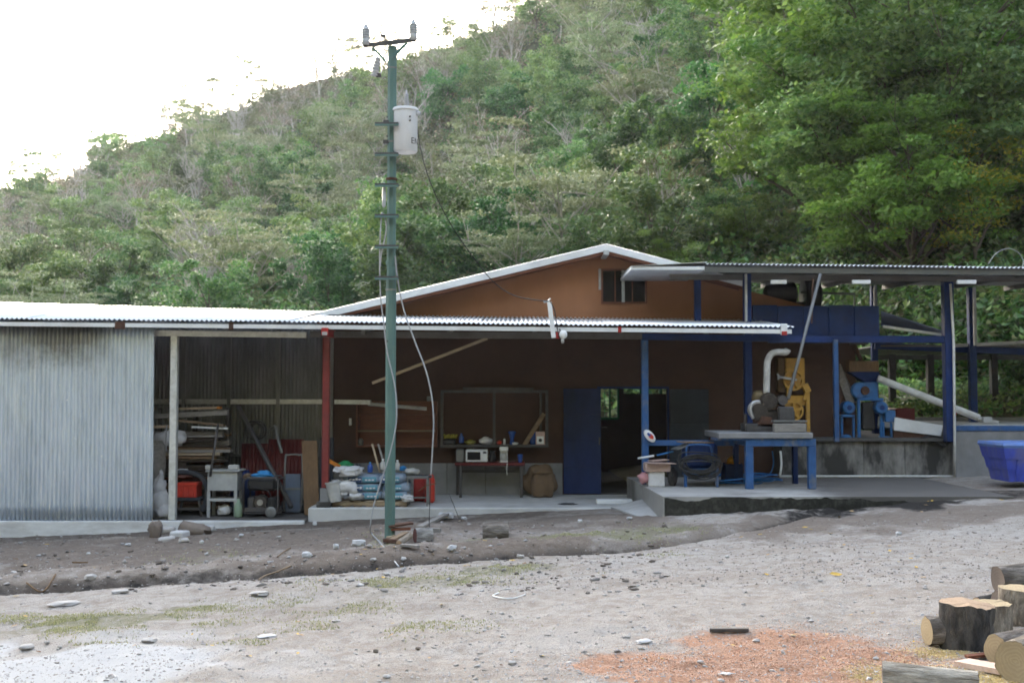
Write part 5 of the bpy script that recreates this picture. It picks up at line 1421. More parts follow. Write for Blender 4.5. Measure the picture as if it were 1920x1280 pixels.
# box, helmet, hoses
a, b = P(1358, 897, 20.6), P(1393, 869, 20.6)
tag(MB().cbox(a.x, 20.55, SZ+.001, b.x, 20.95, b.z, .02).build("tool_box", M['blue_door']), "dark blue tool box under the yellow helmet", "tool box")
c = P(1374, 869, 20.7)
hm = thing("hard_hat", "yellow hard hat resting on the dark blue tool box", "hard hat", (c.x, 20.7, c.z))
MB().lathe((c.x, 20.72, c.z), [(.112, 0), (.11, .04), (.09, .09), (.055, .122), (.012, .135)], 22).build("shell", M['helmet'], hm, smooth=True)
MB().lathe((c.x, 20.70, c.z-.0), [(.112, .0), (.135, .006), (.135, .014), (.11, .02)], 22).build("brim", M['helmet'], hm)
MB().tube(smoothpts([(c.x, 20.61, c.z+.03), (c.x, 20.65, c.z+.11), (c.x, 20.72, c.z+.137), (c.x, 20.8, c.z+.10)], 4), .013, 6).build("ridge", M['helmet'], hm, smooth=True)
mb = MB()
for k in range(6):
    c = slabp(1405+random.uniform(-22, 22), 903+random.uniform(-7, 5)); rr = random.uniform(.22, .38)
    ph = random.uniform(0, 6)
    mb.tube([(c.x+rr*math.cos(t_)*1.25, c.y+rr*.8*math.sin(t_), SZ+.015+.012*k+.012*math.sin(3*t_+ph)) for t_ in np.linspace(0, 2*math.pi, 28)], .013, 6, caps=False)
mb.tube(smoothpts([P(1345, 901, 20.0), P(1375, 899, 19.9), P(1400, 896, 20.0), P(1440, 890, 20.5), P(1450, 870, 20.7), P(1448, 845, 20.7)], 5), .012, 6)
tag(mb.build("blue_hose", M['hose_blue'], smooth=True), "bright blue hose coiled on the slab behind the blue table", "hose")
# blue table with concrete top
TD = 19.45
l0, l1, r0, r1 = P(1389, 0, TD).x, P(1403, 0, TD).x, P(1504, 0, TD).x, P(1518, 0, TD).x
ztb = P(0, 822, TD).z
tbl = thing("steel_table", "heavy blue steel table with a thick concrete top on the raised slab", "table", ((l0+r1)/2, 20, SZ))
for x0, x1 in ((l0, l1), (r0, r1)):
    for y in (TD, TD+1.15):
        MB().cbox(x0+(.02 if y > TD else 0), y-.06, SZ+.001, x1-(.02 if y > TD else 0), y+.06, ztb-.13, .008).build("leg", M['blue_mid'] if y == TD else M['blue_door'], tbl)  # back legs in darker blue, shade behind the table put into the colour
MB().cbox(l0, TD-.062, ztb-.129, r1, TD+.06, ztb, .008).build("front_rail", M['blue_mid'], tbl)
MB().cbox(l0, TD+1.09, ztb-.129, r1, TD+1.21, ztb, .008).build("back_rail", M['blue_mid'], tbl)
for x in (l0, r1-.12): MB().cbox(x, TD+.062, ztb-.125, x+.12, TD+1.088, ztb-.004, .008).build("side_rail", M['blue_mid'], tbl)
a, b = P(1347, 820, TD-.1), P(1524, 808, TD-.1)
MB().cbox(a.x, TD-.12, ztb+.004, b.x, TD+1.3, ztb+.105, .012).build("concrete_top", M['plinth'], tbl)
MB().cbox(P(1335,0,TD).x, TD-.06, ztb-.03, l1, TD+.5, ztb+.003, .004).build("thin_plate", M['blue_mid'], tbl)
tt = ztb+.106
# engine
eg = thing("diesel_engine", "oily stationary engine with flywheel and pulleys on the concrete table top", "engine", (P(1445,0,19.9).x, 19.9, tt))
for dy in (-.15, .25):
    MB().cbox(P(1387,0,19.9).x, 19.85+dy, tt+.001, P(1498,0,19.9).x, 19.97+dy, tt+.14, .008).build("base_rail", M['dark_steel'], eg)
def disc(px, py, r_, th, m, nm, d=19.8, prof=None, par=None):
    c = P(px, py, d)
    return MB().lathe(c, prof or [(r_*.2, -th), (r_*.85, -th), (r_, -th*.6), (r_, th*.6), (r_*.85, th), (r_*.2, th)], 24, (0, 1, 0)).build(nm, m, par or eg, auto=35)
disc(1420, 768, .17, .05, M['alu'], "flywheel", 19.85)
MB().lathe(P(1424, 772, 19.78), [(.13, 0), (.15, .0), (.15, .05), (.13, .05)], 22, (0, 1, 0)).build("flywheel_rim", M['engine'], eg)
MB().cbox(P(1420,0,20).x, 19.85, tt+.14, P(1478,0,20).x, 20.2, tt+.38, .03).build("crankcase", M['engine'], eg)
c = P(1441, 752, 19.85)
MB().lathe((c.x, 19.78, c.z), [(.05, 0), (.12, 0), (.135, .04), (.135, .25), (.1, .3)], 20, (0, 1, 0)).build("cylinder", M['engine'], eg, auto=40)
for k in range(4): MB().lathe((c.x, 19.80+k*.05, c.z), [(.13, 0), (.155, .0), (.155, .012), (.13, .012)], 20, (0, 1, 0)).build("fin", M['engine'], eg)
MB().blob(P(1424, 748, 20.0), .13, .12, .15, 4, .06, 1.2, 18, 12, .7).build("fuel_tank", mat("olive_tank", (.13, .095, .045), .5, .1, (.05, .04, .03), .6, 5), eg, smooth=True)
MB().lathe(P(1466, 750, 19.85), [(.04, -.1), (.085, -.1), (.09, 0), (.085, .12), (.03, .14)], 16, (0, 1, 0)).build("air_filter", M['dark_steel'], eg, auto=40)
MB().cbox(P(1450,0,19.8).x, 19.72, P(0,790,19.8).z, P(1478,0,19.8).x, 19.85, P(0,762,19.8).z, .02).build("gearbox", M['dark_steel'], eg)
MB().prism([P(1420, 798, 19.7), P(1452, 800, 19.7), P(1447, 782, 19.7), P(1430, 780, 19.7)], (0, .12, 0)).build("guard", M['rust'], eg)
MB().tube(smoothpts([P(1412, 785, 19.75), P(1407, 768, 19.75), P(1411, 755, 19.75)], 4), .03, 8).build("fender", M['alu'], eg, smooth=True)
MB().tube([P(1398, 800, 19.95), P(1398, 776, 19.95)], .03, 8).build("stub", M['dark_steel'], eg)
tag(MB().bar(P(1448, 789, 19.55), P(1511, 789, 19.6), .14, .028).build("flat_bar", M['galv_dark']), "pale flat steel bar lying over the engine rails", "bar")
tag(MB().cbox(P(1440,0,19.6).x, 19.45, tt+.001, P(1498,0,19.6).x, 19.62, tt+.15, .012).build("timber_block", M['wood_grey']), "squared grey timber in front of the engine rails", "timber")
ex = MB().tube(smoothpts([P(1437, 738, 19.9), P(1438, 700, 19.95), P(1439, 678, 20.0), P(1446, 664, 20.0), P(1458, 660, 20.0), P(1473, 660, 20.0), P(1477, 655, 20.0)], 5), .058, 12)
tag(ex.build("exhaust_pipe", mat("exhaust_white", (.42, .41, .39), .5, 0, (.2, .18, .16), .6, 5), smooth=True), "thick white elbow pipe rising from the engine", "pipe")
pole_thing("leaning_pipe", P(1538, 514, 20.85), P(1478, 748, 19.75), .03, M['galv_dark'], "long grey steel pipe leaning from the engine up to the high roof")
tag(MB().tube([P(1524, 522, 20.85), P(1522, 606, 20.7)], .014, 6).build("hanging_rod", M['rust']), "thin rusty rod hanging from the roof beam beside the leaning pipe", "rod")
# yellow mill
md = 22.75; pz = a.z
pz = P(0, 823, md).z
ml = thing("grain_mill", "ochre yellow mill with two spoked wheels standing behind the engine", "mill", (P(1487,0,md).x, md, pz))
MB().cbox(P(1466,0,md).x, md, P(0,728,md).z, P(1501,0,md).x, md+.4, P(0,671,md).z, .015).build("upper_housing", M['mill_yellow'], ml)
MB().cbox(P(1452,0,md).x, md+.05, P(0,735,md).z, P(1465,0,md).x, md+.42, P(0,671,md).z, .01).build("side_panel", mat("mill_dark_side", (.13, .075, .03), .6, 0, (.06, .04, .02), .6, 4), ml)
def wheel(px, py, R_, d):
    c = P(px, py, d)
    w = MB().lathe(c, [(R_*.82, -.03), (R_, -.03), (R_, .03), (R_*.82, .03), (R_*.82, -.03)], 28, (0, 1, 0), caps=False).build("wheel", M['mill_yellow'], ml, auto=35)
    for k in range(5):
        a_ = 2*math.pi*k/5+.3
        MB().bar((c.x, d, c.z), (c.x+R_*.85*math.cos(a_), d, c.z+R_*.85*math.sin(a_)), .05, .06).build("spoke", M['mill_yellow'], w)
    MB().lathe(c, [(.04, -.05), (.05, -.05), (.05, .05), (.04, .05)], 14, (0, 1, 0)).build("hub", M['mill_yellow'], w)
    MB().lathe((c.x, d+.035, c.z), [(R_*.8, 0), (R_*.8, .01)], 24, (0, 1, 0)).build("back_plate", M['mill_yellow'], w)
wheel(1488, 713, .205, md-.06); wheel(1488, 770, .195, md-.06)
MB().cbox(P(1468,0,md).x, md+.02, P(0,760,md).z, P(1505,0,md).x, md+.3, P(0,741,md).z, .01).build("middle_box", M['mill_yellow'], ml)
for px in (1470, 1505):
    MB().cbox(P(px-3.5,0,md).x, md-.04, pz+.001, P(px+3.5,0,md).x, md+.05, P(0,726,md).z, .006).build("leg", M['mill_yellow'], ml)
MB().cbox(P(1474,0,md).x, md-.03, P(0,806,md).z, P(1501,0,md).x, md+.2, P(0,795,md).z, .006).build("foot_bar", M['mill_yellow'], ml)
MB().bar(P(1508, 720, md-.05), P(1515, 735, md-.05), .12, .12).build("spout", M['mill_yellow'], ml)
MB().bar(P(1513, 728, md-.05), P(1508, 750, md-.05), .05, .05).build("lever", M['mill_yellow'], ml)
wr = MB().bar(P(1458, 706, md-.16), P(1494, 712, md-.16), .03, .04)
for px, py in ((1459, 701), (1460, 711)): wr.bar(P(1463, 707, md-.16), P(px-2, py, md-.16), .03, .03)
tag(wr.build("wrench", M['dirty_white']), "white painted lever laid across the upper mill wheel", "lever")

# coffee pulper on the platform
pd = 22.75
pu = thing("coffee_pulper", "blue coffee pulping machine with hopper and two motors on the platform", "pulping machine", (P(1625,0,pd).x, pd, pz))
def PB(px0, px1, py0, py1, dep, nm, m, d=pd, ch=.012, par=pu):
    a, b = P(px0, py1, d), P(px1, py0, d)
    return MB().cbox(a.x, d, a.z, b.x, d+dep, b.z, ch).build(nm, m, par)
a, b = P(1592, 697, pd), P(1648, 676, pd)
PB(1592, 1648, 676, 697, .55, "hopper_box", M['wood_board'])
mb = MB().add([(a.x, pd, a.z), (b.x, pd, a.z), (b.x, pd+.55, a.z), (a.x, pd+.55, a.z)] + [(P(1618,0,pd).x, pd+.12, P(0,717,pd).z), (P(1645,0,pd).x, pd+.12, P(0,717,pd).z), (P(1645,0,pd).x, pd+.42, P(0,717,pd).z), (P(1618,0,pd).x, pd+.42, P(0,717,pd).z)],
              [(0,3,2,1),(4,5,6,7),(0,1,5,4),(1,2,6,5),(2,3,7,6),(3,0,4,7)])
mb.build("hopper_funnel", M['blue'], pu)
c = P(1612, 732, pd)
MB().lathe((c.x, pd-.02, c.z), [(.03, 0), (.14, .0), (.165, .03), (.165, .10), (.14, .12)], 24, (0, 1, 0)).build("drum_cover", M['blue_light'], pu, auto=35)
MB().lathe((c.x+.1, pd-.05, c.z), [(.04, 0), (.085, .0), (.09, .04), (.05, .05)], 18, (0, 1, 0)).build("pulley", M['rust'], pu, auto=35)
PB(1618, 1646, 716, 748, .45, "drum_housing", M['blue_light'], pd+.08)
PB(1608, 1657, 746, 751, .5, "table_frame", M['blue_light'], pd-.02)
for px in (1611, 1653):
    PB(px-2.5, px+2.5, 751, 823, .06, "leg", M['blue_light'], pd-.02); PB(px-2.5, px+2.5, 751, 823, .06, "leg", M['blue_light'], pd+.42)
PB(1617, 1641, 753, 806, .12, "belt_guard", M['black'], pd+.02, .03)
for px, py in ((1591, 764), (1652, 764)):
    c = P(px, py, pd-.1)
    mo = MB().lathe((c.x, pd-.16, c.z), [(.03, 0), (.10, .0), (.125, .03), (.125, .26), (.10, .30)], 22, (0, 1, 0)).build("motor", M['blue_light'], pu, auto=35)
    MB().lathe((c.x, pd-.165, c.z), [(.02, 0), (.05, 0), (.05, -.012)], 14, (0, 1, 0)).build("fan_cover", M['blue'], mo)
    for k in range(8):
        a_ = 2*math.pi*k/8
        MB().bar((c.x+.128*math.cos(a_), pd-.12, c.z+.128*math.sin(a_)), (c.x+.128*math.cos(a_), pd+.08, c.z+.128*math.sin(a_)), .012, .012).build("fin", M['blue_light'], mo)
PB(1578, 1603, 777, 782, .3, "motor_shelf", M['blue_light'], pd-.14)
for px in (1579, 1601): PB(px-2, px+2, 782, 823, .05, "motor_leg", M['blue_light'], pd-.1)
PB(1660, 1679, 769, 791, .3, "switch_box", M['blue_light'], pd-.08)
for px in (1657, 1672): PB(px-2, px+2, 791, 823, .05, "stand_leg", M['blue_light'], pd-.04)
PB(1655, 1676, 818, 823, .3, "stand_foot", M['blue_light'], pd-.05)
MB().blob(P(1586, 819, pd-.1), .12, .1, .05, 4, .1).build("bucket_lid", M['blue_light'], pu, smooth=True)
PB(1573, 1580, 742, 823, .06, "side_post", M['rust'], pd+.2)
# dark chain hoist above the hopper
hz_ = thing("dark_hoist", "dark rusty feed spout hanging above the pulper hopper", "spout", (P(1605,0,pd+.2).x, pd+.2, P(0,676,pd).z))
MB().bar(P(1598, 640, pd+.2), P(1615, 676, pd+.2), .1, .06).build("arm", M['rust'], hz_)
MB().cbox(P(1590,0,pd).x, pd+.12, P(0,645,pd).z, P(1622,0,pd).x, pd+.3, P(0,634,pd).z, .01).build("mount", M['dark_steel'], hz_)
# conveyor ducts
dt = thing("feed_duct", "long grey and brown feed duct running down beside the blue post to the pulper", "duct", P(1598, 756, 23.0))
MB().bar(P(1500, 648, 23.3), P(1560, 678, 23.2), .16, .14).build("upper_duct", M['galv_dark'], dt)
MB().bar(P(1572, 684, 23.1), P(1598, 756, 22.95), .18, .15).build("lower_duct", M['wood_grey'], dt)
tag(MB().tube([P(1646, 709, 22.7), P(1835, 783, 22.6)], .072, 12).build("white_chute", M['white_pvc'], smooth=True), "long white pipe sloping from the hopper down to the tank", "pipe")
tag(MB().bar(P(1833, 783, 22.58), P(1872, 791, 22.5), .14, .05).cbox(P(1826,0,22.5).x, 22.42, P(0,792,22.5).z, P(1842,0,22.5).x, 22.62, P(0,781,22.5).z, .01).build("chute_end", M['dirty_white']), "dirty white fitting at the lower end of the sloping pipe", "pipe fitting")
# trough
tg = thing("white_trough", "white sided washing trough on brown timber at the right of the platform", "trough", (P(1725,0,22.9).x, 23, pz))
a, b, c, d = P(1676, 806, 22.6), P(1764, 817, 22.6), P(1768, 797, 22.6), P(1678, 782, 22.6)
MB().prism([a, b, c, d], (0, .04, 0)).build("front_side", M['white'], tg)
MB().prism([P(1676, 820, 22.64), P(1764, 822, 22.64), P(1764, 818, 22.64), P(1676, 807, 22.64)], (0, .9, 0)).build("timber", M['rust'], tg)
MB().prism([a+Vector((0,1.0,.0)), b+Vector((0,1.0,0)), c+Vector((0,1.0,0)), d+Vector((0,1.0,0))], (0, .04, 0)).build("back_side", M['dirty_white'], tg)
MB().prism([b+Vector((0,.04,0)), c+Vector((0,.04,0)), c+Vector((0,1.0,0)), b+Vector((0,1.0,0))], (.03, 0, 0)).build("end_side", M['dirty_white'], tg)
MB().prism([a+Vector((0,.04,.03)), b+Vector((0,.04,.03)), b+Vector((0,1.0,.03)), a+Vector((0,1.0,.03))], (0, 0, .02)).build("floor", M['dirty_white'], tg)
a, b = P(1680, 781, 24.2), P(1716, 765, 24.2)
tag(MB().cbox(a.x, 24.2, pz+.05, b.x, 24.7, b.z, .02).build("red_bin", M['red_dark']), "dark red plastic bin standing behind the white trough", "bin")
cable("black_hose", [P(1726, 822, 22.35), P(1745, 817, 22.33), P(1770, 823, 22.32), P(1772, 836, 22.22), P(1755, 828, 22.25)], .02, M['rubber'], "short black hose lying on the platform edge near the big post", "hose")
# dark drum on the loft
c = P(1462, 553, 23.2)
dk_ = thing("dark_drum", "dark rotary drum lying on the blue loft under the high roof", "drum", (c.x, 23.2, P(0,574,23.2).z))
MB().lathe(P(1432, 553, 23.2), [(.10, 0), (.19, .05), (.23, .3), (.23, .62), (.17, .66)], 20, (1, 0, .05)).build("cone", M['black'], dk_, auto=30)
MB().lathe(P(1505, 554, 23.2), [(.33, 0), (.36, .06), (.34, .3), (.2, .36)], 24, (1, 0, 0)).build("drum", M['black'], dk_, auto=30)
MB().tube([P(1500, 548, 23.1), P(1602, 551, 23.1), P(1602, 572, 23.1)], .025, 8).build("pipe", M['galv_dark'], dk_)
MB().box(P(1440,0,23.2).x, 23.1, P(0,574,23.2).z, P(1530,0,23.2).x, 23.5, P(0,566,23.2).z).build("cradle", M['dark_steel'], dk_)
# pvc water line
wlp = [P(1463, 845, 22.2), P(1465, 870, 22.2), P(1462, 892, 22.2), P(1790, 892.5, 22.2)]
tag(MB().tube(smoothpts(wlp[:3], 4), .022, 8).tube([P(1462, 892.5, 22.2), P(1789, 892.5, 22.2)], .022, 8).build("water_pipe", M['white_pvc'], smooth=True), "white plastic water pipe along the foot of the stained platform wall", "pipe")
tag(MB().tube([P(1790, 893, 22.14), P(1790, 820, 21.82), P(1788, 640, 21.8), P(1782, 532, 21.78)], .026, 8).build("down_pipe", M['white_pvc'], smooth=True), "white plastic pipe rising along the big blue corner post", "pipe")
c = P(1787, 776, 21.98); tag(MB().lathe((c.x+.0, 21.96, c.z), [(.035, -.02), (.035, .05)], 10, (1, 0, .3)).build("red_valve", M['red']), "small red valve on the white rising pipe", "valve")

# blue plastic bin on the right
bb = slabp(1885, 902); bd_ = 19.55
z0 = P(0, 903, bd_).z; z1 = P(0, 829, bd_).z
xa, xb_ = P(1874, 0, bd_).x, P(1874, 0, bd_).x+1.0
bn_ = thing("blue_bin", "big blue plastic bin with flared lighter rim by the grey tank wall", "bin", ((xa+xb_)/2, bd_+.3, z0))
def tier(zz0, zz1, e0, e1, m, nm, d0=0.0):
    mb = MB()
    vs_ = []
    for zz, e in ((zz0, e0), (zz1, e1)):
        vs_ += [(xa-e, bd_-e, zz), (xb_+e, bd_-e, zz), (xb_+e, bd_+.75+e, zz), (xa-e, bd_+.75+e, zz)]
    mb.add(vs_, [(0,3,2,1),(4,5,6,7),(0,1,5,4),(1,2,6,5),(2,3,7,6),(3,0,4,7)])
    return mb.build(nm, m, bn_)
h = z1-z0
tier(z0, z0+h*.30, 0, .035, M['bin_blue'], "lower_tier"); tier(z0+h*.30, z0+h*.58, .05, .085, M['bin_blue'], "middle_tier"); tier(z0+h*.58, z0+h*.86, .10, .14, M['bin_blue'], "upper_tier")
tier(z0+h*.86, z0+h*.93, .14, .165, M['bin_rim'], "rim"); tier(z0+h*.93, z0+h, .165, .15, M['bin_rim'], "lid")
for k in range(4):
    x = xa+.12+k*.27
    MB().bar((x, bd_-.02, z0+.02), (x, bd_-.10, z0+h*.56), .04, .03, (0, 1, 0)).build("rib", M['bin_blue'], bn_)

# ------------------------------------------------------------------ yard: stones, wood, logs
M['rock'] = mat("field_stone", (.42, .40, .385), .9, 0, (.26, .24, .22), .6, 5, None, .35, 20, .15)
M['rock_brown'] = mat("earthy_stone", (.19, .155, .13), .92, 0, (.11, .09, .075), .6, 5, None, .35, 20, .15)
M['rock_pale'] = mat("pale_stone", (.50, .50, .51), .85, 0, (.34, .32, .30), .5, 5, None, .3, 20, .1)
def rock(px, py, w, h, m, lab, nm="stone", sd=0, grp=None, sq=.8, dp=None):
    g = GG(px, py); k = g.y/FPX
    rx, rz = w*k/2, h*k/2
    o = MB().blob((0, 0, 0), rx, dp or rx*.8, rz, sd+px*.37, .28, 1.7, 12, 8, sq).build(nm, m)
    smooth_by_angle(o.data, 40)
    o.location = (g.x, g.y, g.z-.25*rz); o.rotation_euler[2] = random.uniform(-.5, .5)
    return tag(o, lab, "stone", grp)
def slab_stone(px, py, w, h, m, lab, tilt=0.0, yaw=0.0, lift=0.0):
    g = GG(px, py); k = g.y/FPX
    o = MB().cbox(-w*k/2, -.12, 0, w*k/2, .12, h*k, .02).build("stone_block", m)
    o.location = (g.x, g.y, g.z-.01+lift); o.rotation_euler = (0, tilt, yaw)
    return tag(o, lab, "stone block")
rock(290, 1008, 26, 34, M['rock_brown'], "rounded brown boulder at the left end of the stone heap below the shed", sd=1)
o = rock(362, 1002, 58, 24, M['rock_brown'], "long brown stone lying at the right of the stone heap below the shed", sd=2); o.rotation_euler[2] = .25; o.rotation_euler[1] = .25
slab_stone(313, 1013, 30, 9, M['rock'], "lower flat grey slab of the stone heap below the shed", -.1, .3)
slab_stone(313, 1005, 28, 9, M['rock'], "upper flat grey slab of the stone heap resting on another", -.1, .1, .07)
slab_stone(337, 1008, 28, 13, M['rock_pale'], "pale grey brick shaped block in the middle of the stone heap", 0, -.2)
rock(392, 995, 24, 14, M['rock_pale'], "pale stone right behind the brown one of the heap", sd=4)
rock(345, 1017, 20, 10, M['rock'], "small tan stone in front of the stone heap", sd=5)
stones = [(378, 1019, 9, 9, 'rock_pale'), (576, 1045, 24, 15, 'rock_pale'), (630, 1028, 14, 12, 'rock_pale'), (672, 1024, 30, 16, 'rock_pale'), (848, 1036, 20, 15, 'rock_pale'), (870, 975, 12, 8, 'rock_pale'),
          (170, 1085, 26, 14, 'rock'), (225, 1110, 36, 7, 'rock'), (120, 1133, 60, 9, 'rock'), (485, 1112, 40, 10, 'rock'), (32, 1075, 18, 12, 'rock'), (280, 1203, 34, 10, 'rock'), (50, 1217, 32, 12, 'rock'),
          (88, 1208, 12, 7, 'rock'), (112, 1215, 10, 7, 'rock'), (705, 1223, 12, 8, 'rock_brown'), (784, 1217, 12, 7, 'rock_brown'), (960, 1245, 20, 10, 'rock'), (725, 1270, 18, 8, 'rock'), (1015, 1230, 10, 6, 'rock'),
          (1207, 1205, 34, 10, 'rock_pale'), (1205, 1203, 12, 6, 'rock'), (1418, 1203, 16, 8, 'rock'), (1313, 1242, 14, 7, 'rock'), (1448, 1252, 12, 7, 'rock'), (1466, 1256, 10, 7, 'rock'), (1642, 1236, 12, 8, 'rock'),
          (1685, 1003, 14, 8, 'rock_pale'), (1363, 1045, 10, 6, 'rock_pale'), (976, 1046, 16, 9, 'rock'), (700, 1069, 14, 7, 'rock'), (725, 1078, 14, 7, 'rock'), (1322, 955, 22, 9, 'rock'), (1088, 978, 12, 8, 'rock_pale'), (1180, 975, 12, 6, 'rock_pale'),
          (452, 1005, 10, 7, 'rock_pale'), (240, 1024, 12, 6, 'rock_pale'), (166, 1040, 10, 7, 'rock_pale'), (590, 985, 9, 12, 'rock_pale'), (630, 1165, 20, 5, 'rock'), (500, 1193, 40, 5, 'rock_pale'), (1360, 1265, 24, 6, 'rock_pale'), (1520, 1165, 14, 5, 'rock')]
for k, (px, py, w, h, mm) in enumerate(stones):
    if py < 1062 and px < 1200: where = "on the bank below the corrugated wall" if px < 290 else ("on the bank below the shed bay" if px < 600 else ("on the bank left of the pole foot" if px < 735 else ("on the bank right of the pole foot" if px < 900 else "on the bank by the round log")))
    elif px < 560: where = "by the ditch at far left" if py < 1120 else ("on the chalky ground at lower left" if px < 200 else "on the grassy ground left of centre")
    elif px > 1100: where = "in front of the raised slab" if py < 1060 else ("in the sawdust" if px > 1300 and py > 1215 else ("at the sawdust's left edge" if px < 1300 else "on the gravel above the sawdust"))
    else: where = "just below the ditch" if py < 1100 else ("at the bottom edge of the yard" if py > 1240 else "on the trodden yard in the middle")
    size = "large" if w > 22 else ("medium" if w > 12 else "small")
    rock(px, py, w*.85, h*.8, M[mm], "%s loose %s stone lying %s" % (size, {'rock': 'grey', 'rock_pale': 'pale', 'rock_brown': 'brown'}[mm], where), sd=k*2.3, grp="loose stones " + where)
# wood at the pole foot
def stick(p, q, w, h, m, lab, nm="board", cat="board"):
    return tag(MB().bar(p, q, w, h).build(nm, m), lab, cat)
u3 = Vector((0, 0, 1))
stick(GG(787, 992)+u3*.03, GG(838, 974)+u3*.10, .10, .035, M['wood_grey'], "pale weathered board sloping up behind the small log")
tag(MB().cbox(-.13, -.1, 0, .13, .1, .10, .02).build("white_block", M['rock_pale']), "white concrete block lying left of the round log on the bank", "block").location = GG(836, 974)+u3*.02
stick(GG(782, 1000)+u3*.05, GG(826, 1000)+u3*.05, .10, .06, M['wood_grey'], "grey offcut lying behind the small log at the pole foot")
def log(px, py, L, R_, yaw, tilt, bark, cut, lab, nm="log", stand=False, notch=0.0, sd=0, n=22, lift=0.0, taper=1.0, cat="log"):
    """a sawn log: bark body with an uneven round section, and its two cut faces"""
    g = GG(px, py)
    t = thing(nm, lab, cat, (0, 0, 0))
    rows = 14; vs_, fs = [], []; n = max(n, 20)*2
    def dip(k):
        a = 2*math.pi*k/n-yaw
        return notch*max(0.0, math.cos(a+.75))**.7 + .012*mnoise.noise(Vector((math.cos(a)*3, math.sin(a)*3, sd)))
    def rad(k, i):
        a = 2*math.pi*k/n
        ca, sa = math.cos(a), math.sin(a)
        groove = abs(mnoise.noise(Vector((ca*4.5, sa*4.5, i*.16+sd*1.3))))
        fine = mnoise.noise(Vector((ca*11, sa*11, i*.45+sd)))
        chip = 0 if mnoise.noise(Vector((ca*1.7, sa*1.7, i*.22+sd*5))) < .28 else -.045
        return R_*(1+.16*mnoise.noise(Vector((ca*1.1, sa*1.1, sd*3.1)))+.05*mnoise.noise(Vector((ca*2, sa*2, i*.25+sd)))+.09*groove-.03+.03*fine+chip)*(1+(taper-1)*i/(rows-1))
    for i in range(rows):
        for k in range(n):
            a = 2*math.pi*k/n
            vs_.append((rad(k, i)*math.cos(a), rad(k, i)*math.sin(a), (L-dip(k))*i/(rows-1)))
    for i in range(rows-1):
        for k in range(n):
            a, b = i*n+k, i*n+(k+1) % n; fs.append((a, b, b+n, a+n))
    bk_ = MB().add(vs_, fs)
    caps = []
    for i, zz, fl in ((0, -.0005, True), (rows-1, L+.0005, False)):
        ring = [(rad(k, i)*.985*math.cos(2*math.pi*k/n), rad(k, i)*.985*math.sin(2*math.pi*k/n), zz-(0 if fl else dip(k))) for k in range(n)]
        caps.append(MB().add([(0, 0, zz+(.012 if not fl else -.012)*math.cos(sd*2))]+ring, [((0, 1+(k+1) % n, 1+k) if fl else (0, 1+k, 1+(k+1) % n)) for k in range(n)]))
    o = bk_.build("bark", bark, t, smooth=True)
    for cc in caps: cc.build("cut_face", cut, t)
    if stand:
        t.rotation_euler = (tilt, 0, yaw); t.location = (g.x, g.y, g.z-.02+lift)
    else:
        t.rotation_euler = Vector((math.cos(yaw)*math.cos(tilt), math.sin(yaw)*math.cos(tilt), math.sin(tilt))).to_track_quat('Z', 'Y').to_euler()
        t.location = (g.x, g.y, g.z+R_*.92+lift)
    return t
def bark_mat(nm, c, d):
    m = mat(nm, c, .95, 0, d, .95, 11, (1, 1, .3), 1.0, 34, .4, bstretch=(1, 1, .25), thr=(.44, .56))
    [q for q in m.node_tree.nodes if q.type == 'BUMP'][0].inputs["Distance"].default_value = .05
    return m
def cut_mat(nm, c, d):
    m, n, l, b = _mat(nm)
    wv = n.new("ShaderNodeTexWave"); wv.wave_type = 'RINGS'; wv.rings_direction = 'Z'; wv.inputs["Scale"].default_value = 13; wv.inputs["Distortion"].default_value = 9; wv.inputs["Detail"].default_value = 3
    tc = n.new("ShaderNodeTexCoord"); l.new(tc.outputs["Object"], wv.inputs[0])
    c0 = mix_rgb(n, l, noise_tex(n, l, 6, 6, .6), c, d)
    k = n.new("ShaderNodeMath"); k.operation = 'MULTIPLY'; l.new(wv.outputs["Fac"], k.inputs[0]); k.inputs[1].default_value = .5
    l.new(mix_rgb(n, l, k.outputs[0], c0, d), b.inputs["Base Color"]); b.inputs["Roughness"].default_value = .85
    bp = n.new("ShaderNodeBump"); bp.inputs["Strength"].default_value = .3; bp.inputs["Distance"].default_value = .01
    l.new(noise_tex(n, l, 40, 5, .7), bp.inputs["Height"]); l.new(bp.outputs[0], b.inputs["Normal"])
    return m
M['bark_dark'] = bark_mat("dark_bark", (.055, .052, .052), (.12, .11, .10))
M['bark_tan'] = bark_mat("tan_bark", (.36, .31, .25), (.20, .165, .13))
M['bark_grey'] = bark_mat("grey_bark", (.26, .23, .205), (.13, .11, .095))
M['cut_tan'] = cut_mat("sawn_end_tan", (.47, .34, .23), (.28, .18, .11))
M['cut_yellow'] = cut_mat("sawn_end_yellow", (.45, .36, .22), (.27, .20, .115))
M['cut_grey'] = cut_mat("old_sawn_end", (.20, .16, .13), (.12, .09, .075))
M['cut_red'] = cut_mat("red_painted_end", (.15, .055, .045), (.10, .04, .035))
log(905, 1010, .36, .13, math.radians(2), 0, M['bark_grey'], M['cut_grey'], "weathered round log lying on its own on the grassy bank", sd=1)
log(778, 1012, .24, .10, math.radians(22), 0, M['rock_pale'] and bark_mat("pale_bark", (.36, .35, .34), (.2, .19, .18)), M['cut_red'], "small grey log with reddish end beside the pole foot", sd=2)
stick(GG(728, 1003)+u3*.17, GG(772, 1003)+u3*.19, .16, .03, M['rust'], "rusty steel plate lying on the wood at the pole foot", "rusty_plate", "metal plate")
stick(GG(734, 1000)+u3*.12, GG(770, 1000)+u3*.13, .12, .03, M['wood_dark'], "dark offcut under the rusty plate at the pole foot")
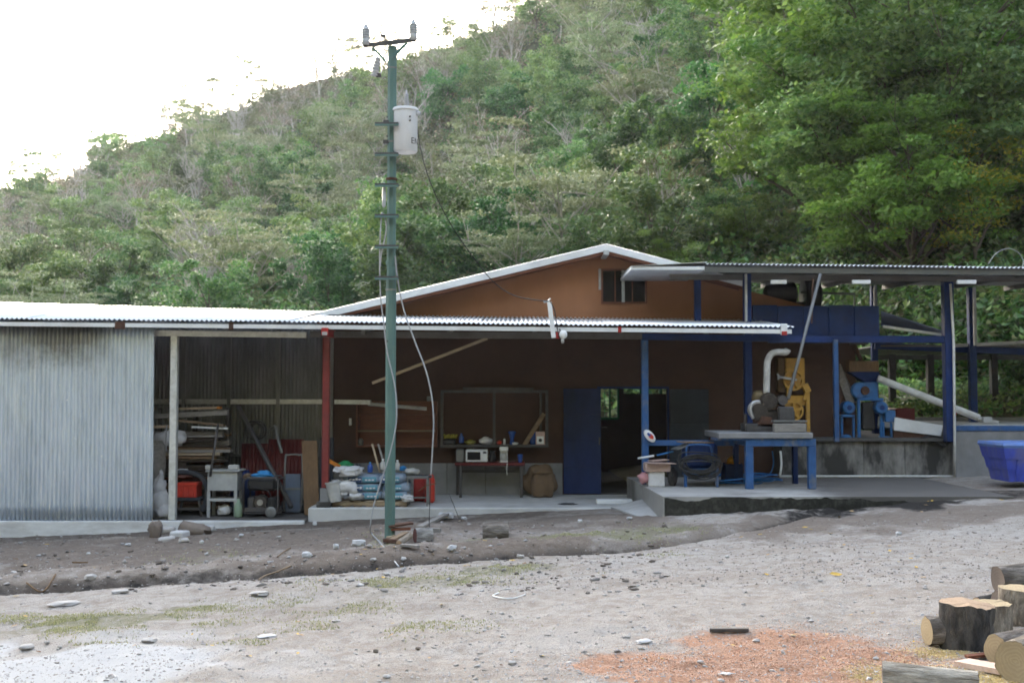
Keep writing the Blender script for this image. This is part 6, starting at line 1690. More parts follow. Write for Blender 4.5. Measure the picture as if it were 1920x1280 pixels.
log(748, 1024, .30, .045, math.radians(65), .25, M['bark_tan'], M['cut_tan'], "short split branch leaning forward at the pole foot", sd=3, n=10)
stick(GG(735, 1014)+u3*.05, GG(762, 1008)+u3*.10, .09, .05, M['wood_mid'], "brown wedge of wood touching the pole foot")
stick(GG(722, 1018)+u3*.03, GG(748, 1016)+u3*.04, .08, .05, M['rust'], "reddish brick like scrap in front of the pole foot", "scrap", "scrap")
stick(GG(752, 1032)+u3*.03, GG(786, 1028)+u3*.05, .08, .03, M['wood_grey'], "thin grey board lying in front of the small log")
stick(GG(728, 1008)+u3*.02, GG(738, 1000)+u3*.02, .08, .06, M['wood_pale'], "pale wood chip at the very base of the green pole")
# twigs and litter with a shape of their own
cable("dry_branch", [GG(485, 1075)+u3*.02, GG(498, 1066)+u3*.05, GG(520, 1061)+u3*.06, GG(545, 1061)+u3*.03], .010, M['wood_mid'], "curved brown branch lying beside the ditch", "branch")
cable("dry_branch", [GG(520, 1050)+u3*.02, GG(535, 1038)+u3*.03, GG(545, 1030)+u3*.02], .008, M['wood_board'], "short reddish branch on the bank above the curved one", "branch")
cable("dry_branch", [GG(50, 1092)+u3*.02, GG(80, 1090)+u3*.03, GG(104, 1086)+u3*.02], .010, M['wood_board'], "reddish stick lying on the bank at far left", "branch")
cable("dry_branch", [GG(135, 1057)+u3*.02, GG(165, 1058)+u3*.02], .010, M['wood_board'], "small brown stick in the middle of the left bank", "branch")
cable("bent_twig", [GG(560, 1000)+u3*.02, P(785, 920, 16.9), P(800, 910, 16.8), P(818, 906, 16.7)][1:], .006, M['wood_board'], "thin reddish twig arching above the wood pile by the pole", "twig")
cable("white_strip", [GG(935, 1112)+u3*.01, GG(924, 1118)+u3*.01, GG(945, 1123)+u3*.01, GG(965, 1122)+u3*.01, GG(985, 1116)+u3*.01], .007, M['white'], "bent strip of white plastic lying on the open yard", "plastic strip")
stick(GG(1331, 1184)+u3*.015, GG(1404, 1184)+u3*.015, .05, .025, M['dark_steel'], "straight dark bar lying on the gravel near the sawdust", "dark_bar", "bar")
# foreground logs
gl = GG(1815, 1222)
def kpx(g, n): return n*g.y/FPX
log(1815, 1214, kpx(gl, 92), kpx(gl, 48), .3, .03, M['bark_dark'], M['cut_tan'], "dark barked upright stump in front of the other cut logs", stand=True, sd=4, n=28, taper=1.03, notch=.03)
g = GG(1858, 1185)
log(1858, 1182, kpx(g, 58), kpx(g, 37), .8, .02, M['bark_tan'], M['cut_yellow'], "tan upright stump just behind the dark one", stand=True, sd=5, n=26)
g = GG(1922, 1170)
log(1925, 1170, kpx(g, 70), kpx(g, 46), 1.4, .05, M['bark_tan'], M['cut_yellow'], "tall tan stump at the right edge of the frame", stand=True, sd=6, n=26, taper=1.05)
g = GG(1750, 1212)
log(1738, 1208, kpx(g, 90), kpx(g, 27), math.radians(4), 0, M['bark_grey'], M['cut_yellow'], "short split log lying half hidden left of the dark stump", sd=7, n=18)
g = GG(1905, 1150)
log(1872, 1140, .8, .11, math.radians(8), .06, M['bark_grey'], M['cut_grey'], "rough grey barked log lying behind the tall tan stump", sd=8, n=18, lift=.13)
log(1876, 1158, .7, .12, math.radians(12), 0, M['bark_dark'], M['cut_grey'], "dark log under the rough grey barked one", sd=18, n=18)
log(1832, 1140, .18, .05, math.radians(20), .1, M['bark_dark'], M['cut_tan'], "small charred piece of wood behind the stumps", sd=9, n=12)
g = GG(1878, 1240)
log(1868, 1243, .75, kpx(g, 28), math.radians(28), .02, M['bark_grey'], M['cut_yellow'], "lying log with yellow cut end right of the dark stump", sd=10, n=24)
g = GG(1915, 1280)
log(1903, 1278, .7, kpx(g, 40), math.radians(40), .0, M['bark_tan'], M['cut_yellow'], "big lying log with broad yellow cut face in the bottom right corner", sd=11, n=28)
g = GG(1842, 1258)
stick(GG(1803, 1246)+u3*.02, GG(1888, 1262)+u3*.02, .16, .035, mat("fresh_split_wood", (.60, .46, .38), .8, 0, (.48, .30, .2), .6, 3, (1, 9, 9), .2, 40, .1), "flat pinkish split board lying in front of the cut logs", "split_board")
t = log(1655, 1290, .56, .088, math.radians(-17), .0, bark_mat("driftwood", (.50, .45, .38), (.30, .26, .21)), M['cut_grey'], "pale weathered log lying at the bottom edge of the picture", sd=12, n=20, taper=.72)
stick(GG(1812, 1236)+u3*.02, GG(1856, 1234)+u3*.03, .06, .02, M['wood_dark'], "curl of dark bark beside the split board", "bark_strip", "bark")
# ------------------------------------------------------------------ vegetation
M['trunk_pale'] = mat("pale_trunk", (.50, .46, .41), .9, 0, (.34, .31, .27), .5, 2)
M['trunk_brown'] = mat("brown_trunk", (.13, .105, .08), .9, 0, (.07, .06, .045), .6, 2)
LEAF = {
    'deep': leaf_mat("leaf_deep_green", [(0.036, 0.098, 0.032), (0.076, 0.184, 0.044), (0.138, 0.272, 0.058), (0.062, 0.152, 0.058)]),
    'mid': leaf_mat("leaf_mid_green", [(0.07, 0.153, 0.045), (0.143, 0.26, 0.068), (0.232, 0.338, 0.092), (0.111, 0.207, 0.075)]),
    'olive': leaf_mat("leaf_olive", [(0.08, 0.104, 0.039), (0.134, 0.155, 0.056), (0.177, 0.194, 0.082), (0.104, 0.126, 0.059)]),
    'pale': leaf_mat("leaf_pale_green", [(0.154, 0.204, 0.091), (0.222, 0.265, 0.121), (0.275, 0.31, 0.158), (0.188, 0.234, 0.113)]),
    'tan': leaf_mat("leaf_tan", [(0.185, 0.151, 0.099), (0.271, 0.22, 0.143), (0.235, 0.211, 0.143), (0.172, 0.167, 0.096)]),
    'bright': leaf_mat("leaf_bright_green", [(0.074, 0.166, 0.028), (0.126, 0.253, 0.038), (0.19, 0.312, 0.056), (0.089, 0.184, 0.036)], trans=.5),
    'orange': leaf_mat("leaf_orange", [(0.469, 0.36, 0.039), (0.626, 0.551, 0.057), (0.366, 0.408, 0.047), (0.209, 0.334, 0.047)], trans=.5),
    'shrub': leaf_mat("leaf_shrub", [(0.036, 0.082, 0.024), (0.078, 0.143, 0.036), (0.138, 0.179, 0.056), (0.179, 0.162, 0.073), (0.052, 0.114, 0.038)]),
}
def leaves_np(cent, size, rng, up=.6, aspect=.5, fold=.18, nrm=None):
    """one folded diamond of two triangles per leaf; cent (n,3), size (n,)"""
    n = len(cent)
    N = rng.normal(size=(n, 3)); N[:, 2] = np.abs(N[:, 2])+up
    if nrm is not None: N = N*.6+nrm
    N /= np.linalg.norm(N, axis=1, keepdims=True)
    T = rng.normal(size=(n, 3)); T -= (T*N).sum(1, keepdims=True)*N; T /= np.linalg.norm(T, axis=1, keepdims=True)
    B = np.cross(N, T); s = size[:, None]
    v = np.stack([cent-T*s*.5, cent+B*s*aspect*.5-N*s*fold, cent+T*s*.5-N*s*fold*.5, cent-B*s*aspect*.5-N*s*fold], 1)
    idx = np.arange(n*4).reshape(n, 4)
    f = np.concatenate([idx[:, [0, 1, 2]], idx[:, [0, 2, 3]]], 0)
    return v.reshape(-1, 3), f

def tree_proto(seed, H, R_, trunk_frac, nclump, per, leaf, csize, flat=.6, shape='round', nlimb=7, trad=.16, aspect=.5, up=.6, twigs=0):
    """(trunk mesh builder, leaf verts, leaf faces): a bent tapered trunk, limbs that leave it at different heights, and leaf clumps at the limbs' ends"""
    rnd = random.Random(seed); rng = np.random.default_rng(seed)
    mb = MB()
    th = H*trunk_frac
    top = Vector((rnd.uniform(-.08, .08)*H, rnd.uniform(-.08, .08)*H, H*.82))
    axis_ = [Vector((0, 0, -.6)), Vector((rnd.uniform(-.03, .03)*H, rnd.uniform(-.03, .03)*H, th*.5)), Vector((top.x*.5, top.y*.5, th)), top]
    ap = smoothpts(axis_, 4)
    mb.tube(ap, [trad*(1-.85*i/(len(ap)-1)) for i in range(len(ap))], 7)
    ends = []
    for k in range(nlimb):
        f = (k+.5)/nlimb
        b = ap[int((.35+.6*f)*(len(ap)-1))]
        a = k*2.4+rnd.uniform(-.4, .4)
        if shape == 'flat': rr = R_*rnd.uniform(.6, 1.0); e = Vector((math.cos(a)*rr, math.sin(a)*rr, H*rnd.uniform(.72, .98)))
        elif shape == 'vase': rr = R_*rnd.uniform(.4, 1.0); e = Vector((math.cos(a)*rr, math.sin(a)*rr, H*rnd.uniform(.7, 1.0)))
        else:
            rr = R_*rnd.uniform(.55, .95)*(1-.45*max(0, f-.5)*2); e = Vector((math.cos(a)*rr, math.sin(a)*rr, th*.85+(H-th*.85)*(.12+.8*f)))
        m_ = b.lerp(e, .5)+Vector((0, 0, .06*H*rnd.uniform(-.3, 1)))
        lp = smoothpts([b, m_, e], 3)
        mb.tube(lp, [trad*.42*(1-.8*i/(len(lp)-1)) for i in range(len(lp))], 5)
        ends.append(e); ends.append(m_.lerp(e, .4))
        for j in range(2+twigs):
            s_ = lp[rnd.randint(1, len(lp)-2)]
            t_ = s_+(e-b).normalized()*R_*rnd.uniform(.2, .45)+Vector((rnd.uniform(-1, 1), rnd.uniform(-1, 1), rnd.uniform(-.1, 1)))*R_*.33
            mb.tube([s_, s_.lerp(t_, .5)+Vector((0, 0, .02*H)), t_], [trad*.2, trad*.14, trad*.05], 4)
            ends.append(t_)
            for q in range(twigs):
                t2 = t_+Vector((rnd.uniform(-1, 1), rnd.uniform(-1, 1), rnd.uniform(0, 1)))*R_*.25
                mb.tube([s_.lerp(t_, .7), t2], [trad*.11, trad*.03], 3)
    ends.append(top)
    cs, sz = [], []
    for k in range(nclump):
        e = ends[k % len(ends)]
        c = e+Vector((rnd.gauss(0, .16), rnd.gauss(0, .16), rnd.gauss(0, .10)))*R_
        s_ = csize*rnd.uniform(.6, 1.35); m = int(per*rnd.uniform(.6, 1.4))
        d = rng.normal(size=(m, 3)); d /= np.linalg.norm(d, axis=1, keepdims=True)
        rad = rng.random((m, 1))**.45
        pts = d*rad*np.array([s_, s_, s_*flat]); 
        cs.append(pts+np.array(c)); sz.append(leaf*rng.uniform(.6, 1.4, m))
    if per == 0: return mb, None, None
    v, f = leaves_np(np.concatenate(cs), np.concatenate(sz), rng, up, aspect)
    return mb, v, f

class Proto:
    def __init__(s, name, cat, tm, lm, *a, **k):
        mb, v, f = tree_proto(*a, **k)
        me = bpy.data.meshes.new("trunk"); me.from_pydata(mb.v, [], mb.f); me.materials.append(M[tm])
        for p in me.polygons: p.use_smooth = True
        s.trunk = me; s.name, s.cat = name, cat
        s.crown = mesh_np("crown", v, f, LEAF[lm]) if v is not None else None
    def place(s, loc, yaw, scale, label, group):
        r = bpy.data.objects.new(s.name, None); COL.objects.link(r)
        r.location = loc; r.rotation_euler = (0, 0, yaw); r.scale = (scale, scale, scale*random.uniform(.9, 1.12)); r.empty_display_size = .3
        tag(r, label, s.cat, group)
        t = bpy.data.objects.new("trunk", s.trunk); COL.objects.link(t); t.parent = r
        if s.crown:
            c = bpy.data.objects.new("crown", s.crown); COL.objects.link(c); c.parent = r
        return r

KIND = {}
def reg(key, desc, n, *a, **k):
    KIND[key] = (desc, [Proto(a[0], a[1], a[2], a[3], a[4]+i*17, *a[5:], **k) for i in range(n)])
#                       name            cat     trunk         leaf    seed H  R   tf  ncl per leaf csize
reg('green', "green leafy tree", 3, "leafy_tree", "tree", 'trunk_brown', 'mid', 101, 9, 3.6, .35, 60, 95, .34, 1.05, flat=.55)
reg('deep', "dark green dense tree", 3, "dark_tree", "tree", 'trunk_brown', 'deep', 201, 8.5, 3.5, .3, 66, 100, .34, 1.0, flat=.65)
reg('olive', "olive brown thin leaved tree", 3, "olive_tree", "tree", 'trunk_pale', 'olive', 301, 9, 3.3, .45, 44, 56, .28, .95, flat=.55, twigs=1, trad=.19)
reg('tan', "tan half bare tree", 3, "dry_tree", "tree", 'trunk_pale', 'tan', 401, 9.5, 3.2, .5, 36, 28, .28, 1.0, flat=.6, shape='vase', twigs=2, trad=.21)
reg('pale', "pale green flat crowned tree", 2, "flat_crowned_tree", "tree", 'trunk_pale', 'pale', 501, 9, 5.0, .5, 60, 80, .30, 1.4, flat=.16, shape='flat', nlimb=10, trad=.2)
reg('bare', "pale leafless tree", 3, "bare_tree", "tree", 'trunk_pale', 'tan', 601, 10, 3.2, .35, 0, 0, .4, 1.0, shape='vase', nlimb=10, twigs=4, trad=.25)

def region(px, row):
    for lim, h in ((130, "at the far left"), (300, "above the sheet clad wall"), (450, "above the shed bay"), (600, "above the red corner post"), (728, "just left of the utility pole"), (860, "just right of the utility pole"),
                   (1000, "above the left slope of the gable"), (1140, "above the gable ridge"), (1270, "above the right slope of the gable"), (9999, "above the high roof")):
        if px < lim: return h
def level(t):
    return "on the ridge line" if t > .92 else ("near the ridge" if t > .75 else ("on the upper hillside" if t > .55 else ("on the middle hillside" if t > .36 else ("on the lower hillside" if t > .18 else "at the hill foot"))))
placed = []
def put(key, px, t, scale, label=None, group=None):
    desc, ps = KIND[key]
    x, y, z = (float(q) for q in hill_at(px, t))
    lab = label or "%s %s %s" % (desc, level(t), region(px, 0))
    grp = group if group is not None else (None if label else lab.replace(desc, desc+"s", 1))
    return random.choice(ps).place((x, y, z-.15), random.uniform(0, 6.28), scale, lab, grp)
# trees that stand out
put('pale', 655, .62, .95, "large pale flat crowned tree just left of the transformer")
put('pale', 705, .56, .85, "second pale flat crowned tree half behind the utility pole, below the large one")
put('pale', 600, .45, .75, "pale spreading tree lower left of the large flat crowned one")
put('deep', 440, .58, .95, "round dark green tree standing alone among tan trees on the left hillside")
put('deep', 330, .50, .75, "dark green tree left of and below the round lone one")
put('bare', 1080, .44, .72, "large pale leafless tree fanning out on the hillside above the gable ridge")
put('bare', 1225, .55, .7, "pale leafless tree beside the big leafy trees, upper middle of the hill")
put('bare', 560, .20, .4, "slender white stemmed leafless tree low on the hill left of the pole")
put('bare', 365, .12, .36, "white stemmed leafless tree low on the hill over the shed roof")
n_far = 0
cells = []
rs = random.Random(99)
while n_far < 286:
    px = rs.uniform(-60, 1420); t = rs.uniform(.03, 1.03)**.75
    x, y, z = (float(q) for q in hill_at(px, t))
    if any((x-a)**2+(y-b)**2 < (2.2+.017*y)**2 for a, b in cells): 
        if rs.random() > .02: continue
    cells.append((x, y))
    # drier and paler towards the ridge and the left, greener low down
    dry = t*1.0 + (.25 if px < 500 else 0) - (.15 if px > 1000 else 0)
    u = rs.random()
    if dry > .75: key = 'tan' if u < .32 else 'olive' if u < .55 else 'bare' if u < .62 else 'green' if u < .9 else 'pale'
    elif dry > .45: key = 'olive' if u < .22 else 'green' if u < .58 else 'tan' if u < .68 else 'bare' if u < .74 else 'deep' if u < .9 else 'pale'
    else: key = 'deep' if u < .34 else 'green' if u < .72 else 'olive' if u < .80 else 'bare' if u < .83 else 'pale'
    put(key, px, t, rs.uniform(.75, 1.25)*(.52+.45*t))
    n_far += 1

# near broadleaf trees on the right
reg('near', "big broadleaf tree", 3, "broadleaf_tree", "tree", 'trunk_brown', 'bright', 701, 11, 5.0, .3, 170, 150, .27, 1.15, flat=.34, nlimb=13, trad=.22, aspect=.55, up=1.0, twigs=1)
reg('neardeep', "big dark broadleaf tree", 2, "broadleaf_tree", "tree", 'trunk_brown', 'mid', 801, 11, 5.0, .3, 170, 150, .25, 1.15, flat=.38, nlimb=13, trad=.22, aspect=.55, up=.9, twigs=1)
reg('orange', "orange leaved tree", 1, "orange_tree", "tree", 'trunk_brown', 'orange', 901, 7, 3.2, .35, 56, 60, .17, .75, flat=.35, nlimb=8, trad=.12, up=.9)
def put_near(key, px, d, row, sc, label):
    """stands where the hillside has that depth"""
    tt = np.linspace(0, 1, 400); x, y, z = hill_at(np.full(400, px), tt)
    i = int(np.argmin(np.abs(y-d)))
    return KIND[key][1][random.randrange(len(KIND[key][1]))].place((x[i], y[i], z[i]-.3), random.uniform(0, 6.28), sc, label, None)
near = [('near', 1540, 46, .85, "bright broadleaf tree at the left edge of the near woods, above the high roof"),
        ('near', 1590, 42, .8, "bright broadleaf tree directly above the left half of the high roof"),
        ('near', 1545, 60, 1.0, "tall bright broadleaf tree leaning out over the hillside at upper centre right"),
        ('neardeep', 1650, 40, .9, "dark broadleaf tree above the middle of the high roof"),
        ('near', 1600, 56, 1.2, "tall bright broadleaf tree high in the near woods"),
        ('neardeep', 1640, 55, 1.25, "tall dark broadleaf tree in the upper middle of the near woods"),
        ('near', 1690, 44, 1.1, "broadleaf tree with light sprays behind the big corner post"),
        ('neardeep', 1690, 60, 1.3, "tall dark broadleaf tree at the top of the frame, right of centre"),
        ('near', 1800, 50, 1.2, "broadleaf tree left of the orange leaved one"),
        ('neardeep', 1780, 38, .9, "dark broadleaf tree low behind the corner post"),
        ('neardeep', 1905, 50, 1.15, "dark broadleaf tree at the right edge of the frame behind the wire loop"),
        ('near', 1960, 55, 1.3, "tall broadleaf tree at the upper right corner"),
        ('neardeep', 1860, 66, 1.4, "tallest dark broadleaf tree at the top right"),
        ('near', 1715, 37, .65, "low broadleaf tree behind the white rising pipe"),
        ('near', 1990, 39, .9, "low broadleaf tree at the right edge behind the open shed"),
        ('neardeep', 1650, 50, 1.1, "dark broadleaf tree filling the middle of the near woods"),
        ('near', 1870, 58, 1.25, "bright broadleaf tree high at the right of the near woods"),
        ('near', 1400, 46, .33, "small bright broadleaf tree just above the left end of the high roof"),
        ('near', 1520, 52, .6, "mid sized bright broadleaf tree at the lower left of the near woods"),
        ('orange', 1830, 36, .85, "small orange leaved tree near the right edge of the frame")]
for key, px, d, sc, lab in near: put_near(key, px, d, 0, sc, lab)
for px, d, sc, lab in ((1330, 40, .36, "low bright green tree peeping over the right slope of the gable roof"), (1255, 44, .28, "low bright green bush like tree right of the gable ridge")):
    put_near('near', px, d, 0, sc, lab)

# undergrowth and filler canopy that reads as one mass
def mass(name, lm, specs, seed):
    """specs: (x, y, z, radius, flatness, count, leaf)"""
    rng = np.random.default_rng(seed); C, S = [], []
    for x, y, z, r_, fl, n, lf in specs:
        d = rng.normal(size=(n, 3)); d /= np.linalg.norm(d, axis=1, keepdims=True); d[:, 2] = np.abs(d[:, 2])*1.0-.15
        C.append(np.array([x, y, z])+d*(rng.random((n, 1))**.18)*np.array([r_, r_, r_*fl])); S.append(lf*rng.uniform(.6, 1.4, n))
    v, f = leaves_np(np.concatenate(C), np.concatenate(S), rng, .55, .55)
    me_ = mesh_np(name, v, f, LEAF[lm])
    cn = np.array([len(c_) for c_ in C]); fo = np.repeat(rng.normal(size=len(C)), cn*4); fo2 = np.repeat(rng.normal(size=len(C)), cn*4)
    me_.attributes.new("tone", 'FLOAT', 'POINT').data.foreach_set("value", np.clip(fo*.28, -.5, .8).astype(np.float32))
    me_.attributes.new("tint", 'FLOAT', 'POINT').data.foreach_set("value", np.clip(fo2*.018, -.04, .04).astype(np.float32))
    o = bpy.data.objects.new(name, me_); COL.objects.link(o); o['kind'] = 'stuff'
    return o
def hill_specs(n, px0, px1, t0, t1, rad, fl, cnt, lf, seed, power=1.0):
    rng = np.random.default_rng(seed)
    px = rng.uniform(px0, px1, n); t = t0+(t1-t0)*rng.random(n)**power
    x, y, z = hill_at(px, t)
    k = rng.uniform(.6, 1.4, n)
    return [(x[i], y[i], z[i], rad*k[i], fl*rng.uniform(.7, 1.4), int(cnt*k[i]), lf) for i in range(n)]
mass("undergrowth", 'shrub', hill_specs(2200, -150, 1420, 0.0, .40, 1.5, 1.0, 56, .32, 1, .9), 5)
mass("undergrowth", 'mid', hill_specs(2200, -150, 1420, .0, .55, 1.6, 1.1, 62, .32, 4, .9), 8)
mass("undergrowth", 'deep', hill_specs(1500, -150, 1420, .05, .7, 1.8, 1.1, 60, .36, 44), 48)
mass("undergrowth", 'shrub', hill_specs(2600, -150, 1420, .35, 1.0, 2.0, 1.1, 52, .44, 11), 51)
mass("undergrowth", 'olive', hill_specs(620, -150, 1420, .25, 1.03, 2.3, 1.1, 56, .42, 2), 6)
mass("undergrowth", 'pale', hill_specs(220, -150, 1420, .1, .9, 2.0, .7, 56, .34, 22), 26)
mass("undergrowth", 'tan', hill_specs(520, -150, 1100, .45, 1.04, 2.2, 1.2, 46, .42, 3), 7)
mass("undergrowth", 'tan', hill_specs(560, -150, 1050, .95, 1.0, 2.0, 1.2, 56, .36, 33), 37)
mass("undergrowth", 'olive', hill_specs(560, -150, 1050, .93, .995, 2.0, 1.3, 56, .36, 34), 38)
mass("undergrowth", 'shrub', hill_specs(1000, 1250, 2150, .0, .5, 1.6, .9, 105, .27, 9, 1.0), 9)
mass("undergrowth", 'mid', hill_specs(330, 1230, 2100, .03, .3, 2.0, .5, 190, .24, 41), 41)
mass("undergrowth", 'bright', hill_specs(160, 1230, 2000, .05, .4, 2.0, .35, 190, .22, 42), 42)
mass("undergrowth", 'deep', hill_specs(500, 1250, 2150, .25, 1.0, 2.6, 1.0, 150, .40, 10), 10)
mass("undergrowth", 'bright', [(s[0], s[1]-.5, s[2], s[3], s[4], s[5], s[6]) for s in hill_specs(260, 1500, 2050, .0, .16, .8, .8, 80, .17, 12)], 12)

rg_ = np.random.default_rng(77); sp_ = []
for _ in range(170):
    x_, y_ = rg_.uniform(7.6, 15), rg_.uniform(26.5, 31.5); sp_.append((x_, y_, float(ground_z(np.array([x_]), np.array([y_]))[0]), .55*rg_.uniform(.6, 1.4), .6, 80, .13))
mass("undergrowth", 'mid', sp_, 78)
# gravel and clods on the yard
ICO_V, ICO_F = None, None
def ico():
    t = (1+5**.5)/2
    v = np.array([(-1,t,0),(1,t,0),(-1,-t,0),(1,-t,0),(0,-1,t),(0,1,t),(0,-1,-t),(0,1,-t),(t,0,-1),(t,0,1),(-t,0,-1),(-t,0,1)], float)/math.hypot(1, t)
    f = np.array([(0,11,5),(0,5,1),(0,1,7),(0,7,10),(0,10,11),(1,5,9),(5,11,4),(11,10,2),(10,7,6),(7,1,8),(3,9,4),(3,4,2),(3,2,6),(3,6,8),(3,8,9),(4,9,5),(2,4,11),(6,2,10),(8,6,7),(9,8,1)])
    return v, f
def scatter_stones(name, n, sampler, smin, smax, m, seed):
    rng = np.random.default_rng(seed); v0, f0 = ico()
    x, y = sampler(rng, n); z = ground_z(x, y); n = len(x)
    s = smin+(smax-smin)*rng.random(n)**5
    j = 1+.28*rng.normal(size=(n, 12, 1)); sc = np.stack([s*rng.uniform(.8, 1.4, n), s*rng.uniform(.7, 1.1, n), s*rng.uniform(.35, .7, n)], -1)
    a = rng.uniform(0, 6.28, n); ca, sa = np.cos(a)[:, None], np.sin(a)[:, None]
    V = v0[None]*j*sc[:, None, :]
    V = np.stack([V[..., 0]*ca-V[..., 1]*sa, V[..., 0]*sa+V[..., 1]*ca, V[..., 2]], -1)+np.stack([x, y, z+.1*s], -1)[:, None, :]
    F = f0[None]+(np.arange(n)*12)[:, None, None]
    o = bpy.data.objects.new(name, mesh_np(name, V.reshape(-1, 3), F.reshape(-1, 3), m)); COL.objects.link(o); o['kind'] = 'stuff'
    return o
def stone_mat(nm, cols):
    m, n, l, b = _mat(nm)
    g = n.new("ShaderNodeNewGeometry")
    l.new(ramp(n, l, g.outputs["Random Per Island"], [(i/(len(cols)-1), c) for i, c in enumerate(cols)]), b.inputs["Base Color"])
    b.inputs["Roughness"].default_value = .9; b.inputs["Specular IOR Level"].default_value = .25
    return m
def px_sampler(px0, px1, py0, py1):
    def f(rng, n):
        a = rng.uniform(px0, px1, n); bb = rng.uniform(py0, py1, n)
        pts = [G(p, q) for p, q in zip(a, bb)]
        return np.array([p.x for p in pts]), np.array([p.y for p in pts])
    return f
STONE = stone_mat("gravel_stone", [(.30, .275, .25), (.36, .34, .325), (.45, .44, .43), (.34, .31, .28), (.40, .38, .37), (.32, .30, .285)])
SOILST = stone_mat("soil_clod", [(.09, .075, .065), (.16, .13, .11), (.32, .30, .29), (.11, .09, .075), (.45, .44, .44)])
scatter_stones("gravel", 3200, px_sampler(850, 2050, 960, 1330), .003, .024, STONE, 3)
scatter_stones("gravel", 1300, px_sampler(-100, 950, 1110, 1330), .003, .020, STONE, 4)
scatter_stones("soil_clods", 2800, px_sampler(-150, 1250, 975, 1110), .004, .045, SOILST, 5)
def grit(name, n, sampler, smin, smax, m, seed):
    rng = np.random.default_rng(seed); x, y = sampler(rng, n); z = ground_z(x, y)
    s_ = smin+(smax-smin)*rng.random(n)**2; a = rng.uniform(0, 6.28, n); h_ = s_*rng.uniform(.4, .9, n)
    V = [np.stack([x+s_*rng.uniform(.7, 1.2, n)*np.cos(a+k*2.094), y+s_*rng.uniform(.7, 1.2, n)*np.sin(a+k*2.094), z-.001], -1) for k in range(3)]+[np.stack([x, y, z+h_], -1)]
    V = np.stack(V, 1).reshape(-1, 3); i4 = np.arange(n*4).reshape(n, 4)
    F = np.concatenate([i4[:, [0, 1, 3]], i4[:, [1, 2, 3]], i4[:, [2, 0, 3]]])
    o = bpy.data.objects.new(name, mesh_np(name, V, F, m)); COL.objects.link(o); o['kind'] = 'stuff'
grit("grit", 20000, px_sampler(-60, 1990, 1060, 1330), .005, .016, STONE, 61)
grit("grit", 7000, px_sampler(-60, 1990, 975, 1100), .008, .022, SOILST, 62)
# grass in thin patches
def grass(name, n, specs, hmin, hmax, cols, seed):
    rng = np.random.default_rng(seed)
    xs_, ys_ = [], []
    w = np.array([s[2]*s[3]*s[4] for s in specs], float); w /= w.sum()
    cnt = (w*n).astype(int)
    for k, (px, py, hw, hh, wg) in enumerate(specs):
        a = rng.normal(size=cnt[k])*.55*hw+px; b_ = rng.normal(size=cnt[k])*.55*hh+py
        for p, q in zip(a, b_):
            g = G(p, q); xs_.append(g.x); ys_.append(g.y)
    x, y = np.array(xs_), np.array(ys_)
    keep = fbm(x, y, 2.2, 3, seed) > .0+.0*x
    x, y = x[keep], y[keep]; z = ground_z(x, y); n = len(x)
    h = rng.uniform(hmin, hmax, n); a = rng.uniform(0, 6.28, n); lean = rng.uniform(.2, 1.1, n)*h; wd = rng.uniform(.003, .007, n)
    ax, ay = np.cos(a), np.sin(a); bx, by = -ay, ax
    p0 = np.stack([x-bx*wd, y-by*wd, z-.01], -1); p1 = np.stack([x+bx*wd, y+by*wd, z-.01], -1)
    p2 = np.stack([x+ax*lean*.4+bx*wd*.8, y+ay*lean*.4+by*wd*.8, z+h*.65], -1); p3 = np.stack([x+ax*lean, y+ay*lean, z+h], -1)
    V = np.stack([p0, p1, p2, p3], 1).reshape(-1, 3); i4 = np.arange(n*4).reshape(n, 4)
    F = np.concatenate([i4[:, [0, 1, 2]], i4[:, [0, 2, 3]]])
    o = bpy.data.objects.new(name, mesh_np(name, V, F, leaf_mat(name+"_blade", cols, .6, .25))); COL.objects.link(o); o['kind'] = 'stuff'
grass("grass", 30000, GRASSY, .006, .022, [(.24, .26, .11), (.30, .30, .15), (.40, .36, .23), (.27, .27, .14)], 14)
# sawdust flakes
def flakes(name, n, specs, cols, seed, size):
    rng = np.random.default_rng(seed); C = []
    for px, py, hw, hh, wg in specs:
        k = int(n*wg*hw*hh/sum(s[2]*s[3]*s[4] for s in specs))
        a = rng.normal(size=k)*.5*hw+px; b_ = rng.normal(size=k)*.5*hh+py
        for p, q in zip(a, b_):
            g = G(p, q); C.append((g.x, g.y))
    C = np.array(C); z = ground_z(C[:, 0], C[:, 1])
    v, f = leaves_np(np.column_stack([C, z+.006]), size*rng.uniform(.5, 1.5, len(C)), rng, 1.6, .6, .1)
    o = bpy.data.objects.new(name, mesh_np(name, v, f, stone_mat(name+"_flake", cols))); COL.objects.link(o); o['kind'] = 'stuff'
flakes("sawdust", 30000, SAW, [(.50, .29, .19), (.60, .38, .27), (.44, .26, .18), (.62, .46, .36)], 16, .011)
flakes("yellow_sawdust", 9000, YEL, [(.56, .42, .16), (.66, .52, .26), (.45, .32, .11), (.66, .56, .36)], 17, .010)
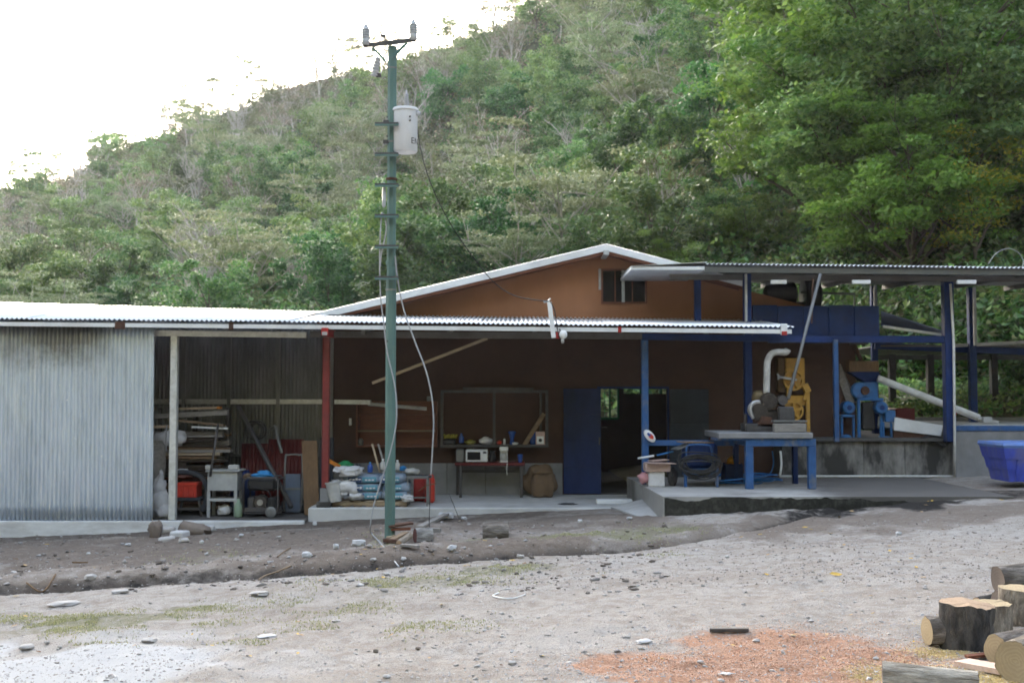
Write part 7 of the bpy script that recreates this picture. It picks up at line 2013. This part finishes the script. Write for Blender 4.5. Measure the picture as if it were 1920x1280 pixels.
# fallen leaves, each its own
lv = MB().add([(-.5, 0, .02), (-.2, .24, .07), (.2, .22, .05), (.5, 0, .09), (.2, -.22, .03), (-.2, -.24, .06), (0, 0, 0.0)], [(6, 1, 0), (6, 2, 1), (6, 3, 2), (6, 4, 3), (6, 5, 4), (6, 0, 5)])
lmesh = []
for nm, c in (("yellow_leaf", (.55, .36, .07)), ("tan_leaf", (.42, .28, .14)), ("brown_leaf", (.17, .095, .05))):
    me = bpy.data.meshes.new("fallen_leaf"); me.from_pydata(lv.v, [], lv.f); me.materials.append(mat(nm, c, .7, 0, tuple(q*.6 for q in c), .6, 3)); lmesh.append(me)
def leaf(px, py, s, k, lab, grp=None):
    g = GG(px, py); o = bpy.data.objects.new("fallen_leaf", lmesh[k]); COL.objects.link(o)
    q = s*g.y/FPX; o.location = (g.x, g.y, g.z+.012); o.scale = (q, q, q); o.rotation_euler = (random.uniform(-.25, .25), random.uniform(-.25, .25), random.uniform(0, 6.28))
    return tag(o, lab, "leaf", grp)
leaf(1567, 1079, 26, 0, "largest orange brown leaf lying alone on the gravel").rotation_euler = (.35, .1, .1)
tone = ("yellow", "tan", "brown")
for px0, px1, py0, py1, n, where in ((1380, 1900, 985, 1090, 26, "on the gravel in front of the raised slab"), (1550, 1900, 930, 975, 18, "on the wet dark ground by the slab"), (620, 1020, 1030, 1062, 26, "along the wet ditch below the pole"),
                                     (0, 640, 1020, 1240, 26, "on the left part of the yard"), (700, 1300, 1080, 1260, 16, "in the middle of the yard"), (1300, 1760, 1110, 1260, 18, "around the sawdust patch")):
    for k in range(n):
        c = random.choice((0, 0, 1, 1, 2))
        leaf(random.uniform(px0, px1), random.uniform(py0, py1), random.uniform(7, 14), c, "fallen %s leaf %s" % (tone[c], where), "fallen %s leaves %s" % (tone[c], where))

# ------------------------------------------------------------------ thin morning haze in the valley air
lo = np.array([1e9]*3); hi = -lo
for o_ in (ground, hill, vh):
    a_ = np.empty(len(o_.data.vertices)*3, np.float32); o_.data.vertices.foreach_get("co", a_); a_ = a_.reshape(-1, 3)
    lo = np.minimum(lo, a_.min(0)); hi = np.maximum(hi, a_.max(0))
hz_m = bpy.data.materials.new("valley_air"); hz_m.use_nodes = True
hn, hl = hz_m.node_tree.nodes, hz_m.node_tree.links
hn.remove(hn["Principled BSDF"])
pv = hn.new("ShaderNodeVolumePrincipled"); pv.inputs["Color"].default_value = (.93, .95, 1, 1); pv.inputs["Density"].default_value = .00026; pv.inputs["Anisotropy"].default_value = .35
hl.new(pv.outputs[0], hn["Material Output"].inputs["Volume"])
o = MB().box(lo[0]-3, lo[1]-3, lo[2]-1, hi[0]+3, hi[1]+3, hi[2]+16).build("haze", hz_m)
o['kind'] = 'stuff'
